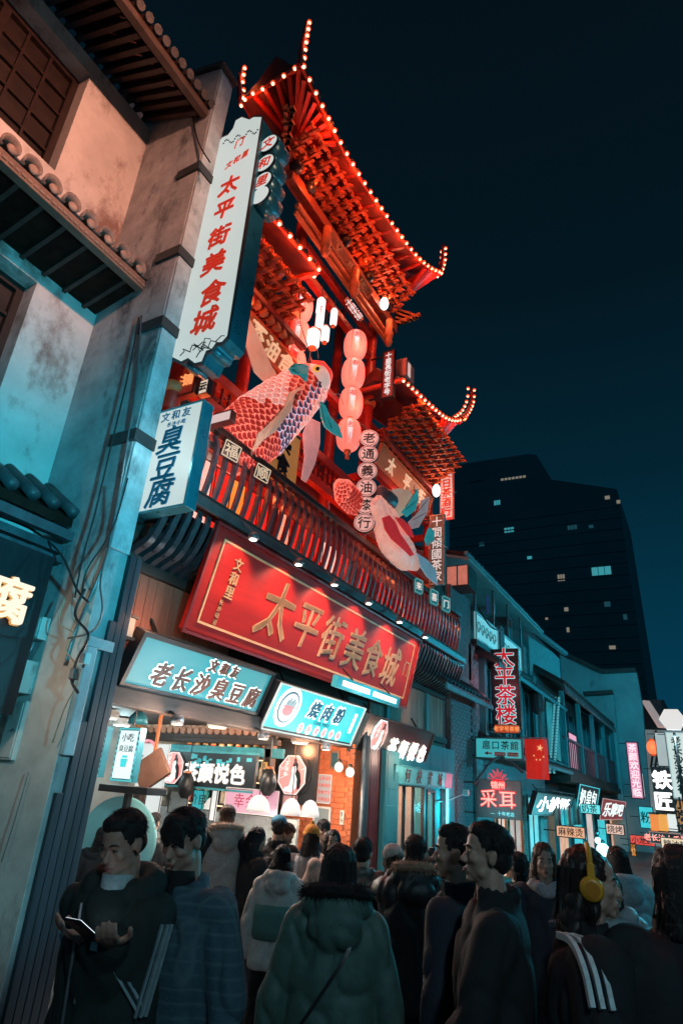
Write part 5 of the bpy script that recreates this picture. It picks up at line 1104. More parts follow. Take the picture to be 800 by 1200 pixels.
# menu light boxes
for k, (p0, p1, lab) in enumerate((((107, 851), (127, 910), 'left lit menu box, half behind the plank pillar'), ((129, 853), (166, 915), 'right lit menu box with a teal cup drawing'))):
    a, c = at(p0[0], p1[1], y=5.0), at(p1[0], p0[1], y=5.0); t = thing('menu_box', lab, 'light box', a, group='lit menu boxes')
    b = MB(); b.box((a.x, 5.0, a.z), (c.x, 5.08, c.z)); part('case', b, m_tealm, t); b = MB(); b.box((a.x + .025, 4.992, a.z + .03), (c.x - .025, 4.998, c.z - .03)); part('face', b, E_('menu_face', (.80, .92, .92), .95), t)
    b = MB()
    for i in range(10):
        f = (i + .5) / 10
        for zz in (a.z + .012, c.z - .012): b.cbox(V(a.x + (c.x - a.x) * f, 4.995, zz), .012, .004, .008)
        for xx in (a.x + .012, c.x - .012): b.cbox(V(xx, 4.995, a.z + (c.z - a.z) * f), .008, .004, .012)
    part('bulb_border', b, E_('border_teal', (.1, .6, .65), .7), t)['kind'] = 'stuff'
    b = MB(); cx = (a.x + c.x) / 2; line(b, '小吃' if k else '套', V(cx, 4.99, c.z - .10), X, Z, NN, .09, 1.0, off=.0, depth=.004); line(b, '臭豆腐' if k else '餐', V(cx, 4.99, c.z - .21), X, Z, NN, .07, 1.0, off=.0, depth=.004); part('lettering', b, m_ink, t)
    b = MB(); z = a.z + .14; b.prism([V(cx - .05, 4.988, z + .08), V(cx + .05, 4.988, z + .08), V(cx + .035, 4.988, z), V(cx - .035, 4.988, z)], V(0, .003, 0)); b.cbox(V(cx, 4.989, z + .10), .035, .002, .012); part('cup_drawing', b, M('cup_teal', (.03, .4, .42), .5, emit=(.02, .35, .38), es=.5, var=0, bump=0), t)
    b = MB(); b.tube([(cx, 5.04, c.z), (cx, 5.04, 2.74)], .008, 5); part('cord', b, m_pcable, t)
point('menu_light', (-5.4, 4.7, 2.1), 5, (.5, .95, 1), t, .08)
# hung monitor seen from behind, tilted, and its dark shelf
c = at(178, 902, y=5.6); t = thing('monitor', 'dark brown tilted monitor back hanging beside the menu boxes', 'monitor', c); ax = (V(.75, .2, .55).normalized(), V(0, 0, 0), V(-.5, -.1, .8).normalized()); ax = (ax[0], ax[0].cross(ax[2]).normalized(), ax[2])
b = MB(); b.cbox(c, .19, .03, .16, (ax[0], ax[1], ax[0].cross(ax[1]))); part('case', b, M('brown_case', (.16, .085, .06), .4, var=.3), t, bevel=.01); b = MB(); b.cbox(c - ax[1] * .04, .13, .012, .10, (ax[0], ax[1], ax[0].cross(ax[1]))); part('back_cover', b, M('brown_case2', (.10, .06, .05), .4), t, bevel=.006)
b = MB(); b.bar(c, c + V(0, 0, .75), .03); part('hanger', b, m_orange, t)
a, d = at(120, 922, y=5.2), at(178, 918, y=5.2); t = thing('dark_shelf', 'long black shelf under the menu boxes', 'shelf', a); b = MB(); b.box((a.x, 5.15, a.z - .04), (d.x, 5.45, a.z + .03)); part('board', b, m_black, t, bevel=.006); b = MB(); b.box((a.x + .3, 5.25, a.z - .5), (a.x + .36, 5.31, a.z - .04)); part('post', b, m_black, t)
# round teal board on a stand
c = at(138, 986, y=5.5); rr_ = .435; nn = V(.35, -.93, 0).normalized(); t = thing('round_board', 'large round teal board standing behind the phone man', 'board', (c.x, 5.5, 0))
b = MB(); b.lathe([(rr_, 0), (rr_, .04)], c, nn, 40); part('disc', b, M('teal_disc', (.22, .60, .64), .45, var=.12, scale=2.5, bump=.03), t); b = MB(); b.tube([c + (nn.cross(Z) * math.cos(a) + Z * math.sin(a)) * rr_ + nn * .02 for a in np.linspace(0, 2 * math.pi, 41)], .014, 6); part('rim', b, M('teal_rim', (.35, .75, .78), .3, metal=.3), t)
b = MB(); b.tube([c - Z * rr_, (c.x, c.y, .02)], .03, 8); b.lathe([(.28, 0), (.28, .02), (.06, .04)], (c.x, c.y, .0), Z, 20); part('stand', b, m_black, t)
# chrome lantern hooks row / teal stall lantern seen at left top
c = at(163, 838, y=5.6); t = thing('cone_lamp', 'small dark teal cone lamp under the left end of the teal sign', 'lamp', c); b = MB(); b.lathe([(.12, -.10), (.10, -.02), (.03, .06)], c, Z, 14); part('shade', b, m_tealm, t, True); b = MB(); b.tube([c + Z * .06, c + Z * .4], .01, 5); part('stem', b, m_orange, t); b = MB(); b.ell(c - Z * .06, (.04, .04, .04)); part('bulb', b, m_grey, t)
c = at(262, 832, y=8.2)
for px, py, lab in ((137, 700, 'small cream lantern in the corner above the left end of the teal sign'),):
    c = at(146, 735, x=-5.05); t = thing('corner_lantern', lab, 'lantern', c); point('lantern_light', c + V(.15, .25, .12), 9, (1, .45, .25), t, .05); b = MB(); b.cbox(c, .07, .07, .10); part('shade', b, M('cream_shade', (.5, .36, .26), .6, emit=(.6, .4, .25), es=.3, var=.2, bump=0), t, bevel=.01); [part('frame', MB().cbox(c + Z * q, .09, .09, .012), m_dark, t) for q in (.11, -.11)]
# dark hanging bundles under the stall sign
for px, py, lab in ((218, 922, 'dark round cloth bundle hanging at the left end of the stall sign'), (314, 918, 'dark round wicker lantern hanging between the two lady signs')):
    c = at(px, py, y=7.9); t = thing('hanging_bundle', lab, 'lantern', c); b = MB(); b.lathe([(.05, -.16), (.11, -.08), (.13, .02), (.10, .12), (.05, .2)], c, Z, 12); part('body', b, m_black, t, True); b = MB(); b.tube([c + Z * .2, c + Z * .6], .01, 5); part('cord', b, m_pcable, t); b = MB(); b.lathe([(.06, .19), (.06, .22)], c, Z, 10); part('cap', b, m_orange, t)

# goods on the back shelves of the stall
for j, z in enumerate((1.55, 1.95, 2.3)):
    t = thing('wall_shelf', ('lowest', 'middle', 'topmost')[j] + ' long shelf on the back wall of the tea stall', 'shelf', (-7.2, 9.3, z)); b = MB(); b.box((-8.5, 9.25, z), (-6.4, 9.5, z + .03)); part('shelf_board', b, m_dark, t)
    b = MB(); b.box((-8.5, 9.24, z - .02), (-6.4, 9.25, z)); part('lit_edge', b, E_('shelf_edge_warm', (1, .72, .45), 1.5), t)
jar = {}
for j, z in enumerate((1.58, 1.98, 2.33)):
    for i in range(11):
        nm_, c_ = (('teal', (.03, .35, .38)), ('cream', (.75, .62, .5)), ('red', (.6, .06, .04)))[(i * 5 + j) % 3]; x = -8.4 + i * .19
        t = thing('tea_tin', nm_ + ' tea tin on the ' + ('lowest', 'middle', 'topmost')[j] + ' stall shelf, ' + ORD[i] + ' from the left', 'tin', (x, 9.36, z), group='tea tins on the stall shelves')
        if nm_ not in jar:
            b = MB(); b.lathe([(.055, 0), (.058, .01), (.058, .17), (.05, .18)], (0, 0, 0), Z, 12); q = MB(); q.lathe([(.05, .18), (.052, .20), (.02, .21)], (0, 0, 0), Z, 12); jar[nm_] = (b.mesh('tin_body', M('tin_' + nm_, c_, .35, var=.15), True), q.mesh('lid', m_gold, True))
        inst(jar[nm_][0], 'tin_body', t, wm(t)); inst(jar[nm_][1], 'lid', t, wm(t))
point('stall_light', (-7.4, 8.95, 2.6), 30, (1, .75, .5), st, .1)

for y, lab in ((5.3, 'near'), (6.9, 'middle'), (8.5, 'far')):  # hidden down lights added to brighten the queue
    t = thing('added_down_light', 'added hidden down light under the shop lintel, the ' + lab + ' one', 'lamp', (-4.95, y, 2.5)); b = MB(); b.lathe([(.05, .10), (.07, .06), (.07, 0)], (-4.98, y, 2.46), Z, 14); part('housing', b, m_grey, t, True); b = MB(); b.lathe([(.055, -.004), (.055, 0)], (-4.98, y, 2.458), Z, 14); part('lens', b, e_warm, t); b = MB(); b.bar((-4.98, y, 2.54), (-5.12, y, 2.6), .02); part('arm', b, m_black, t)
    point('lamp_light', (-4.93, y, 2.36), 75, (1, .70, .52), t, .06)

for i in range(16):
    x = -8.2 + i * .155; k = i % 4; nm_ = ('red', 'white', 'teal', 'amber')[k]; zt = zl - .34; h = .10 + .05 * ((i * 7) % 3)
    t = thing('price_tag', nm_ + ' paper tag hanging from the stall beam, ' + ORD[i] + ' from the left', 'tag', (x, YS - .05, zt - h), group='paper tags on the stall beam')
    b = MB(); b.box((x - .05, YS - .06, zt - .06 - h), (x + .05, YS - .05, zt - .06)); part('sheet', b, E_('tag_' + nm_, ((.8, .08, .06), (.8, .85, .82), (.05, .5, .55), (1, .5, .15))[k], .7, var=.2), t); b = MB(); b.tube([(x, YS - .055, zt - .06), (x, YS - .055, zt + .01)], .004, 4); part('string', b, m_pcable, t); b = MB(); put(b, '茶糖香甜鲜好味道'[i % 8], V(x, YS - .062, zt - .06 - h * .5), X, Z, NN, .07, off=0, depth=.003); part('lettering', b, m_ink, t)
for i, (x, y, z, h) in enumerate(((-7.9, 8.75, 1.05, .35), (-7.4, 8.7, 1.05, .28), (-6.9, 8.75, 1.05, .42), (-6.4, 8.7, 1.05, .3))):
    t = thing('steel_urn', ('first', 'second', 'third', 'fourth')[i] + ' steel tea urn from the left on the stall counter', 'urn', (x, y, z)); b = MB(); b.lathe([(.12, 0), (.13, .02), (.13, h), (.10, h + .04), (.03, h + .06)], (x, y, z), Z, 16); part('body', b, M('steel', (.5, .5, .5), .25, metal=.9, var=.2), t, True); b = MB(); b.tube([(x, y - .13, z + .08), (x, y - .19, z + .07), (x, y - .20, z + .03)], .015, 6); part('tap', b, m_black, t)
# ================================================================== STREET BEYOND
DX = -5.0
# ---- tea house (dark grey brick) with upper balcony
th_ = thing('tea_house', 'dark grey brick tea house with an upper lit balcony beyond the food hall', 'building', (-5.2, 14.4, 0))
b = MB(); b.box((-12, 14.35, 0), (-5.32, 22.2, 5.9)); part('wall', b, m_mortar, th_)
b = MB(); b.box((-5.32, 14.5, 0), (-5.2, 16.1, 6.9)); b.box((-5.32, 15.9, 3.3), (-5.2, 22.2, 5.7)); wl = part('front_wall', b, m_mortar, th_)
bb = MB(); bb.box((0, 0, 0), (.015, .225, .068)); bbm = bb.mesh('brick', m_brickt)
cnt = 0
for j in range(66):
    for i in range(7):
        y = 14.5 + i * .24 + (.12 if j % 2 else 0)
        if y + .225 < 16.12 and cnt < 300: inst(bbm, 'brick', wl, Matrix.Translation((-5.2 + random.uniform(-.004, .003), y, .75 + j * .08))); cnt += 1
b = MB()
for j in range(30):
    for i in range(24):
        y = 16.2 + i * .24 + (.12 if j % 2 else 0); b.box((-5.2, y, 3.35 + j * .08), (-5.185, y + .225, 3.418 + j * .08))
for j in range(40):
    for i in range(3): b.box((-5.2, 14.5 + i * .24, .75 + (j + 42) * .08 if False else .75 + j * .08), (-5.19, 14.5 + i * .24 + .01, .80 + j * .08))
o = part('small_bricks', b, m_brickt, th_); o['kind'] = 'stuff'
b = MB(); b.box((-5.32, 16.1, 5.7), (-5.05, 22.2, 5.85)); part('balcony_slab', b, m_dark, th_)
for y0, y1, lab in ((16.15, 18.3, 'near'), (18.75, 21.0, 'far')):
    q = MB(); q.box((-5.12, y0, 5.86), (-5.08, y1, 6.62)); pn = part('balcony_panel', q, M('pale_cyan_panel', (.55, .75, .76), .5, var=.2, scale=2, emit=(.30, .72, .74), es=.42), th_)
    q = MB(); frame4(q, V(-5.08, y0, 5.86), V(0, y1 - y0, 0), V(0, 0, .76), X, .05, .03); part('panel_frame', q, m_white, pn)
    for k in range(5):
        cy = y0 + .25 + k * (y1 - y0 - .3) / 5; q = MB(); q.tube([V(-5.07, cy + .16 * math.cos(a) * (1 - a / 9), 6.2 + .22 * math.sin(a) * (1 - a / 9)) for a in np.linspace(0, 7, 14)], .014, 4); part('scroll', q, M('scroll_grey', (.18, .30, .30), .5), pn)
for y in (18.3, 21.0):
    q = MB(); q.box((-5.15, y + .02, 5.86), (-5.0, y + .43, 6.75)); part('pier', q, m_brickt, th_)
for y in (16.2, 18.0, 19.6, 21.2):
    q = MB(); q.box((-5.15, y, 6.62), (-5.09, y + .06, 7.8)); part('post', q, m_grey, th_)
tl, tr = at(549, 656, x=-4.9), at(634, 731, x=-4.9); q = MB(); q.prism([V(-7.6, tl.y, 8.35), V(-4.9, tl.y, 7.72), V(-4.9, tl.y, 7.80), V(-7.6, tl.y, 8.5)], V(0, tr.y - tl.y, 0)); rf_ = part('roof', q, M('teal_roof_lining', (.30, .52, .54), .5, var=.2, scale=2), th_)
q = MB(); q.box((-4.93, tl.y - .3, 7.78), (-4.85, tr.y + .05, 7.86)); part('roof_edge', q, M('bright_edge', (.25, .40, .42), .4, var=.2), rf_)
for i in range(30): q = MB(); y = tl.y + .1 + i * .28; q.tube([(-4.9, y, 7.90), (-7.4, y, 8.55)], .06, 6) if y < tr.y else None; (part('tile_row', q, m_darktile, rf_) if q.v else None)
q = MB(); q.box((-7.6, 14.5, 5.9), (-6.8, 22, 8.3)); part('rear_wall', q, M('teal_grey_plaster', (.16, .24, .25), .7, var=.3), th_)
q = MB(); q.box((-6.3, 20.1, 5.86), (-5.2, 20.5, 7.5)); part('chimney_breast', q, m_brickd, th_)
for i, (px, py, cc, lab) in enumerate(((571, 708, (.45, .20, .50), 'purple shirt drying on the tea house balcony'), (578, 713, (.55, .62, .65), 'striped towel drying on the tea house balcony'), (597, 730, (.60, .06, .05), 'red cloth drying over the tea house balcony'))):
    c = at(px, py, x=-5.16); t = thing('laundry', lab, 'laundry', c); q = MB(); w = (.2, .3, .45)[i]; h = (.55, .3, .25)[i]; n_ = 9
    vs = [V(c.x + .03 * math.sin(k * 1.3), c.y - w / 2 + w * k / n_, c.z + h / 2 - r_ * h) for r_ in (0, 1) for k in range(n_ + 1)]; vs += [p + V(-.015, 0, 0) for p in vs]
    m_ = n_ + 1; q.add(vs, [(k, k + 1, m_ + k + 1, m_ + k) for k in range(n_)] + [(2 * m_ + k, 3 * m_ + k, 3 * m_ + k + 1, 2 * m_ + k + 1) for k in range(n_)]); part('cloth', q, M('laundry_%d' % i, cc, .8, var=.3), t)
    q = MB(); q.tube([c + V(0, -w / 2 - .05, h / 2), c + V(0, w / 2 + .05, h / 2)], .01, 5); part('rod', q, m_grey, t)
t = thing('box_screen', 'pinkish square lantern box at the roof corner of the tea house', 'lantern', at(523, 688, y=14.6)); a, c = at(523, 688, y=14.6), at(548, 661, y=14.6)
b = MB(); b.box((a.x, 14.6, a.z), (c.x, 15.3, c.z)); part('frame', b, m_dark, t)
for k in range(2):
    b = MB(); w = (c.x - a.x) / 2; b.box((a.x + k * w + .02, 14.585, a.z + .03), (a.x + (k + 1) * w - .02, 14.598, c.z - .03)); part('screen', b, M('box_screen', (.55, .28, .22), .6, emit=(.62, .22, .16), es=.55, var=.25, bump=0), t)
# low tile eave along the facade, then the shop front below
def tile_eave(y0, y1, z, x0, name, par, label=None, step=.24):
    b = MB(); b.prism([V(-5.3, y0, z + .02), V(x0, y0, z - .28), V(x0, y0, z - .22), V(-5.3, y0, z + .22)], V(0, y1 - y0, 0)); e = part(name, b, M('blue_grey_tile'), par)
    y = y0 + .1
    while y < y1:
        q = MB(); q.tube([(x0 - .02, y, z - .18), (-5.28, y, z + .22)], .055, 7); part('tile_row', q, M('blue_grey_tile'), e, True); y += step
    q = MB(); q.box((x0 - .03, y0, z - .36), (x0 + .02, y1, z - .27)); part('eave_board', q, m_tealw, e); return e
tile_eave(13.0, 16.4, 4.42, -4.75, 'low_eave', th_); tile_eave(16.4, 25.5, 5.55, -4.55, 'upper_eave', th_, step=.30); tile_eave(16.5, 25.5, 3.35, -4.5, 'door_eave', th_, step=.30)
for y in (16.7, 18.6, 20.5, 22.4):
    q = MB(); q.box((-5.25, y, 3.3), (-5.02, y + .25, 5.5)); part('pilaster', q, m_tealw, th_, bevel=.01)
for i, (a_, c_) in enumerate(((16.98, 18.55), (18.9, 20.45), (20.8, 22.35))):
    q = MB(); frame4(q, V(-5.14, a_, 3.6), V(0, c_ - a_, 0), V(0, 0, 1.7), X, .06, .05); w_ = part('window', q, m_dark, th_); q = MB(); q.box((-5.18, a_ + .06, 3.66), (-5.15, c_ - .06, 5.24)); part('pane', q, M('teal_dark_glass', (.02, .09, .11), .12, var=.5, scale=1.5, bump=0), w_)
    for k in (1, 2): q = MB(); yy = a_ + (c_ - a_) * k / 3; q.box((-5.15, yy - .02, 3.66), (-5.11, yy + .02, 5.24)); part('mullion', q, m_tealw, w_)
q = MB(); q.box((-5.32, 16.4, 0), (-5.2, 24.0, 3.3)); part('shop_wall', q, M('pale_teal_wall', (.28, .42, .44), .6, var=.3, scale=2), th_)
# ground floor door lit warm and brick piers
for (y0, y1, mm_, nm, es_) in ((17.9, 18.7, (1, .62, .48), 'lit_door', .8), (19.0, 20.4, (.85, .45, .36), 'lit_room', .5), (21.2, 22.6, (.2, .8, .9), 'lit_cyan_room', .8)):
    q = MB(); q.box((-5.195, y0, .1), (-5.17, y1, 2.1)); d_ = part('door', q, E_(nm, mm_, es_, var=.4), th_); q = MB(); frame4(q, V(-5.17, y0 - .06, .1), V(0, y1 - y0 + .12, 0), V(0, 0, 2.1), X, .07, .06); part('door_frame', q, m_orange if nm != 'lit_cyan_room' else m_tealw, d_)
    q = MB(); q.box((-5.165, (y0 + y1) / 2 - .02, .1), (-5.14, (y0 + y1) / 2 + .02, 2.1)); part('door_stile', q, m_dark, d_)
b = MB()
for j in range(26):
    for i in range(3): b.box((-5.19, 20.45 + i * .24, .2 + j * .078), (-5.16, 20.66 + i * .24, .262 + j * .078))
o = part('brick_pier', b, M('pale_brick', (.5, .36, .32), .8, var=.4), th_); o['kind'] = 'stuff'

# ---- gallery house with wooden balcony
gh = thing('gallery_house', 'timber gallery house with a railed wooden balcony and cyan lit window', 'building', (-5.3, 24, 0))
q = MB(); q.box((-12, 24.05, 0), (-5.4, 41, 6.3)); part('wall', q, M('teal_dim_plaster', (.12, .22, .24), .7, var=.35), gh)
tl, tr = at(612, 786, x=-4.4), at(718, 846, x=-4.4)
q = MB(); q.prism([V(-6.6, 25.0, 7.2), V(-4.5, 25.0, 6.05), V(-4.5, 25.0, 6.15), V(-6.6, 25.0, 7.4)], V(0, 14.2, 0)); rf_ = part('roof', q, m_darktile, gh)
for i in range(40): q = MB(); y = 25.15 + i * .35; q.tube([(-4.48, y, 6.2), (-6.5, y, 7.4)], .08, 6); part('tile_row', q, m_darktile, rf_)
q = MB(); q.box((-4.56, 25.0, 5.90), (-4.46, 39.2, 6.05)); part('eave_board', q, M('rose_beam', (.22, .07, .08), .5, var=.4), rf_)
for i in range(26):
    q = MB(); y = 25.3 + i * .54; q.cbox(V(-4.45, y, 5.86), .05, .05, .05); part('rafter_end', q, M('rose_end', (.5, .25, .24), .5), rf_)
q = MB(); q.box((-5.4, 25, 2.95), (-4.6, 39, 3.15)); bl_ = part('balcony_floor', q, m_dark, gh)
q = MB(); q.prism([V(-5.4, 25, 2.6), V(-4.5, 25, 2.75), V(-4.5, 25, 2.95), V(-5.4, 25, 3.0)], V(0, 14, 0)); part('balcony_skirt', q, m_dark, bl_)
q = MB(); q.box((-4.68, 25, 4.18), (-4.60, 39, 4.28)); part('handrail', q, M('rose_rail', (.30, .10, .12), .5, var=.3), bl_)
for i in range(36):
    q = MB(); y = 25.1 + i * .385; q.box((-4.66, y, 3.15), (-4.62, y + .06, 4.18)); part('baluster', q, M('rose_rail'), bl_)
for y in (25.05, 28.4, 31.8, 35.2, 38.6):
    q = MB(); q.box((-4.72, y, 3.15), (-4.55, y + .17, 5.9)); part('column', q, m_tealw, gh)
for k, y in enumerate((25.6, 28.9, 32.3, 35.7)):
    q = MB(); frame4(q, V(-5.38, y, 3.25), V(0, 2.6, 0), V(0, 0, 2.5), X, .08, .05); w_ = part('window', q, m_tealw, gh)
    q = MB(); q.box((-5.39, y + .08, 3.33), (-5.37, y + 2.52, 5.67)); part('pane', q, M('teal_dark_glass') if k else E_('glass_cyan', (.03, .38, .45), .45, var=.9), w_)
    q = MB(); q.box((-5.36, y + 1.27, 3.33), (-5.33, y + 1.33, 5.67)); part('mullion', q, m_tealw, w_)
c = at(708, 880, x=-5.2); t = thing('pink_screen', 'small pink lit screen in the balcony window of the gallery house', 'light box', (-5.3, 30.5, 3.4)); q = MB(); q.box((-5.34, 29.6, 3.4), (-5.28, 31.4, 4.9)); part('case', q, m_dark, t); q = MB(); q.box((-5.278, 29.65, 3.45), (-5.27, 31.35, 4.85)); part('face', q, E_('screen_pink', (1, .45, .62), .8, var=.15), t)
for i in range(14): 
    pass
c = at(648, 850, y=24.0); t = thing('light_curtain', 'upright strip of tiny cyan lights at the near corner of the gallery house', 'string lights', (c.x, 24.0, 3)); b = MB(); a_, c_ = at(644, 905, y=24.0), at(650, 818, y=24.0)
for i in range(26):
    for k in range(2): b.cbox(a_.lerp(c_, i / 25) + X * .14 * k, .03, .02, .035)
part('light', b, E_('curtain_cyan', (.2, .80, .9), .45), t)['kind'] = 'stuff'; b = MB(); b.bar(a_ + V(.07, .06, 0), c_ + V(.07, .06, 0), .3, .04); part('backing', b, m_tealw, t)
# ---- pale gable walls behind
def gable(label, pts, y, th, m, cope=m_darktile):
    P = [at(px, py, y=y) for px, py in pts]; t = thing('gable_wall', label, 'wall', (P[0].x, y, 0)); base = [V(P[-1].x, y, 0), V(P[0].x, y, 0)]
    b = MB(); b.prism(P + base, V(0, th, 0)); part('wall', b, m, t)
    for a, c in zip(P, P[1:]):
        if abs(c.x - a.x) > .3: b = MB(); b.bar(a + V(0, -.1, .06), c + V(0, -.1, .06), .5, .22); part('coping', b, cope, t)
    return t
m_gw = M('teal_white_plaster', (.42, .60, .62), .8, var=.25, scale=.5, bump=.2, stain=((.18, .26, .27), .7, .62))
gable('large pale stepped gable wall above the gallery house roof', [(655, 762), (664, 769), (706, 789), (745, 787), (752, 826), (762, 960)], 40.5, .5, m_gw)
gable('small pale gable wall with a dark cap over the gallery roof', [(684, 815), (718, 813), (724, 880)], 39.3, .35, m_gw)
t = thing('side_house', 'pale teal plaster side wall with a bright gutter left of the gables', 'house', (-6, 27, 0)); P = [at(621, 735, y=25), at(663, 768, y=34)]
b = MB(); b.prism([V(-5.6, 24.5, 0), V(-5.6, 24.5, 8.2), V(-8, 24.5, 9.2), V(-8, 24.5, 0)], V(0, 6, 0)); part('wall', b, M('teal_dim_plaster2', (.22, .38, .40), .7, var=.35), t)
b = MB(); b.tube([at(622, 736, x=-5.3), at(662, 766, x=-5.3)], .12, 8); part('gutter', b, M('bright_gutter', (.16, .28, .30), .5), t)
# ---- far street end: dark house front, canopy, signs on both sides
t = thing('end_house', 'dark house with a lit sloping canopy at the far right end of the street', 'house', (-4.5, 46, 0))
a_, c_ = at(757, 960, y=50), at(777, 820, y=50); b = MB(); b.box((a_.x, 50, 0), (c_.x, 56, c_.z)); part('wall', b, M('far_dark_wall', (.06, .07, .075), .7, var=.4), t)
b = MB(); b.bar(at(756, 822, y=48), at(775, 852, y=47), .5, .18); part('canopy_edge', b, M('rose_white_edge', (.6, .5, .48), .5, emit=(.55, .42, .40), es=.5, var=0, bump=0), t)
b = MB(); b.prism([at(754, 820, y=48.2), at(774, 820, y=48.2), at(776, 850, y=48.2)], V(0, .2, 0)); part('canopy_side', b, M('far_dark_wall'), t)
a_, c_ = at(762, 960, y=49), at(800, 856, y=49); b = MB(); b.box((a_.x, 49, 0), (c_.x + 3, 49.8, c_.z)); part('self_lit_wall', b, M('far_self_lit_wall', (.45, .50, .50), .7, var=.25, scale=.6, emit=(.35, .42, .42), es=.25), t)  # wall emits faintly by itself so that it looks lit
for i in range(4):
    b = MB(); b.bar(at(762 + i * 5, 900, y=48.7), at(768 + i * 5, 856 + i * 4, y=48.7), .12); part('conduit', b, m_dark, t)
c = at(764, 876, y=46); t = thing('red_lantern', 'glowing red lantern on the far lit wall', 'lantern', c); b = MB(); b.ell(c, (.36, .36, .42)); part('shade', b, E_('far_lantern', (1, .16, .06), 1.6), t, True); [part('cap', MB().lathe([(.2, q), (.2, q + .1)], c, Z, 10), m_orange, t) for q in (.4, -.5)]; point('lantern_light', c + V(0, -1, 0), 60, (1, .3, .15), t, .2)

# ---- hex street lamps (the first in view, the rest added unseen for their light)
def street_lamp(x, y, z, label, e_, col, r=.45, es=.9, face=1):
    t = thing('street_lamp', label, 'street lamp', (x, y, 0), group='hexagonal street lamps'); c = V(x, y, z); b = MB()
    b.prism([c + V(r * math.cos(a), 0, r * .92 * math.sin(a)) for a in [k * math.pi / 3 for k in range(6)]], V(0, .16, 0)); part('lamp_head', b, E_('hex_face', (1, .93, .88), es), t)
    b = MB(); b.lathe([(.10, 0), (.08, .3), (.05, .5), (.045, z - r)], (x, y + .08, 0), Z, 10); part('pole', b, m_black, t, True); b = MB(); b.lathe([(.16, 0), (.16, .1), (.1, .16)], (x, y + .08, 0), Z, 12); part('base', b, m_black, t)
    point('lamp_light', c + V(0, .08 * face, -r - .08), e_, col, t, .12); return t
hx = at(787, 843, y=25); street_lamp(hx.x, 25, hx.z, 'white hexagonal lamp above the right hand signs', 60, (.5, .9, 1), .42, .75)
street_lamp(1.9, 8.2, 4.3, 'added unseen hexagonal street lamp on the right side of the street, second from the viewer', 230, (.05, .75, 1), .40, 1.0)
street_lamp(1.5, -.6, 4.2, 'added unseen hexagonal street lamp just behind the viewer', 190, (.55, .85, 1), .40, 1.0)
street_lamp(1.2, 17.5, 4.3, 'added unseen hexagonal street lamp farther down the right side', 1050, (.03, .72, 1), .40, 1.0)
street_lamp(1.2, 30, 9.2, 'added unseen tall hexagonal street lamp half way down the street', 1700, (.03, .72, 1), .40, 1.0)
t = thing('flood_lamp', 'added unseen warm flood lamp on a tall pole across the street from the plaster house', 'lamp', (1.8, 1.0, 0)); c = V(1.8, 1.0, 9.6)  # out-of-view lamp added to warm the upper plaster wall
b = MB(); b.tube([(1.8, 1.0, 0), (1.8, 1.0, 9.5)], [.09, .05], 10); part('pole', b, m_black, t, True); b = MB(); b.box((1.68, .8, 9.45), (1.9, 1.2, 9.75)); part('housing', b, m_grey, t, bevel=.01)
b = MB(); b.box((1.665, .84, 9.49), (1.675, 1.16, 9.71)); part('lens', b, e_warm, t); spot('added_flood_light', (1.64, 1.0, 9.6), (-6.3, 2.4, 9.1), 4300, (1, .42, .27), t, 52, 1.0, .15)

t = thing('flood_lamp', 'added unseen cyan flood lamp low on a pole across the street from the plaster house', 'lamp', (1.9, 1.6, 0))  # out-of-view lamp added for the cyan wash on the lower walls
b = MB(); b.tube([(1.9, 1.6, 0), (1.9, 1.6, 3.3)], [.07, .05], 10); part('pole', b, m_black, t, True); b = MB(); b.box((1.78, 1.45, 3.25), (1.98, 1.75, 3.5)); part('housing', b, m_grey, t, bevel=.01)
b = MB(); b.box((1.765, 1.48, 3.28), (1.775, 1.72, 3.47)); part('lens', b, E_('cyan_lens', (.1, .9, 1), 3), t); spot('added_flood_light', (1.74, 1.6, 3.4), (-6.0, 3.2, 5.0), 2700, (.03, .70, .95), t, 50, 1.0, .12); spot('added_flood_light', (1.74, 1.6, 3.4), (-5.6, 3.9, 1.3), 900, (.25, .80, .95), t, 17, .8, .1)

# ---- signs along the far street
NN = V(0, -1, 0)
neon = E_('neon_red', (.95, .03, .06), 1.0); neon_c = E_('neon_cyan_edge', (.35, .95, 1), .9)
t, o, w, h = vsign('tall vertical neon sign with four red cyan-edged characters on the tea house', (574, 761), (606, 760), (577, 853), 17.0, '', .1, M('neon_back', (.02, .03, .04), .4), neon, th=.16)
for i, c in enumerate('太平茶楼'):
    q = o + V(w / 2, -.02, h * (.885 - i * .24)); b = MB(); put(b, c, q, X, Z, NN, .56, off=.052, depth=.006, sy=.95); part('neon_edge', b, neon_c, t); b = MB(); put(b, c, q + NN * .012, X, Z, NN, .56, off=.026, depth=.01, sy=.95); part('letter', b, E_('neon_fill', (.55, .012, .03), .8), t)
point('neon_light', o + V(w / 2, -.6, h / 2), 10, (1, .15, .2), t, .1)
vsign('small orange panel with red digits right under the neon tea house sign', (579, 849), (608, 849), (579, 859), 16.9, '老字号茶楼', .13, M('panel_brick', (.35, .05, .03), .5, emit=(.6, .10, .04), es=.5, var=0, bump=0), E_('orange_writing'), vertical=False, fr=.01, gap=1.05)
t, o, w, h = vsign('teal framed sign with tea house characters and an arrow', (555, 864), (611, 864), (557, 889), 16.0, '', .2, E_('sign_cyan', (.06, .55, .60), .62, var=.15), m_ink, M('dark_teal_frame', (.02, .10, .12), .4), fr=.04)
b = MB(); line(b, '扈口茶館', o + V(w * .54, -.012, h * .64), X, Z, NN, .21, 1.1, off=.015, depth=.006, brush=.02); part('lettering', b, m_ink, t)
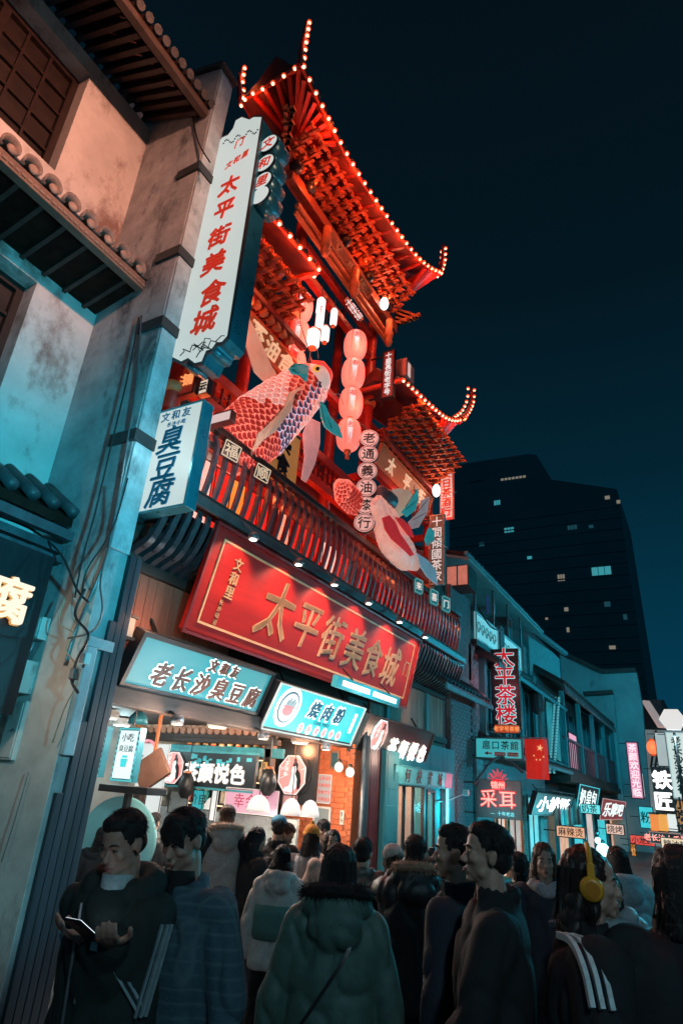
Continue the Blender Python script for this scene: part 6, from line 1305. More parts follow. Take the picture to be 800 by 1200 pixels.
b = MB(); a_ = o + V(w * .26, -.012, h * .24); b.obox(a_, X * .12, Z * .03, NN * .005); b.prism([a_ + V(.02, 0, -.03), a_ + V(.02, 0, .06), a_ + V(-.07, 0, .015)], NN * .005); part('arrow', b, M('arrow_red', (.4, .03, .05), .5), t)
for k in (0, 1): b = MB(); b.obox(o + V(w * (.42 + .26 * k), -.012, h * .16), X * w * .22, Z * .09, NN * .005); q = part('red_label', b, M('arrow_red'), t); b = MB(); line(b, '喝茶听戏'[k * 2:k * 2 + 2] + '听曲', o + V(w * (.53 + .26 * k), -.018, h * .16 + .045), X, Z, NN, .058, 1, off=0, depth=.004); part('lettering', b, m_white, q)
# flag
tl, br = at(614, 866, y=17.2), at(643, 914, y=17.2); t = thing('red_flag', 'red flag with five yellow stars hanging straight down beside the teal sign', 'flag', tl)
w = br.x - tl.x; h = tl.z - br.z; b = MB(); n_ = 12; vs = []
for j in range(9):
    for i in range(n_ + 1): vs.append(V(tl.x + w * i / n_, 17.2 + .035 * math.sin(i * 1.1 + j * .25), tl.z - h * j / 8))
m_ = n_ + 1; vs2 = [p + V(0, .012, 0) for p in vs]; fs = [(j * m_ + i, j * m_ + i + 1, (j + 1) * m_ + i + 1, (j + 1) * m_ + i) for j in range(8) for i in range(n_)]
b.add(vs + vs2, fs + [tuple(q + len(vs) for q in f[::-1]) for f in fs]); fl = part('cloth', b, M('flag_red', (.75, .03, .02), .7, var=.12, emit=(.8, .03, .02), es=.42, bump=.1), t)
def star(c, r, rot, m, par):
    b = MB(); b.prism([c + V(math.sin(rot + k * math.pi / 5) * (r if k % 2 == 0 else r * .4), 0, math.cos(rot + k * math.pi / 5) * (r if k % 2 == 0 else r * .4)) for k in range(10)], V(0, -.01, 0)); part('star', b, m, par)
my = E_('star_yellow', (1, .62, .25), .8); S_ = lambda fx, fz: V(tl.x + w * fx, 17.14, tl.z - h * fz)
star(S_(.70, .22), .085, .2, my, fl)
for fx, fz in ((.42, .42), (.52, .52), (.68, .52), (.84, .44)): star(S_(fx, fz), .028, .5, my, fl)
b = MB(); b.tube([(tl.x - .1, 17.2, tl.z + .03), (br.x + .05, 17.2, tl.z + .03)], .02, 6); part('rod', b, M('pale_rod', (.6, .5, .5), .4), t)
# red neon ear-cleaning sign
t, o, w, h = vsign('dark panel with two red neon characters and a small flame of lights', (558, 914), (610, 914), (558, 957), 15.0, '', .1, M('dark_teal_panel', (.02, .07, .09), .4), neon, fr=.015)
for i, c in enumerate('采耳'):
    q = o + V(w * (.28 + .42 * i), -.02, h * .50); b = MB(); put(b, c, q, X, Z, NN, .40, off=.045, depth=.006, brush=.02); part('neon_edge', b, E_('neon_glow_red', (.8, .05, .06), .8), t); b = MB(); put(b, c, q + NN * .01, X, Z, NN, .38, off=.0, depth=.012, brush=.02); part('letter', b, E_('neon_pink', (1, .36, .30), 1.5), t)
b = MB(); line(b, '锦州', o + V(w * .5, -.03, h * .86), X, Z, NN, .16, 1, off=.03, depth=.01); part('lettering', b, E_('neon_pink'), t); b = MB(); line(b, '— 十年老店', o + V(w * .58, -.02, h * .13), X, Z, NN, .09, 1.05, off=.01, depth=.006); part('lettering', b, E_('neon_cyan2', (.2, .9, 1), 1.0), t)
b = MB(); c0 = o + V(w * .5, -.02, h * .92)
for k in range(11): a = -1.1 + k * .22; b.bar(c0 + V(math.sin(a) * .12, 0, math.cos(a) * .12), c0 + V(math.sin(a) * .26, 0, math.cos(a) * (.24 + .06 * (k % 2))), .014)
b.prism([c0 + V(.17 * math.cos(a), 0, -.03 + .12 * math.sin(a)) for a in np.linspace(0, 6.28, 14, False)], V(0, .008, 0)); part('flame_rays', b, E_('flame_red', (.9, .02, .04), .9), t)
point('neon_light', o + V(w * .5, -.5, h * .6), 12, (1, .10, .10), t, .1)
# slanted light boxes over the far shops (running along the street)
def row_box(label, ptl, ptr, pbl, x, face, text, size, ml, frm=m_black, xb=None, **k):
    t, o, u, v, n, un, vn = lightbox('shop_sign', label, ptl, ptr, pbl, x, xb or x - .22, .12, face, frm, .03); b = MB(); size = v.length * .72; line(b, text, o + u * .5 + v * .5 + n * .006, un * (u.length * .84 / len(text) / size), vn, n, size, 1, **k); part('lettering', b, ml, t); return t, o, u, v, n, un, vn
row_box('dark grey slanted light box with white characters right of the red neon panel', (627, 922), (672, 938), (622, 955), -4.45, M('grey_box_face', (.10, .13, .14), .5, emit=(.10, .17, .18), es=.35, var=.2, bump=0), '小桃酥', .62, e_white, off=.03)
row_box('small black light box with white characters and cyan rim beyond the grey one', (678, 916), (702, 926), (675, 950), -4.4, m_blk, '奶皇包', .62, E_('writing_w2', (.85, 1, 1), 1.1), M('cyan_rim', (.1, .5, .55), .4, emit=(.1, .8, .9), es=.6, var=0, bump=0), off=.02)
row_box('pink and red light box with slanted white characters', (707, 930), (733, 944), (700, 961), -4.4, M('maroon_face', (.30, .05, .05), .5, emit=(.50, .10, .10), es=.4, var=0, bump=0), '乐摩吧', 1.0, E_('writing_w2'), M('pink_rim', (.6, .3, .3), .4, emit=(.8, .5, .5), es=.5, var=0, bump=0), off=.03, shear=.2)
row_box('teal light box with one tall white mark at the end of the far row', (742, 944), (756, 950), (738, 975), -4.3, E_('face_teal2', (.02, .36, .42), .6), '七', 2.6, e_white, off=.08)
vsign('tall pink vertical sign with white characters on the gallery house', (732, 869), (747, 869), (739, 936), 32, '茶颜欢迎光临', .36, E_('face_pinkmauve', (.95, .35, .52), .75, var=.1), E_('writing_pinkwhite', (1, .8, .85), 1), M('mauve_frame', (.10, .03, .06), .5), off=.03, fr=.05, th=.2)
vsign('white tall sign with dark green characters at the right edge of the picture', (780, 858), (803, 858), (787, 935), 30, '老长沙油炸社', .36, E_('face_palegreen', (.66, .80, .76), .85, var=.06), M('letter_green', (.01, .10, .08), .5), M('pale_frame'), off=.045, fr=.04, th=.3)
vsign('black vertical sign with two big white characters left of the white one', (763, 899), (785, 899), (767, 955), 30.5, '', .1, m_blk, e_white, fr=.04, th=.3)
t, o, w, h = vsign('white blank upper panel between the red lantern and the white sign', (766, 858), (779, 858), (770, 898), 33, '', .1, E_('face_offwhite', (.60, .66, .64), .6, var=.1), e_white, fr=.03, th=.2)
a_ = at(775, 914, y=30.4); b_ = at(777, 939, y=30.4)
for c, q in (('铁', a_), ('匠', b_)):
    t = thing('sign_letter', 'big white ' + ('upper' if c == '铁' else 'lower') + ' character mounted on the black vertical sign', 'letter', q); b = MB(); put(b, c, q + NN * .02, X, Z, NN, .72, off=.035, depth=.05); part('letter', b, e_white, t); b = MB(); put(b, c, q, X, Z, NN, .72, off=.06, depth=.02); part('letter_glow', b, M('dim_halo'), t)
vsign('orange and black vertical sign at the very right edge', (790, 937), (803, 937), (793, 975), 28, '小吃城', .42, M('amber_dark', (.25, .10, .02), .5, emit=(.7, .30, .08), es=.5, var=.3, bump=0), m_ink, off=.05, fr=.04)
vsign('wide black sign with red characters under the orange lantern boxes', (760, 974), (798, 977), (761, 988), 28, '老长沙大香肠', .24, m_blk, E_('neon_pink'), M('rose_frame', (.5, .2, .15), .5, emit=(.7, .3, .22), es=.4, var=0, bump=0), vertical=False, off=.02, fr=.03)
for px, lab, cc in ((767, 'left orange cube lantern over the wide black sign', (1, .28, .05)), (776, 'right amber cube lantern over the wide black sign', (1, .42, .08)), (788, 'white cube lantern over the wide black sign', (.9, .95, .9))):
    c = at(px, 964, y=28.4); t = thing('cube_lantern', lab, 'lantern', c, group='cube lanterns'); b = MB(); b.cbox(c, .16, .16, .28); part('shade', b, E_('cube_%d' % px, cc, .8, var=.1), t, bevel=.03); [part('rim', MB().cbox(c + Z * q, .18, .18, .02), m_black, t) for q in (.3, -.3)]
vsign('small orange menu sign deep in the street', (738, 988), (744, 988), (739, 1003), 30, '茶点', .24, E_('face_amber', (1, .35, .06), .9), m_ink, fr=.02)
# globe lamps giving the far street its cyan light
for px, py, e_, lab in ((706, 996, 40, 'round cyan-white lamp glowing low in the far street'), (700, 985, 0, 'small bright lamp just above the round cyan one')):
    c = at(px, py, y=24); t = thing('globe_lamp', lab, 'lamp', c); b = MB(); b.ell(c, (.20 if e_ else .1,) * 3, n=14, k=9); part('globe', b, E_('globe_cyan', (.45, .97, 1), 2.6), t, True); b = MB(); b.lathe([(.06, .18), (.08, .24), (.03, .3)], c, Z, 8); part('cap', b, m_black, t)
    if e_: point('lamp_light', c + V(.3, -.5, .2), 120, (.06, .85, 1), t, .2)
# red lantern near the tea house window
c = at(629, 822, y=21.5); t = thing('dark_lantern', 'unlit dark red oval lantern under the tea house eave', 'lantern', c); b = MB(); b.lathe([(.05, -.42)] + [(.24 * math.cos(a) ** .6, .38 * math.sin(a)) for a in np.linspace(-1.4, 1.4, 9)] + [(.05, .42)], c, Z, 14); part('shade', b, M('dull_red', (.25, .06, .06), .5, var=.3), t, True)
for a in range(6): b = MB(); b.tube([c + V(.245 * math.cos(a) * math.cos(s) ** .6, .245 * math.sin(a) * math.cos(s) ** .6, .38 * math.sin(s)) for s in np.linspace(-1.3, 1.3, 6)], .008, 4); part('rib', b, m_dark, t)
b = MB(); b.tube([c + Z * .4, c + Z * .8], .01, 5); part('cord', b, m_pcable, t)
# street cables
S2 = lambda px, py, y: at(px, py, y=y)
cable([S2(512, 940, 13), S2(530, 936, 14), S2(548, 928, 14.6)], .012, 'lit cable sagging from the tube lamp to the brick wall', M('pale_wire', (.5, .7, .7), .5), group='street cables')
cable([S2(555, 920, 14.8), S2(575, 893, 15.4), S2(590, 888, 16), S2(612, 905, 17)], .03, 'dark bracket wire above the red neon panel', M('blue_black_beam'), group='street cables')
cable([S2(560, 712, 16), S2(575, 735, 16.1), S2(590, 738, 17)], .02, 'black wire drooping over the tea house balcony panel', group='street cables')
for px, py, lab in ((546, 929, 'small pale box on the brick wall, right one'), (526, 936, 'small pale box on the brick wall, left one')):
    c = at(px, py, y=14.46); t = thing('wall_box', lab, 'box', c); b = MB(); b.cbox(c, .06, .04, .06); part('case', b, M('pale_teal_box', (.4, .6, .62), .5), t, bevel=.005); b = MB(); b.cbox(c - Y * .043, .045, .004, .045); part('lid', b, m_grey, t)
b = MB(); b.box((-4.95, 14.3, 0), (-4.9, 14.36, 4)); 
# side face of tea house towards the viewer (brick return)
b = MB(); b.box((-5.32, 14.42, 0), (-3.72, 14.5, 1.0)) if False else None

# lit shop fronts further along, with goods hung outside
for i, (y0, y1, z1, c_, nm_) in enumerate(((25.2, 27.4, 2.2, (1, .58, .40), 'warm'), (28.0, 30.4, 2.1, (.10, .85, .95), 'cyan'), (31.0, 33.2, 2.1, (.9, .75, .7), 'pale'), (34.0, 37.0, 2.1, (.08, .8, .9), 'deep cyan'), (38.0, 41.0, 2.2, (1, .5, .3), 'orange'))):
    t = thing('small_shop', nm_ + ' lit shop front under the gallery, ' + ORD[i] + ' past the tea house', 'shop front', (-5.1, y0, 0)); b = MB(); frame4(b, V(-5.2, y0, .1), V(0, y1 - y0, 0), V(0, 0, z1), X, .12, .12); part('frame', b, m_tealw, t)
    n_ = 3
    for k in range(n_):
        w_ = (y1 - y0 - .24) / n_; b = MB(); b.box((-5.19, y0 + .12 + k * w_ + .03, .22), (-5.15, y0 + .12 + (k + 1) * w_ - .03, z1 - .02)); part('pane', b, E_('front_' + nm_.replace(' ', '_'), c_, .7, var=.5), t)
    b = MB(); b.box((-5.2, y0 - .1, z1 + .1), (-4.9, y1 + .1, z1 + .22)); part('canopy', b, m_darktile, t)
for i in range(11):
    y = 22.6 + i * .42; c_ = ((.45, .32, .25), (.40, .05, .06), (.5, .5, .48), (.06, .25, .28))[i % 4]; t = thing('hung_garment', ('tan', 'red', 'pale', 'teal')[i % 4] + ' garment hung outside the far shops, ' + ORD[i] + ' from the flag', 'garment', (-4.6, y, 1.6), group='garments hung outside the far shops'); b = MB()
    b.loft([[V(-4.6 + .06 * math.cos(a), y + w * math.sin(a), z) for a in np.linspace(0, 2 * math.pi, 8, False)] for z, w in ((1.35, .19), (1.6, .16), (1.95, .15), (2.1, .19), (2.2, .06))]); part('cloth', b, M('garment_%d' % (i % 4), c_, .8, var=.3), t, True); b = MB(); b.tube([(-4.6, y, 2.2), (-4.6, y, 2.34)], .01, 5); part('hanger', b, m_grey, t)
t = thing('clothes_rail', 'long steel rail carrying the garments outside the far shops', 'rail', (-4.6, 24.5, 2.34)); b = MB(); b.tube([(-4.6, 22.3, 2.35), (-4.6, 27.2, 2.35)], .015, 6); part('rail', b, m_grey, t); b = MB(); b.bar((-5.2, 22.4, 2.4), (-4.6, 22.4, 2.36), .03); part('bracket', b, m_grey, t)
for i, (px, py, w, h, y, c_, nm_, tx) in enumerate(((668, 975, .9, .35, 23, (1, .5, .3), 'orange', '麻辣烫'), (748, 920, .5, 1.1, 36, (.8, .9, .88), 'white', '茶'), (757, 958, .6, .9, 34, (.06, .7, .8), 'cyan', '粉'), (752, 985, 1.0, .4, 33, (.9, .1, .08), 'red', '小龙虾'), (690, 948, .8, .35, 27, (.2, .9, .95), 'pale cyan', '奶茶'), (796, 990, 1.2, .4, 27, (1, .75, .5), 'cream', '糖油粑粑'), (720, 972, .7, .4, 30, (1, .62, .5), 'peach', '烧烤'))):
    c = at(px, py, y=y); t = thing('small_sign', 'small ' + nm_ + ' lit sign deep in the street, reading ' + tx, 'sign', c); b = MB(); b.box((c.x - w / 2, y, c.z - h / 2), (c.x + w / 2, y + .12, c.z + h / 2)); part('case', b, m_blk, t); b = MB(); b.box((c.x - w / 2 + .03, y - .012, c.z - h / 2 + .03), (c.x + w / 2 - .03, y - .002, c.z + h / 2 - .03)); part('face', b, E_('small_' + nm_.replace(' ', '_'), c_, .8, var=.2), t); b = MB(); line(b, tx, c + V(0, -.014, 0), X, Z, NN, min(h * .8, w * .85 / len(tx)), 1, off=.015, depth=.006); part('lettering', b, m_ink, t)
    b = MB(); b.bar((c.x - w / 2 - .4, y + .06, c.z), (c.x - w / 2, y + .06, c.z), .03); part('wall_bracket', b, m_black, t)

# ---- high-rise
hr = thing('high_rise', 'dark high-rise block with a few lit windows behind the street', 'building', (-30, 150, 0))
P = [at(px, py, y=150) for px, py in ((526, 546), (618, 532), (628, 533), (646, 562), (722, 573), (760, 822))]
m_hr = M('tower_concrete', (.15, .19, .21), .8, var=.2, scale=.05, bump=0)
b = MB(); b.prism(P + [V(P[-1].x, 150, 0), V(P[0].x, 150, 0)], V(0, 30, 0)); part('wall', b, m_hr, hr)
b = MB()
for i in range(26):
    z = 8 + i * 2.9
    if z < 70: b.box((P[0].x, 149.85, z), (P[-2].x + .3 + (70 - z) * .02, 150, z + .35))
o = part('floor_bands', b, M('tower_band', (.165, .205, .225), .8, var=.2, scale=.1, bump=0), hr); o['kind'] = 'stuff'
ec, ew = E_('far_window_cyan', (.10, .65, .75), .42), E_('far_window_warm', (.7, .62, .5), .28); edm = E_('far_window_dim', (.06, .3, .4), .16)
for px, py, w, h, m in ((582, 589, 1.6, 1.3, ec), (596, 621, 2.4, 1.3, ec), (564, 638, 1.3, 1.0, edm), (620, 654, 1.1, 1.0, ec), (657, 677, 1.6, 1.6, ew), (704, 669, 4.2, 2.0, ec), (663, 714, .9, .9, ew), (711, 708, 1.3, 1.2, edm), (717, 759, 1.3, .9, ew), (665, 738, .6, 1.1, ew), (692, 617, 1.0, .8, edm), (670, 618, 2.2, 1.1, edm), (711, 583, 1.1, .9, ew), (724, 588, .8, .9, ew), (732, 723, .8, 1.2, edm), (640, 725, .6, .5, ew), (533, 577, .6, .5, edm)):
    c = at(px, py, y=149.9); b = MB(); b.box((c.x - w / 2, 149.86, c.z - h / 2), (c.x + w / 2, 149.94, c.z + h / 2)); f_ = part('window', b, m, hr)
    if w > 1.5:
        for k in (1, 2): q = MB(); q.box((c.x - w / 2 + w * k / 3 - .06, 149.82, c.z - h / 2), (c.x - w / 2 + w * k / 3 + .06, 149.855, c.z + h / 2)); part('mullion', q, m_hr, f_)
for k in range(7):
    c = at(588 + k * 4.3, 562 - k * .6, y=149.9); b = MB(); b.box((c.x - .35, 149.86, c.z - .3), (c.x + .35, 149.94, c.z + .3)); part('window', b, ew, hr)
c = at(558, 562, y=149.9); b = MB(); b.box((c.x - 1.8, 149.7, c.z - .5), (c.x + 1.8, 149.9, c.z + .5)); part('crown_window', b, M('tower_band'), hr)
# ================================================================== PEOPLE
def finish(mb, voxel, smooth, mats, name, parent, fold=0, fsc=9, mw=None, stretch=None, quilt=0):
    me = bpy.data.meshes.new('raw'); me.from_pydata(mb.v, [], mb.f)
    o = bpy.data.objects.new('raw', me); COL.objects.link(o)
    r = o.modifiers.new('r', 'REMESH'); r.mode = 'VOXEL'; r.voxel_size = voxel
    s = o.modifiers.new('s', 'SMOOTH'); s.factor = .5; s.iterations = smooth
    dg = bpy.context.evaluated_depsgraph_get(); m2 = bpy.data.meshes.new_from_object(o.evaluated_get(dg)); bpy.data.objects.remove(o); bpy.data.meshes.remove(me)
    m2.name = name
    if fold or quilt:
        n = len(m2.vertices); co = np.empty(n * 3); no = np.empty(n * 3); m2.vertices.foreach_get('co', co); m2.vertices.foreach_get('normal', no); co = co.reshape(-1, 3); no = no.reshape(-1, 3)
        sx, sy, sz = stretch or (1, 1, .55); off = random.uniform(0, 50); d = np.array([.28 + .35 * noise.noise(Vector((c[0] * fsc * sx + off, c[1] * fsc * sy, c[2] * fsc * sz))) - .62 * (1 - min(1, 2.6 * abs(noise.noise(Vector((c[0] * fsc * .9 + c[2] * 2, c[1] * fsc * .9 + off, c[2] * fsc * .55 - c[0] * 3)))))) ** 2 for c in co])
        d = d * fold
        if quilt: d += quilt * np.sqrt(np.abs(np.sin(co[:, 2] * math.pi / .085 + .35 * np.sin(co[:, 0] * 9))))
        co += no * d[:, None]; m2.vertices.foreach_set('co', co.ravel())
    for mm in (mats if isinstance(mats, (list, tuple)) else [mats]): m2.materials.append(mm)
    m2.polygons.foreach_set('use_smooth', [True] * len(m2.polygons)); m2.update()
    return link(name, m2, parent, mw=mw or wm(parent))
def cap(mb, a, c, r0, r1, n=12, k=5):      # tapered capsule
    a, c = Vector(a), Vector(c); mb.tube([a + (c - a) * (i / k) for i in range(k + 1)], [r0 + (r1 - r0) * i / k for i in range(k + 1)], n); mb.ell(a, (r0,) * 3, None, n, 8); mb.ell(c, (r1,) * 3, None, n, 8)
def ik(s, t, l1, l2, hint):
    s, t = Vector(s), Vector(t); d = t - s; L = min(d.length, (l1 + l2) * .995); d.normalize(); t = s + d * L
    a = (l1 * l1 + L * L - l2 * l2) / (2 * L); h = math.sqrt(max(l1 * l1 - a * a, 0)); q = Vector(hint) - d * Vector(hint).dot(d); q.normalize(); return s + d * a + q * h, t
skin = M('skin', (.50, .31, .23), .48, var=.16, scale=40, bump=.12); MC['skin'].node_tree.nodes['Principled BSDF'].inputs['Subsurface Weight'].default_value = .08
skin_r = M('lips', (.40, .14, .12), .45, var=.1, bump=0)
hairm = M('black_hair', (.012, .010, .010), .62, var=.3, scale=60, bump=.5); hairb = M('brown_hair', (.07, .035, .022), .6, var=.4, scale=30, bump=.2)
def cloth(nm, c, rough=.85, sc=60, bump=.25, var=.25): return M(nm, c, rough, var=var, scale=sc, bump=bump)
def hand(mb, wrist, d, palm_n, s=1.0, curl=.6, spread=.9, side=1):
    """palm, four unequal bent fingers and a thumb from its side; d along the hand, palm_n out of the palm"""
    d = Vector(d).normalized(); palm_n = (Vector(palm_n) - d * Vector(palm_n).dot(d)).normalized(); w = d.cross(palm_n) * side
    R = Matrix((w, d, palm_n)).transposed(); c = Vector(wrist) + d * .05 * s; mb.ell(c, (.040 * s, .052 * s, .016 * s), R, 12, 8); cap(mb, wrist, Vector(wrist) + d * .03 * s, .026 * s, .026 * s, 10, 2)
    for i, (off, ln) in enumerate(((-.030, .070), (-.010, .080), (.010, .075), (.029, .058))):
        p = Vector(wrist) + d * .092 * s + w * off * s; q = d.copy(); r = .0090 * s
        for k in range(3):
            a = curl * (.45 + .5 * k); qq = (d * math.cos(a) + palm_n * math.sin(a)).normalized(); e_ = p + qq * ln * (.42, .32, .26)[k] * s; cap(mb, p, e_, r, r * .93, 8, 2); p = e_; r *= .93
    p = Vector(wrist) + d * .03 * s - w * .032 * s; q1 = (d * .6 - w * .75 + palm_n * .35).normalized(); e_ = p + q1 * .042 * s; cap(mb, p, e_, .013 * s, .0105 * s, 8, 2); q2 = (d * .85 - w * .1 + palm_n * .5).normalized(); cap(mb, e_, e_ + q2 * .034 * s, .0105 * s, .009 * s, 8, 2)
def head_geo(mb, Hm, s=1.0, female=False):
    T = lambda x, y, z: Hm @ Vector((x * s, y * s, z * s)); R = Hm.to_3x3()
    E = lambda c, r: mb.ell(T(*c), tuple(q * s for q in r), R, 18, 12)
    C = lambda a, c, r0, r1: cap(mb, T(*a), T(*c), r0 * s, r1 * s, 12, 4)
    E((0, -.015, .032), (.073, .092, .084)); E((0, .022, -.025), (.060, .062, .080)); E((0, .030, -.072), (.044, .048, .036)); E((0, .066, -.098), (.018, .018, .015))
    E((0, .040, .045), (.055, .046, .045))
    C((0, .082, .006), (0, .103, -.030), .0075, .0115)
    for q in (-1, 1):
        E((q * .011, .096, -.036), (.008, .009, .007)); E((q * .040, .060, -.022), (.022, .022, .019)); E((q * .075, -.008, -.008), (.009, .020, .031)); E((q * .081, -.014, .004), (.006, .014, .018))
        C((q * .012, .083, .022), (q * .042, .070, .022), .0095, .008); E((q * .030, .072, .001), (.016, .014, .0115)); E((q * .045, .02, -.065), (.016, .030, .024))
    C((-.016, .087, -.060), (.016, .087, -.060), .0065, .0065); C((-.014, .086, -.070), (.014, .086, -.070), .0075, .0075)
def face_bits(Hm, s, par, body, eyes=True, brow=True, hc=None):
    T = lambda x, y, z: Hm @ Vector((x * s, y * s, z * s)); R = Hm.to_3x3()
    for q in (-1, 1):
        if eyes:
            b = MB(); b.ell(T(q * .031, .0775, .0005), (.0115 * s, .009 * s, .0045 * s), R, 10, 6); e_ = part('eye', b, M('eye_white', (.45, .42, .40), .25, var=0, bump=0), body, True)
            b = MB(); b.ell(T(q * .031, .0815, .0), (.0052 * s, .0062 * s, .0046 * s), R, 10, 6); part('iris', b, M('iris_dark', (.012, .008, .006), .15, var=0, bump=0), e_, True)
            b = MB(); b.tube([T(q * .019, .083, .003), T(q * .026, .0865, .0065), T(q * .036, .0845, .0062), T(q * .044, .078, .001)], .0016 * s, 5); part('eyelid_line', b, hairm, e_)
        if brow: b = MB(); b.tube([T(q * .014, .0915, .021), T(q * .027, .0905, .0275), T(q * .040, .083, .0265), T(q * .050, .074, .020)], [.0028 * s, .0040 * s, .0034 * s, .0016 * s], 6); part('eyebrow', b, hc or hairm, body)
    b = MB(); b.tube([T(-.023, .086, -.0645), T(-.010, .0935, -.0615), T(0, .0942, -.0628), T(.010, .0935, -.0615), T(.023, .086, -.0645)], [.0012 * s, .0042 * s, .0036 * s, .0042 * s, .0012 * s], 6); part('lips', b, skin_r, body, True)
    b = MB(); b.tube([T(-.020, .0865, -.067), T(0, .0945, -.0715), T(.020, .0865, -.067)], [.0012 * s, .0052 * s, .0012 * s], 6); part('lips', b, skin_r, body, True)
def hair_short(Hm, s, par, hc, rnd, quiff=0.02, fringe=0, tail=0):
    T = lambda x, y, z: Hm @ Vector((x * s, y * s, z * s)); R = Hm.to_3x3(); b = MB()
    b.ell(T(0, -.022, .046), (.081 * s, .092 * s, .082 * s), R, 18, 12); b.ell(T(0, -.050, -.005), (.073 * s, .056 * s, .068 * s), R, 16, 10); b.ell(T(0, .030, .088), (.062 * s, .052 * s, .036 * s), R, 16, 10)
    if fringe:
        for k in range(7): x = -.055 + k * .018; b.ell(T(x, .066 + .016 * (1 - abs(x) / .055), .052 - fringe * .4), (.014 * s, .010 * s, (.030 + fringe * .5) * s), R, 10, 8)
    h = finish(b, .008, 2, hc, 'hair', par, .008, 40, stretch=(1, 1, .5), mw=Matrix.Identity(4))
    q = MB()
    for k in range(1500):
        th = rnd.uniform(0, 2 * math.pi); ph = rnd.uniform(-.25, 1.45); d = V(math.cos(ph) * math.cos(th), math.cos(ph) * math.sin(th), math.sin(ph))
        if d.y > .35 and d.z < .42: continue
        p = V(d.x * .080, d.y * .090 - .022, d.z * .080 + .046); t_ = (d * .32 + V(rnd.uniform(-.7, .7), .7 if d.z > .5 else -.1, -.8 + d.z * .75)).normalized(); L = rnd.uniform(.014, .030) * (1.4 if (d.y > 0 and d.z > .4) else 1); w = .0016
        a = t_.cross(d).normalized(); q.add([T(*(p - a * w)), T(*(p + a * w)), T(*(p + d * w)), T(*(p + t_ * L + d * .002))], [(0, 1, 3), (1, 2, 3), (2, 0, 3), (0, 2, 1)])
    part('hair_strands', q, hc, h); return h
def hair_long(Hm, s, par, hc, rnd, L=.30, face=True, bun=False):
    T = lambda x, y, z: Hm @ Vector((x * s, y * s, z * s)); R = Hm.to_3x3(); b = MB(); up = Z
    b.ell(T(0, -.020, .045), (.084 * s, .096 * s, .084 * s), R, 18, 12); b.ell(T(0, -.055, -.02), (.078 * s, .055 * s, .085 * s), R, 16, 10)
    for q in (-1, 1): cap(b, T(q * .066, .010, .03), T(q * .074, -.01, -.10), .022 * s, .026 * s)
    if bun: b.ell(T(0, -.115, .06), (.04 * s, .04 * s, .04 * s), R)
    for k in range(7):
        a = math.pi * (k / 6); o = T(.066 * math.cos(a), -.045 - .045 * math.sin(a), -.05); e_ = o + V(0, 0, -L) + (R @ V(.02 * math.cos(a), -.03, 0)); cap(b, o, e_, .034 * s, .020 * s)
    h = finish(b, .009, 3, hc, 'hair', par, .016, 42, stretch=(1, 1, .10), mw=Matrix.Identity(4)); q = MB()
    for k in range(420):
        th = rnd.uniform(0, 2 * math.pi); d = V(math.cos(th), math.sin(th), 0)
        if d.y > .3: continue
        p0 = T(d.x * .088, d.y * .10 - .02, .05); p1 = T(d.x * .096, d.y * .105 - .03, -.06); p2 = p1 + V(rnd.uniform(-.03, .03), rnd.uniform(-.03, .03), -L * rnd.uniform(.5, 1.25)); q.tube([p0, p1, p2], [.0022, .0024, .0006], 3, cap=False)
    part('hair_strands', q, hc, h); return h

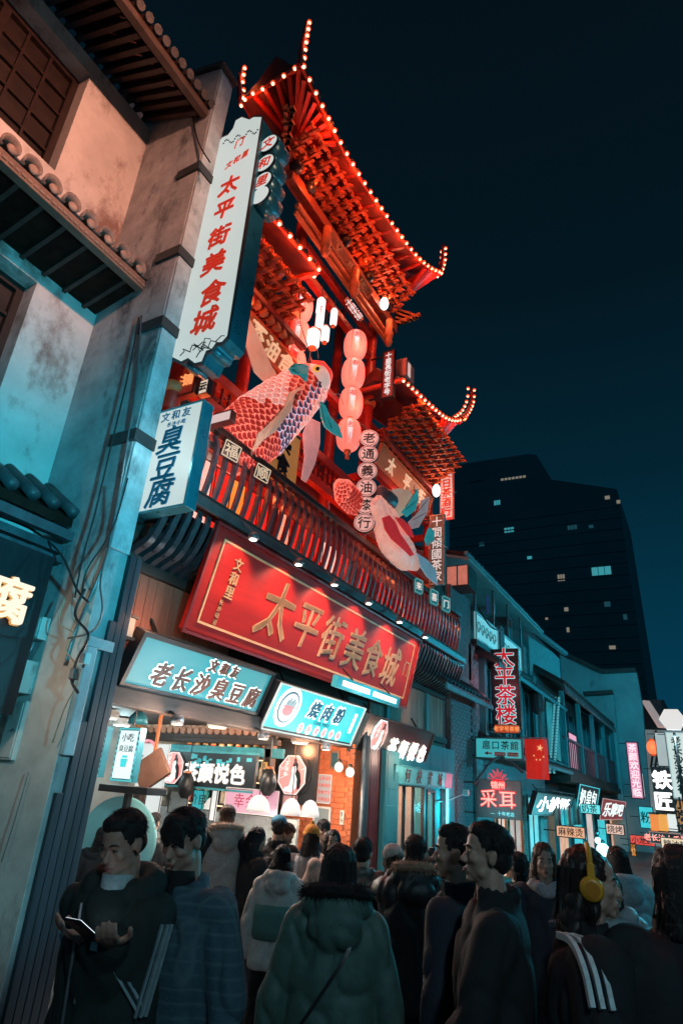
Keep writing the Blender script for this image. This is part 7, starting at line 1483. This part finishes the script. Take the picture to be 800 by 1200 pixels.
def person(label, top, depth, ang, coat, ccol, pants=None, hair='short', hc=None, look=0, pitch=0, lean=0, tilt=0, hl=None, hr_=None, shoes=None, longcoat=False, vox=.012, hdir=None, quilt=0, fine=False, bulk=1.0, collar='stand', inner=None, stance=.0, seed=1, drop=0, hood=None, arms='down', eyes=True, hgt=None, legs=True, hw=None):
    rnd = random.Random(seed); tp = at(top[0], top[1], d=depth); Ht = tp.z + drop; hscale = Ht / 1.745
    base_dir = V(tp.x, tp.y, 0).normalized(); rdir = V(base_dir.y, -base_dir.x, 0); f = base_dir * math.cos(math.radians(ang)) + rdir * math.sin(math.radians(ang))
    rz = math.atan2(-f.x, f.y)
    # root so that the head top sits at tp
    s = hscale; ln = math.radians(lean); head_off = V(0, math.sin(ln) * .75 * s + .02, 0); ho = Matrix.Rotation(rz, 3, 'Z') @ head_off
    root = thing('person', label, 'person', (tp.x - ho.x, tp.y - ho.y, 0), rz); MW = wm(root)
    LT = lambda x, y, z: MW @ Vector((x * s, y * s, z * s))
    def sp_(x, y, z):        # spine lean above the hips
        if z > .95: d = z - .95; return (x, y + math.sin(ln) * d, .95 + math.cos(ln) * d)
        return (x, y, z)
    G = lambda x, y, z: LT(*sp_(x, y, z))
    A = [(-.19, 0, 1.42), (.19, 0, 1.42)]; l1, l2 = .29 * s, .26 * s
    hands = []; el = []
    dflt = ((-.27, .03, .82), (.27, .03, .82))
    for k, tgt in enumerate((hl, hr_)):
        tg = tgt or dflt[k]; S0 = G(*A[k]); Tt = at(hw[k][0], hw[k][1], d=hw[k][2]) if hw else (G(*tg) if tgt else LT(*tg)); hint = MW.to_3x3() @ V((-1 if k == 0 else 1) * (.9 if tgt else .4), -.5, -.9 if (tgt or hw) else -.3); e_, w_ = ik(S0, Tt, l1, l2, hint); el.append(e_); hands.append(w_)
    Hm = MW @ Matrix.Translation(Vector(sp_(0, .015, 1.628)) * s) @ Matrix.Rotation(math.radians(look), 4, 'Z') @ Matrix.Rotation(math.radians(tilt), 4, 'Y') @ Matrix.Rotation(math.radians(pitch), 4, 'X')
    # ---- body: one surface
    b = MB(); hs = s * .90; head_geo(b, Hm, hs); cap(b, G(0, -.01, 1.40), Hm @ V(0, -.015 * s, -.07 * s), .062 * s, .054 * s)
    b.ell(G(0, 0, 1.25), (.13 * s, .085 * s, .19 * s), MW.to_3x3(), 14, 9); b.ell(LT(0, 0, .98), (.14 * s, .10 * s, .16 * s), MW.to_3x3(), 14, 9); cap(b, G(-.14, 0, 1.40), G(.14, 0, 1.40), .040 * s, .040 * s)
    kn = []; ft = []
    for k, q in enumerate((-1, 1)):
        cap(b, G(*A[k]), el[k], .036 * s, .034 * s); cap(b, el[k], hands[k], .038 * s, .026 * s)
        d = (hands[k] - el[k]).normalized(); pn = MW.to_3x3() @ (V(-q, .0, .0) if not ((hl, hr_)[k] or hw) else V(0, .2, 1)); hand(b, hands[k], (d if not hdir else (MW.to_3x3() @ V(hdir[0] * -q, hdir[1], hdir[2])).normalized()), pn, s, .75 if ((hl, hr_)[k] or hw) else .45, side=q)
        hp = LT(q * .09, 0, .93); an = LT(q * (.10 + .02 * stance), q * .16 * stance, .085); kk, an = ik(hp, an, .43 * s, .42 * s, MW.to_3x3() @ V(0, 1, 0)); kn.append(kk); ft.append(an)
        cap(b, hp, kk, .082 * s, .055 * s); cap(b, kk, an, .052 * s, .038 * s); cap(b, an + V(0, 0, -.04 * s), an + MW.to_3x3() @ V(0, .14 * s, -.05 * s), .035 * s, .03 * s)
    body = finish(b, .0065 if fine else .0095, 2, skin, 'body', root, mw=Matrix.Identity(4)); face_bits(Hm, hs, root, body, eyes, True, hc)
    hc = hc or hairm
    if hair == 'short': hair_short(Hm, hs, root, hc, rnd, .02)
    elif hair == 'fringe': hair_short(Hm, hs, root, hc, rnd, .0, .035)
    elif hair == 'long': hair_long(Hm, hs, root, hc, rnd)
    elif hair == 'bob': hair_long(Hm, hs, root, hc, rnd, .10)
    elif hair == 'bun': hair_long(Hm, hs, root, hc, rnd, .03, bun=True)
    # ---- trousers and shoes
    if legs:
        b = MB(); b.ell(LT(0, 0, .98), (.165 * s, .125 * s, .14 * s), MW.to_3x3(), 16, 9)
        for k, q in enumerate((-1, 1)): cap(b, LT(q * .085, 0, .93), kn[k], .098 * s, .076 * s); cap(b, kn[k], ft[k] + V(0, 0, -.01), .076 * s, .066 * s)
        finish(b, .014, 3, pants or cloth('dark_denim', (.03, .04, .06)), 'trousers', root, .012, 9, mw=Matrix.Identity(4))
        for k in (0, 1):
            b = MB(); a_ = ft[k]; fd = MW.to_3x3() @ V(0, 1, 0); b.loft([[a_ + fd * (y * s) + (MW.to_3x3() @ V(1, 0, 0)) * (w * s * math.cos(t)) + Z * ((z0 - .085 + h * .5 + h * .5 * math.sin(t)) * s) for t in np.linspace(0, 2 * math.pi, 12, False)] for y, w, z0, h in ((-.075, .022, .012, .05), (-.06, .036, .0, .10), (0, .042, .0, .115), (.07, .045, .0, .085), (.13, .044, .0, .062), (.175, .03, .003, .045), (.185, .012, .008, .03))]); sh = part('shoe', b, shoes or cloth('black_shoe', (.015, .015, .016), .4, 20, .1), root, True)
            b = MB(); b.loft([[a_ + fd * (y * s) + (MW.to_3x3() @ V(1, 0, 0)) * (w * s * math.cos(t)) + Z * ((-.085 + .008 + .012 * math.sin(t)) * s) for t in np.linspace(0, 2 * math.pi, 12, False)] for y, w in ((-.082, .02), (-.065, .04), (.07, .049), (.14, .047), (.19, .02))]); part('sole', b, cloth('sole_pale', (.3, .3, .3), .7, 20, .1), sh, True)
    # ---- coat
    b = MB(); k_ = bulk
    def ring(z, rx, ry, yo=0, n=20):
        return [G(rx * k_ * math.cos(t), yo + ry * k_ * math.sin(t), z) for t in np.linspace(0, 2 * math.pi, n, False)]
    hem = .42 if longcoat else .80
    prof = [(hem, .235 if longcoat else .205, .185 if longcoat else .150), (.62 if longcoat else .86, .222 if longcoat else .208, .165 if longcoat else .152), (.95, .205, .145), (1.10, .192, .138), (1.25, .205, .142), (1.36, .205, .130), (1.43, .165, .105), (1.475, .085, .080)]
    b.loft([ring(z, rx, ry, 0 if z < 1.4 else -.005) for z, rx, ry in prof])
    for k, q in enumerate((-1, 1)):
        sh0 = G(q * .165, -.005, 1.405); cap(b, sh0, el[k], .078 * s * k_, .066 * s * k_, 14); wr_ = hands[k] - (hands[k] - el[k]).normalized() * .015 * s; cap(b, el[k], wr_, .066 * s * k_, .048 * s * k_, 14)
        b.ell(G(q * .14, -.005, 1.405), (.085 * s * k_, .085 * s * k_, .07 * s * k_), MW.to_3x3(), 14, 9)
    if collar == 'stand':
        for a in np.linspace(0, 2 * math.pi, 16, False):
            if math.sin(a) > .80: continue
            p = G(.082 * math.cos(a), -.012 + .078 * math.sin(a), 1.47); cap(b, p, p + (Hm.to_translation() - p).normalized() * .0 + V(0, 0, .045 * s), .018 * s, .014 * s, 8, 2)
    if collar == 'lapel':
        for a in np.linspace(math.pi * 1.0, math.pi * 2, 9): p = G(.088 * math.cos(a), -.01 + .082 * math.sin(a), 1.475); cap(b, p, p + V(0, 0, .03 * s), .02 * s, .016 * s, 8, 2)
        for q in (-1, 1): cap(b, G(q * .085, .03, 1.475), G(q * .05, .125 * k_, 1.22), .022 * s, .012 * s)
    if collar in ('hood', 'fur'):
        for a in np.linspace(math.pi * .85, math.pi * 2.15, 15):
            p = G(.115 * math.cos(a), -.030 + .100 * math.sin(a), 1.475 + .018 * (1 - math.sin(a))); b.ell(p, (.045 * s,) * 3, None, 10, 7)
        b.ell(G(0, -.125, 1.43), (.12 * s, .065 * s, .085 * s), MW.to_3x3(), 14, 9)
    coat_o = finish(b, vox, 3, ccol, 'coat', root, .030 if not longcoat else .026, 7.5, mw=Matrix.Identity(4), quilt=quilt)
    if collar == 'fur' or hood:
        q = MB(); hm_ = hood or cloth('tan_fur', (.42, .27, .18), .9, 30)
        c_ = []
        for a in np.linspace(math.pi * .72, math.pi * 2.28, 26): c_.append(G(.135 * math.cos(a), -.035 + .115 * math.sin(a), 1.515 + .03 * (1 - math.sin(a))))
        for p in c_:
            for k in range(46):
                d = V(rnd.gauss(0, 1), rnd.gauss(0, 1), rnd.gauss(0, 1)).normalized(); L = rnd.uniform(.03, .055) * s; o_ = p + d * .015; a_ = d.cross(V(.3, .5, .8)).normalized() * .0035; q.add([o_ - a_, o_ + a_, o_ + d.cross(a_).normalized() * .0035, o_ + d * L + V(0, 0, -.008)], [(0, 1, 3), (1, 2, 3), (2, 0, 3)])
        q.tube(c_, .030 * s, 8); part('fur_trim', q, hm_, coat_o)
    if inner:
        b = MB(); b.loft([[G(rx * math.cos(t), .012 + ry * math.sin(t), z) for t in np.linspace(0, 2 * math.pi, 16, False)] for z, rx, ry in ((1.15, .04, .128 * k_), (1.30, .045, .130 * k_), (1.42, .055, .098), (1.49, .060, .062), (1.525, .056, .060))]); part('shirt', b, inner, root, True)
    return dict(root=root, G=G, LT=LT, Hm=Hm, s=s, hs=hs, el=el, hands=hands, MW=MW, coat=coat_o, body=body, A=A, bulk=k_, kn=kn, ft=ft)
def sleeve_stripes(P, k, mat, offs=(-.022, 0, .022), r=.082, upper=True, fore=True, side=1):
    """raised ribbons running down the outside of a sleeve"""
    s = P['s']; q = -1 if k == 0 else 1; S0 = P['G'](q * .165, -.005, 1.405); E = P['el'][k]; Wp = P['hands'][k]; seg = []
    if upper: seg.append((S0, E, .078, .066))
    if fore: seg.append((E, Wp, .066, .048))
    out = (P['MW'].to_3x3() @ V(q, side * .25, .25)).normalized()
    for o_ in offs:
        b = MB()
        for a, c, r0, r1 in seg:
            d = (c - a).normalized(); n_ = (out - d * out.dot(d)).normalized(); w = d.cross(n_); pts = []
            for i in range(9):
                t = i / 8; rr = (r0 + (r1 - r0) * t) * s * P['bulk'] + .012; an = o_ / rr
                p = a + (c - a) * t + (n_ * math.cos(an) + w * math.sin(an)) * rr; pts.append((p, n_ * math.cos(an) + w * math.sin(an), w))
            for (p, n0, w0), (p2, n2, w2) in zip(pts, pts[1:]): b.obox(p - w0 * .005 - n0 * .008, w0 * .010, p2 - p, n0 * .012)
        part('sleeve_stripe', b, mat, P['coat'])
def strap(P, pts, mat, w=.03, name='bag_strap'):
    c = crom([P['G'](*p) for p in pts], 6); b = MB()
    for a, d in zip(c, c[1:]): b.bar(a, d + (d - a) * .1, w, .008, up=(P['MW'].to_3x3() @ V(0, 1, 0)))
    part(name, b, mat, P['coat'])
m_blackc = cloth('black_coat_cloth', (.014, .016, .020)); m_navy = cloth('navy_coat_cloth', (.022, .030, .045)); m_white_st = cloth('stripe_white', (.70, .78, .78), .6, 40, .1)
m_puff = cloth('black_puffer', (.016, .018, .022), .45, 20, .3)
# plaid wool coat
m_plaid = cloth('blue_plaid_wool', (.055, .115, .145), .9, 80, .3)
nt = m_plaid.node_tree; N = nt.nodes; L = nt.links; bs = N['Principled BSDF']; tcn = N.new('ShaderNodeTexCoord'); mp = N.new('ShaderNodeMapping'); mp.inputs['Rotation'].default_value = (0, 0, .9); L.new(tcn.outputs['Object'], mp.inputs[0])
w1 = N.new('ShaderNodeTexWave'); w1.bands_direction = 'X'; w1.inputs['Scale'].default_value = 7; w2 = N.new('ShaderNodeTexWave'); w2.bands_direction = 'Z'; w2.inputs['Scale'].default_value = 7
L.new(mp.outputs[0], w1.inputs[0]); L.new(mp.outputs[0], w2.inputs[0]); mm_ = N.new('ShaderNodeMath'); mm_.operation = 'MAXIMUM'
for a_, b_ in ((w1, 0), (w2, 1)):
    pw = N.new('ShaderNodeMath'); pw.operation = 'POWER'; pw.inputs[1].default_value = 9; L.new(a_.outputs['Fac'], pw.inputs[0]); L.new(pw.outputs[0], mm_.inputs[b_])
mx = N.new('ShaderNodeMix'); mx.data_type = 'RGBA'; src = bs.inputs['Base Color'].links[0].from_socket; L.new(src, mx.inputs[6]); mx.inputs[7].default_value = (.095, .16, .185, 1); L.new(mm_.outputs[0], mx.inputs[0]); L.new(mx.outputs[2], bs.inputs['Base Color'])

# --- foreground
P = person('man in a black striped-sleeve jacket looking down at the phone in his hands', (150, 947), 2.5, -140, 'jacket', cloth('black_green_jacket', (.020, .032, .030)), hair='short', look=0, pitch=-20, lean=4, hw=((108, 1100, 2.24), (134, 1104, 2.20)), hdir=(.45, .95, .25), fine=True, inner=cloth('pale_shirt', (.45, .55, .56)), bulk=1.02, collar='hood', seed=3, vox=.010)
m_st2 = cloth('stripe_pale_teal', (.30, .40, .42), .7, 40, .1); sleeve_stripes(P, 0, m_st2); sleeve_stripes(P, 1, m_st2)
G = P['G']; c = (P['hands'][0] + P['hands'][1]) / 2 + P['MW'].to_3x3() @ V(0, .11, .045)
ph = thing('phone', 'dark smartphone with a lit edge held in both hands of the jacket man', 'phone', c); ax = (P['MW'].to_3x3() @ V(1, 0, 0), P['MW'].to_3x3() @ V(0, .85, .5).normalized(), P['MW'].to_3x3() @ V(0, -.5, .85).normalized())
b = MB(); b.cbox(c, .038, .078, .0045, ax); part('case', b, m_black, ph, bevel=.003); b = MB(); b.cbox(c + ax[2] * .0055, .034, .072, .0008, ax); part('screen', b, E_('phone_screen', (.8, .9, 1), 1.6), ph); b = MB(); b.cbox(c - ax[2] * .006 + ax[1] * .055 - ax[0] * .02, .010, .012, .0015, ax); part('camera_bump', b, m_black, ph)
b = MB(); b.tube(crom([G(.035, .145, z) for z in (1.44, 1.3, 1.15, 1.0, .85)], 3), .006, 5); part('zip', b, m_grey, P['coat'])
b = MB(); b.cbox(G(-.09, .175, 1.33), .026, .004, .012, (P['MW'].to_3x3() @ X, P['MW'].to_3x3() @ Y, Z)); part('chest_badge', b, m_white_st, P['coat'])
P = person('man in a long plaid wool coat looking down beside the phone man', (219, 944), 2.62, -140, 'coat', m_plaid, hair='fringe', look=-2, pitch=-20, lean=7, longcoat=True, fine=True, inner=cloth('black_knit', (.012, .012, .014)), bulk=1.0, collar='lapel', seed=4, vox=.011)
b = MB()
for k in range(12):
    z = 1.40 - k * .07; b.cbox(P['G'](-.012, .148 - .012 * (z > 1.3), z), .006, .006, .036, (P['MW'].to_3x3() @ X, P['MW'].to_3x3() @ Y, Z))
part('coat_edge', b, cloth('coat_edge', (.12, .20, .22)), P['coat'])
P = person('woman seen from behind in a green padded coat with a black fur hood', (399, 988), 2.9, 0, 'coat', cloth('green_padded_coat', (.075, .145, .125), .55, 18, .3), hair='long', pitch=-4, longcoat=True, bulk=1.05, collar='fur', hood=cloth('black_fur', (.012, .012, .013), .9, 30), seed=5, eyes=False, drop=.0, vox=.012)
strap(P, [(.10, -.10, 1.47), (.06, -.165, 1.36), (-.02, -.19, 1.24), (-.12, -.19, 1.10), (-.22, -.14, .97)], m_black, .014)
P = person('tall man in a black coat seen in profile, mouth slightly open', (568, 962), 2.62, -94, 'coat', m_blackc, hair='short', look=8, pitch=4, longcoat=True, fine=True, bulk=1.0, collar='stand', seed=6, hl=(-.10, .24, .96), hr_=(.20, .18, .98), inner=None)
P = person('man in a dark coat half hidden behind the tall man in profile', (531, 965), 2.98, -70, 'coat', m_navy, hair='short', look=20, pitch=0, longcoat=True, fine=True, bulk=.96, collar='stand', seed=7)
P = person('person with yellow headphones and a black hoodie with white shoulder stripes', (690, 991), 2.35, 80, 'hoodie', m_blackc, hair='bob', hc=M('dark_brown_hair', (.025, .016, .013), .45, var=.4, scale=30, bump=.2), look=-6, pitch=0, bulk=1.16, collar='stand', fine=True, seed=8)
s = P['hs']; Hm = P['Hm']; T = lambda x, y, z: Hm @ V(x * s, y * s, z * s); hp = thing('headphones', 'yellow over-ear headphones on the head in front of the street', 'headphones', T(0, 0, .13)); ym = M('yellow_plastic', (.80, .36, .03), .35, var=.05, bump=0)
b = MB(); b.tube([T(.098 * math.cos(a), -.005, .03 + .105 * math.sin(a)) for a in np.linspace(-.15, math.pi + .15, 22)], [.011 * s] * 22, 8); part('headband', b, ym, hp, True)
for q in (-1, 1):
    d = (Hm.to_3x3() @ V(q, 0, 0)); c = T(q * .092, -.006, -.012); b = MB(); b.lathe([(.030, -.012), (.040, -.004), (.042, .010), (.036, .022), (.026, .026)], c, d, 24); ec_ = part('ear_cup', b, ym, hp, True); b = MB(); b.lathe([(.024, .0262), (.026, .029), (.022, .0295)], c, d, 20); part('cup_ring', b, M('amber_ring', (.55, .20, .02), .3), ec_); b = MB(); b.lathe([(.030, -.028), (.038, -.020), (.038, -.010)], c, d, 20); part('cushion', b, m_black, ec_, True); b = MB(); b.cbox(T(q * .10, -.005, .045), .008 * s, .014 * s, .030 * s, (Hm.to_3x3() @ X, Hm.to_3x3() @ Y, Hm.to_3x3() @ Z)); part('yoke', b, ym, ec_, bevel=.003)
for k, o_ in enumerate((.0, .028, .056)):    # three stripes over each shoulder
    for q in (-1, 1):
        c = crom([P['G'](q * .09, -.10 + o_ * .8 - .02, 1.475), P['G'](q * .17, -.09 + o_, 1.475 - .005), P['G'](q * .245, -.07 + o_, 1.415), P['G'](q * .285, -.06 + o_, 1.33)], 6); b = MB()
        for a_, d_ in zip(c, c[1:]): b.bar(a_, d_ + (d_ - a_) * .08, .016, .020, up=Z)
        part('shoulder_stripe', b, m_white_st, P['coat'])
P2_ = P
P = person('dark haired person seen from behind at the right edge of the crowd', (786, 988), 2.25, -20, 'jacket', m_blackc, hair='bob', look=14, bulk=1.2, collar='stand', fine=False, seed=9)
# --- middle distance
P = person('man in a dark fur-hooded jacket raising a camera towards the lit shop', (487, 978), 4.1, -2, 'parka', m_puff, hair='short', pitch=4, look=-8, collar='fur', hood=cloth('tan_fur', (.42, .27, .18), .9, 30), bulk=1.12, hl=(-.03, .30, 1.56), hr_=(.12, .30, 1.56), seed=10)
c = (P['hands'][0] + P['hands'][1]) / 2 + P['MW'].to_3x3() @ V(.08, .06, .03); t = thing('camera_body', 'black camera held up by the man in the fur-hooded jacket', 'camera', c); ax = (P['MW'].to_3x3() @ X, P['MW'].to_3x3() @ Y, Z); b = MB(); b.cbox(c, .065, .03, .045, ax); part('body', b, m_black, t, bevel=.006); b = MB(); b.lathe([(.032, .03), (.034, .09), (.030, .10)], c, ax[1], 16); part('lens', b, m_black, t, True); b = MB(); b.cbox(c + Z * .05, .02, .02, .012, ax); part('viewfinder', b, m_black, t, bevel=.004)
t = None
P = person('man with short hair and a shiny olive puffer jacket left of the camera man', (427, 981), 4.7, 28, 'puffer', cloth('olive_puffer', (.14, .13, .115), .35, 14, .4), quilt=.018, hair='short', collar='stand', bulk=1.2, look=10, seed=11)
P = person('white knit hat person half hidden behind the camera man', (459, 990), 4.5, -30, 'coat', m_navy, hair='short', seed=12, legs=False)
s = P['hs']; Hm = P['Hm']; b = MB(); b.ell(Hm @ V(0, -.015 * s, .06 * s), (.092 * s, .10 * s, .085 * s), Hm.to_3x3(), 16, 10); h_ = finish(b, .01, 2, cloth('white_knit', (.6, .56, .52), .9, 40, .5), 'hat', P['root'], .006, 40, mw=Matrix.Identity(4))
P = person('woman with dark hair in a red scarf facing the street right of the tall man', (603, 997), 5.0, -70, 'coat', m_blackc, hair='long', seed=13, look=10)
b = MB(); b.tube([P['G'](.02, .12, 1.44), P['G'](.05, .15, 1.3), P['G'](.06, .155, 1.12)], .022, 8); part('scarf', b, cloth('red_scarf', (.45, .02, .02)), P['coat'], True)
P = person('brown haired woman with a grey scarf walking towards the viewer', (636, 987), 4.35, 172, 'coat', m_navy, hair='bob', hc=hairb, seed=14, pitch=-3)
b = MB()
for a in range(14): q = a * .45; b.ell(P['G'](.085 * math.cos(q), .01 + .085 * math.sin(q), 1.46 + .02 * math.sin(3 * q)), (.045, .045, .04))
finish(b, .012, 2, cloth('grey_scarf', (.35, .36, .37)), 'scarf', P['root'], .01, 20, mw=Matrix.Identity(4))
P = person('dark haired person in a pale hooded jacket lit cyan from the shops', (720, 991), 4.9, -25, 'jacket', cloth('pale_blue_jacket', (.35, .48, .52)), hair='bob', seed=15, collar='hood', bulk=1.15)
P = person('person in a pale padded jacket just right of the headphones', (712, 1020), 3.6, 150, 'jacket', cloth('silver_puffer', (.42, .46, .48), .4, 14, .4), hair='bob', seed=25, quilt=.018, collar='hood', bulk=1.1)
# --- the queue in front of the stall
P = person('person with a pale fur-hooded black and white parka at the back of the queue', (268, 943), 5.9, -6, 'parka', cloth('white_parka', (.52, .47, .44)), hair='short', hc=hairb, collar='fur', hood=cloth('blond_fur', (.62, .46, .36), .9, 30), bulk=1.12, pitch=-8, seed=17)
for q in (-1, 1):
    b = MB(); cap(b, P['G'](q * .19, -.02, 1.42), P['el'][0 if q < 0 else 1], .105, .092); cap(b, P['el'][0 if q < 0 else 1], P['hands'][0 if q < 0 else 1], .09, .068);  finish(b, .016, 2, m_puff, 'sleeve', P['coat'], .01, 10, mw=Matrix.Identity(4))
P = person('woman with tied dark hair and a black coat in profile, looking down', (304, 969), 5.7, 70, 'coat', m_blackc, pants=cloth('blue_jeans', (.05, .09, .14)), hair='long', pitch=-14, look=0, longcoat=False, seed=18, stance=.6, hl=(-.05, .3, 1.0), hr_=(.12, .3, 1.0))
P = person('person in a white and green colour-block hooded jacket in the queue', (332, 990), 5.0, 6, 'jacket', cloth('white_jacket', (.58, .55, .52), .7, 20, .3), hair='bun', pants=cloth('black_jeans', (.012, .013, .016)), shoes=cloth('white_shoe', (.6, .6, .6), .5, 20, .1), collar='hood', bulk=1.06, seed=19, pitch=-12, stance=.8)
b = MB(); b.loft([[P['G'](1.085 * rx * math.cos(t), 1.095 * ry * math.sin(t), z) for t in np.linspace(0, 2 * math.pi, 20, False)] for z, rx, ry in ((1.02, .200, .148), (1.10, .202, .148), (1.20, .212, .151), (1.28, .214, .148))]); part('colour_band', b, cloth('green_band', (.10, .24, .22)), P['coat'], True)
P = person('person in a bright blue cap standing behind the queue', (328, 955), 6.1, 20, 'coat', m_blackc, hair='short', look=20, seed=20)
s = P['hs']; Hm = P['Hm']; b = MB(); b.ell(Hm @ V(0, -.01 * s, .065 * s), (.09 * s, .10 * s, .07 * s), Hm.to_3x3(), 16, 10); b.ell(Hm @ V(0, .11 * s, .045 * s), (.06 * s, .06 * s, .012 * s), Hm.to_3x3(), 14, 8); finish(b, .008, 2, cloth('blue_cap', (.02, .22, .34), .7, 30, .2), 'cap', P['root'], .002, 20, mw=Matrix.Identity(4))
P = person('brown haired man with bare nape bending his head in the queue', (338, 963), 6.1, 100, 'jacket', m_puff, hair='short', hc=hairb, pitch=-30, lean=8, seed=21, bulk=1.1)
P = person('child-sized person in an orange coat between the two women of the queue', (316, 1004), 5.7, 30, 'coat', cloth('orange_coat', (.70, .16, .06), .7, 20, .3), hair='short', seed=22, pitch=-10)
P = person('person in an orange knitted beanie with a bobble and white backpack straps', (366, 967), 6.0, 2, 'coat', cloth('grey_check', (.30, .30, .30), .8, 20, .3), hair='bob', seed=23, bulk=1.1)
s = P['hs']; Hm = P['Hm']; b = MB(); b.ell(Hm @ V(0, -.015 * s, .055 * s), (.094 * s, .104 * s, .092 * s), Hm.to_3x3(), 18, 12); b.ell(Hm @ V(0, -.01 * s, .155 * s), (.026 * s,) * 3, None, 12, 8); om = cloth('orange_knit', (.80, .30, .05), .9, 60, .6); h_ = finish(b, .008, 2, om, 'beanie', P['root'], .004, 40, mw=Matrix.Identity(4))
b = MB(); b.lathe([(.095 * s, 0), (.103 * s, .02), (.098 * s, .045)], Hm @ V(0, -.015 * s, .01 * s), Hm.to_3x3() @ Z, 24); part('beanie_cuff', b, om, h_, True)
strap(P, [(-.12, -.02, 1.47), (-.13, -.14, 1.42), (-.12, -.165, 1.2), (-.10, -.16, 1.0)], m_white_st, .03); strap(P, [(.12, -.02, 1.47), (.13, -.14, 1.42), (.12, -.165, 1.2), (.10, -.16, 1.0)], m_white_st, .03)
P = person('dark haired man deep in the queue in front of the brick wall', (380, 960), 6.6, 160, 'coat', m_puff, hair='fringe', seed=24)
P = person('woman with long dark hair facing the viewer over the fur hood', (391, 972), 5.7, 165, 'coat', cloth('beige_coat', (.5, .36, .30), .7, 20, .3), hair='long', seed=26, look=-10, hl=(-.2, .1, 1.30))
P = person('dark haired person with back turned in front of the stall counter at far left', (122, 968), 6.8, 0, 'coat', m_blackc, hair='bob', seed=27)
P = person('person with dark hair bending over the counter behind the phone man', (183, 952), 6.9, 30, 'coat', m_puff, hair='short', seed=28, pitch=-12)
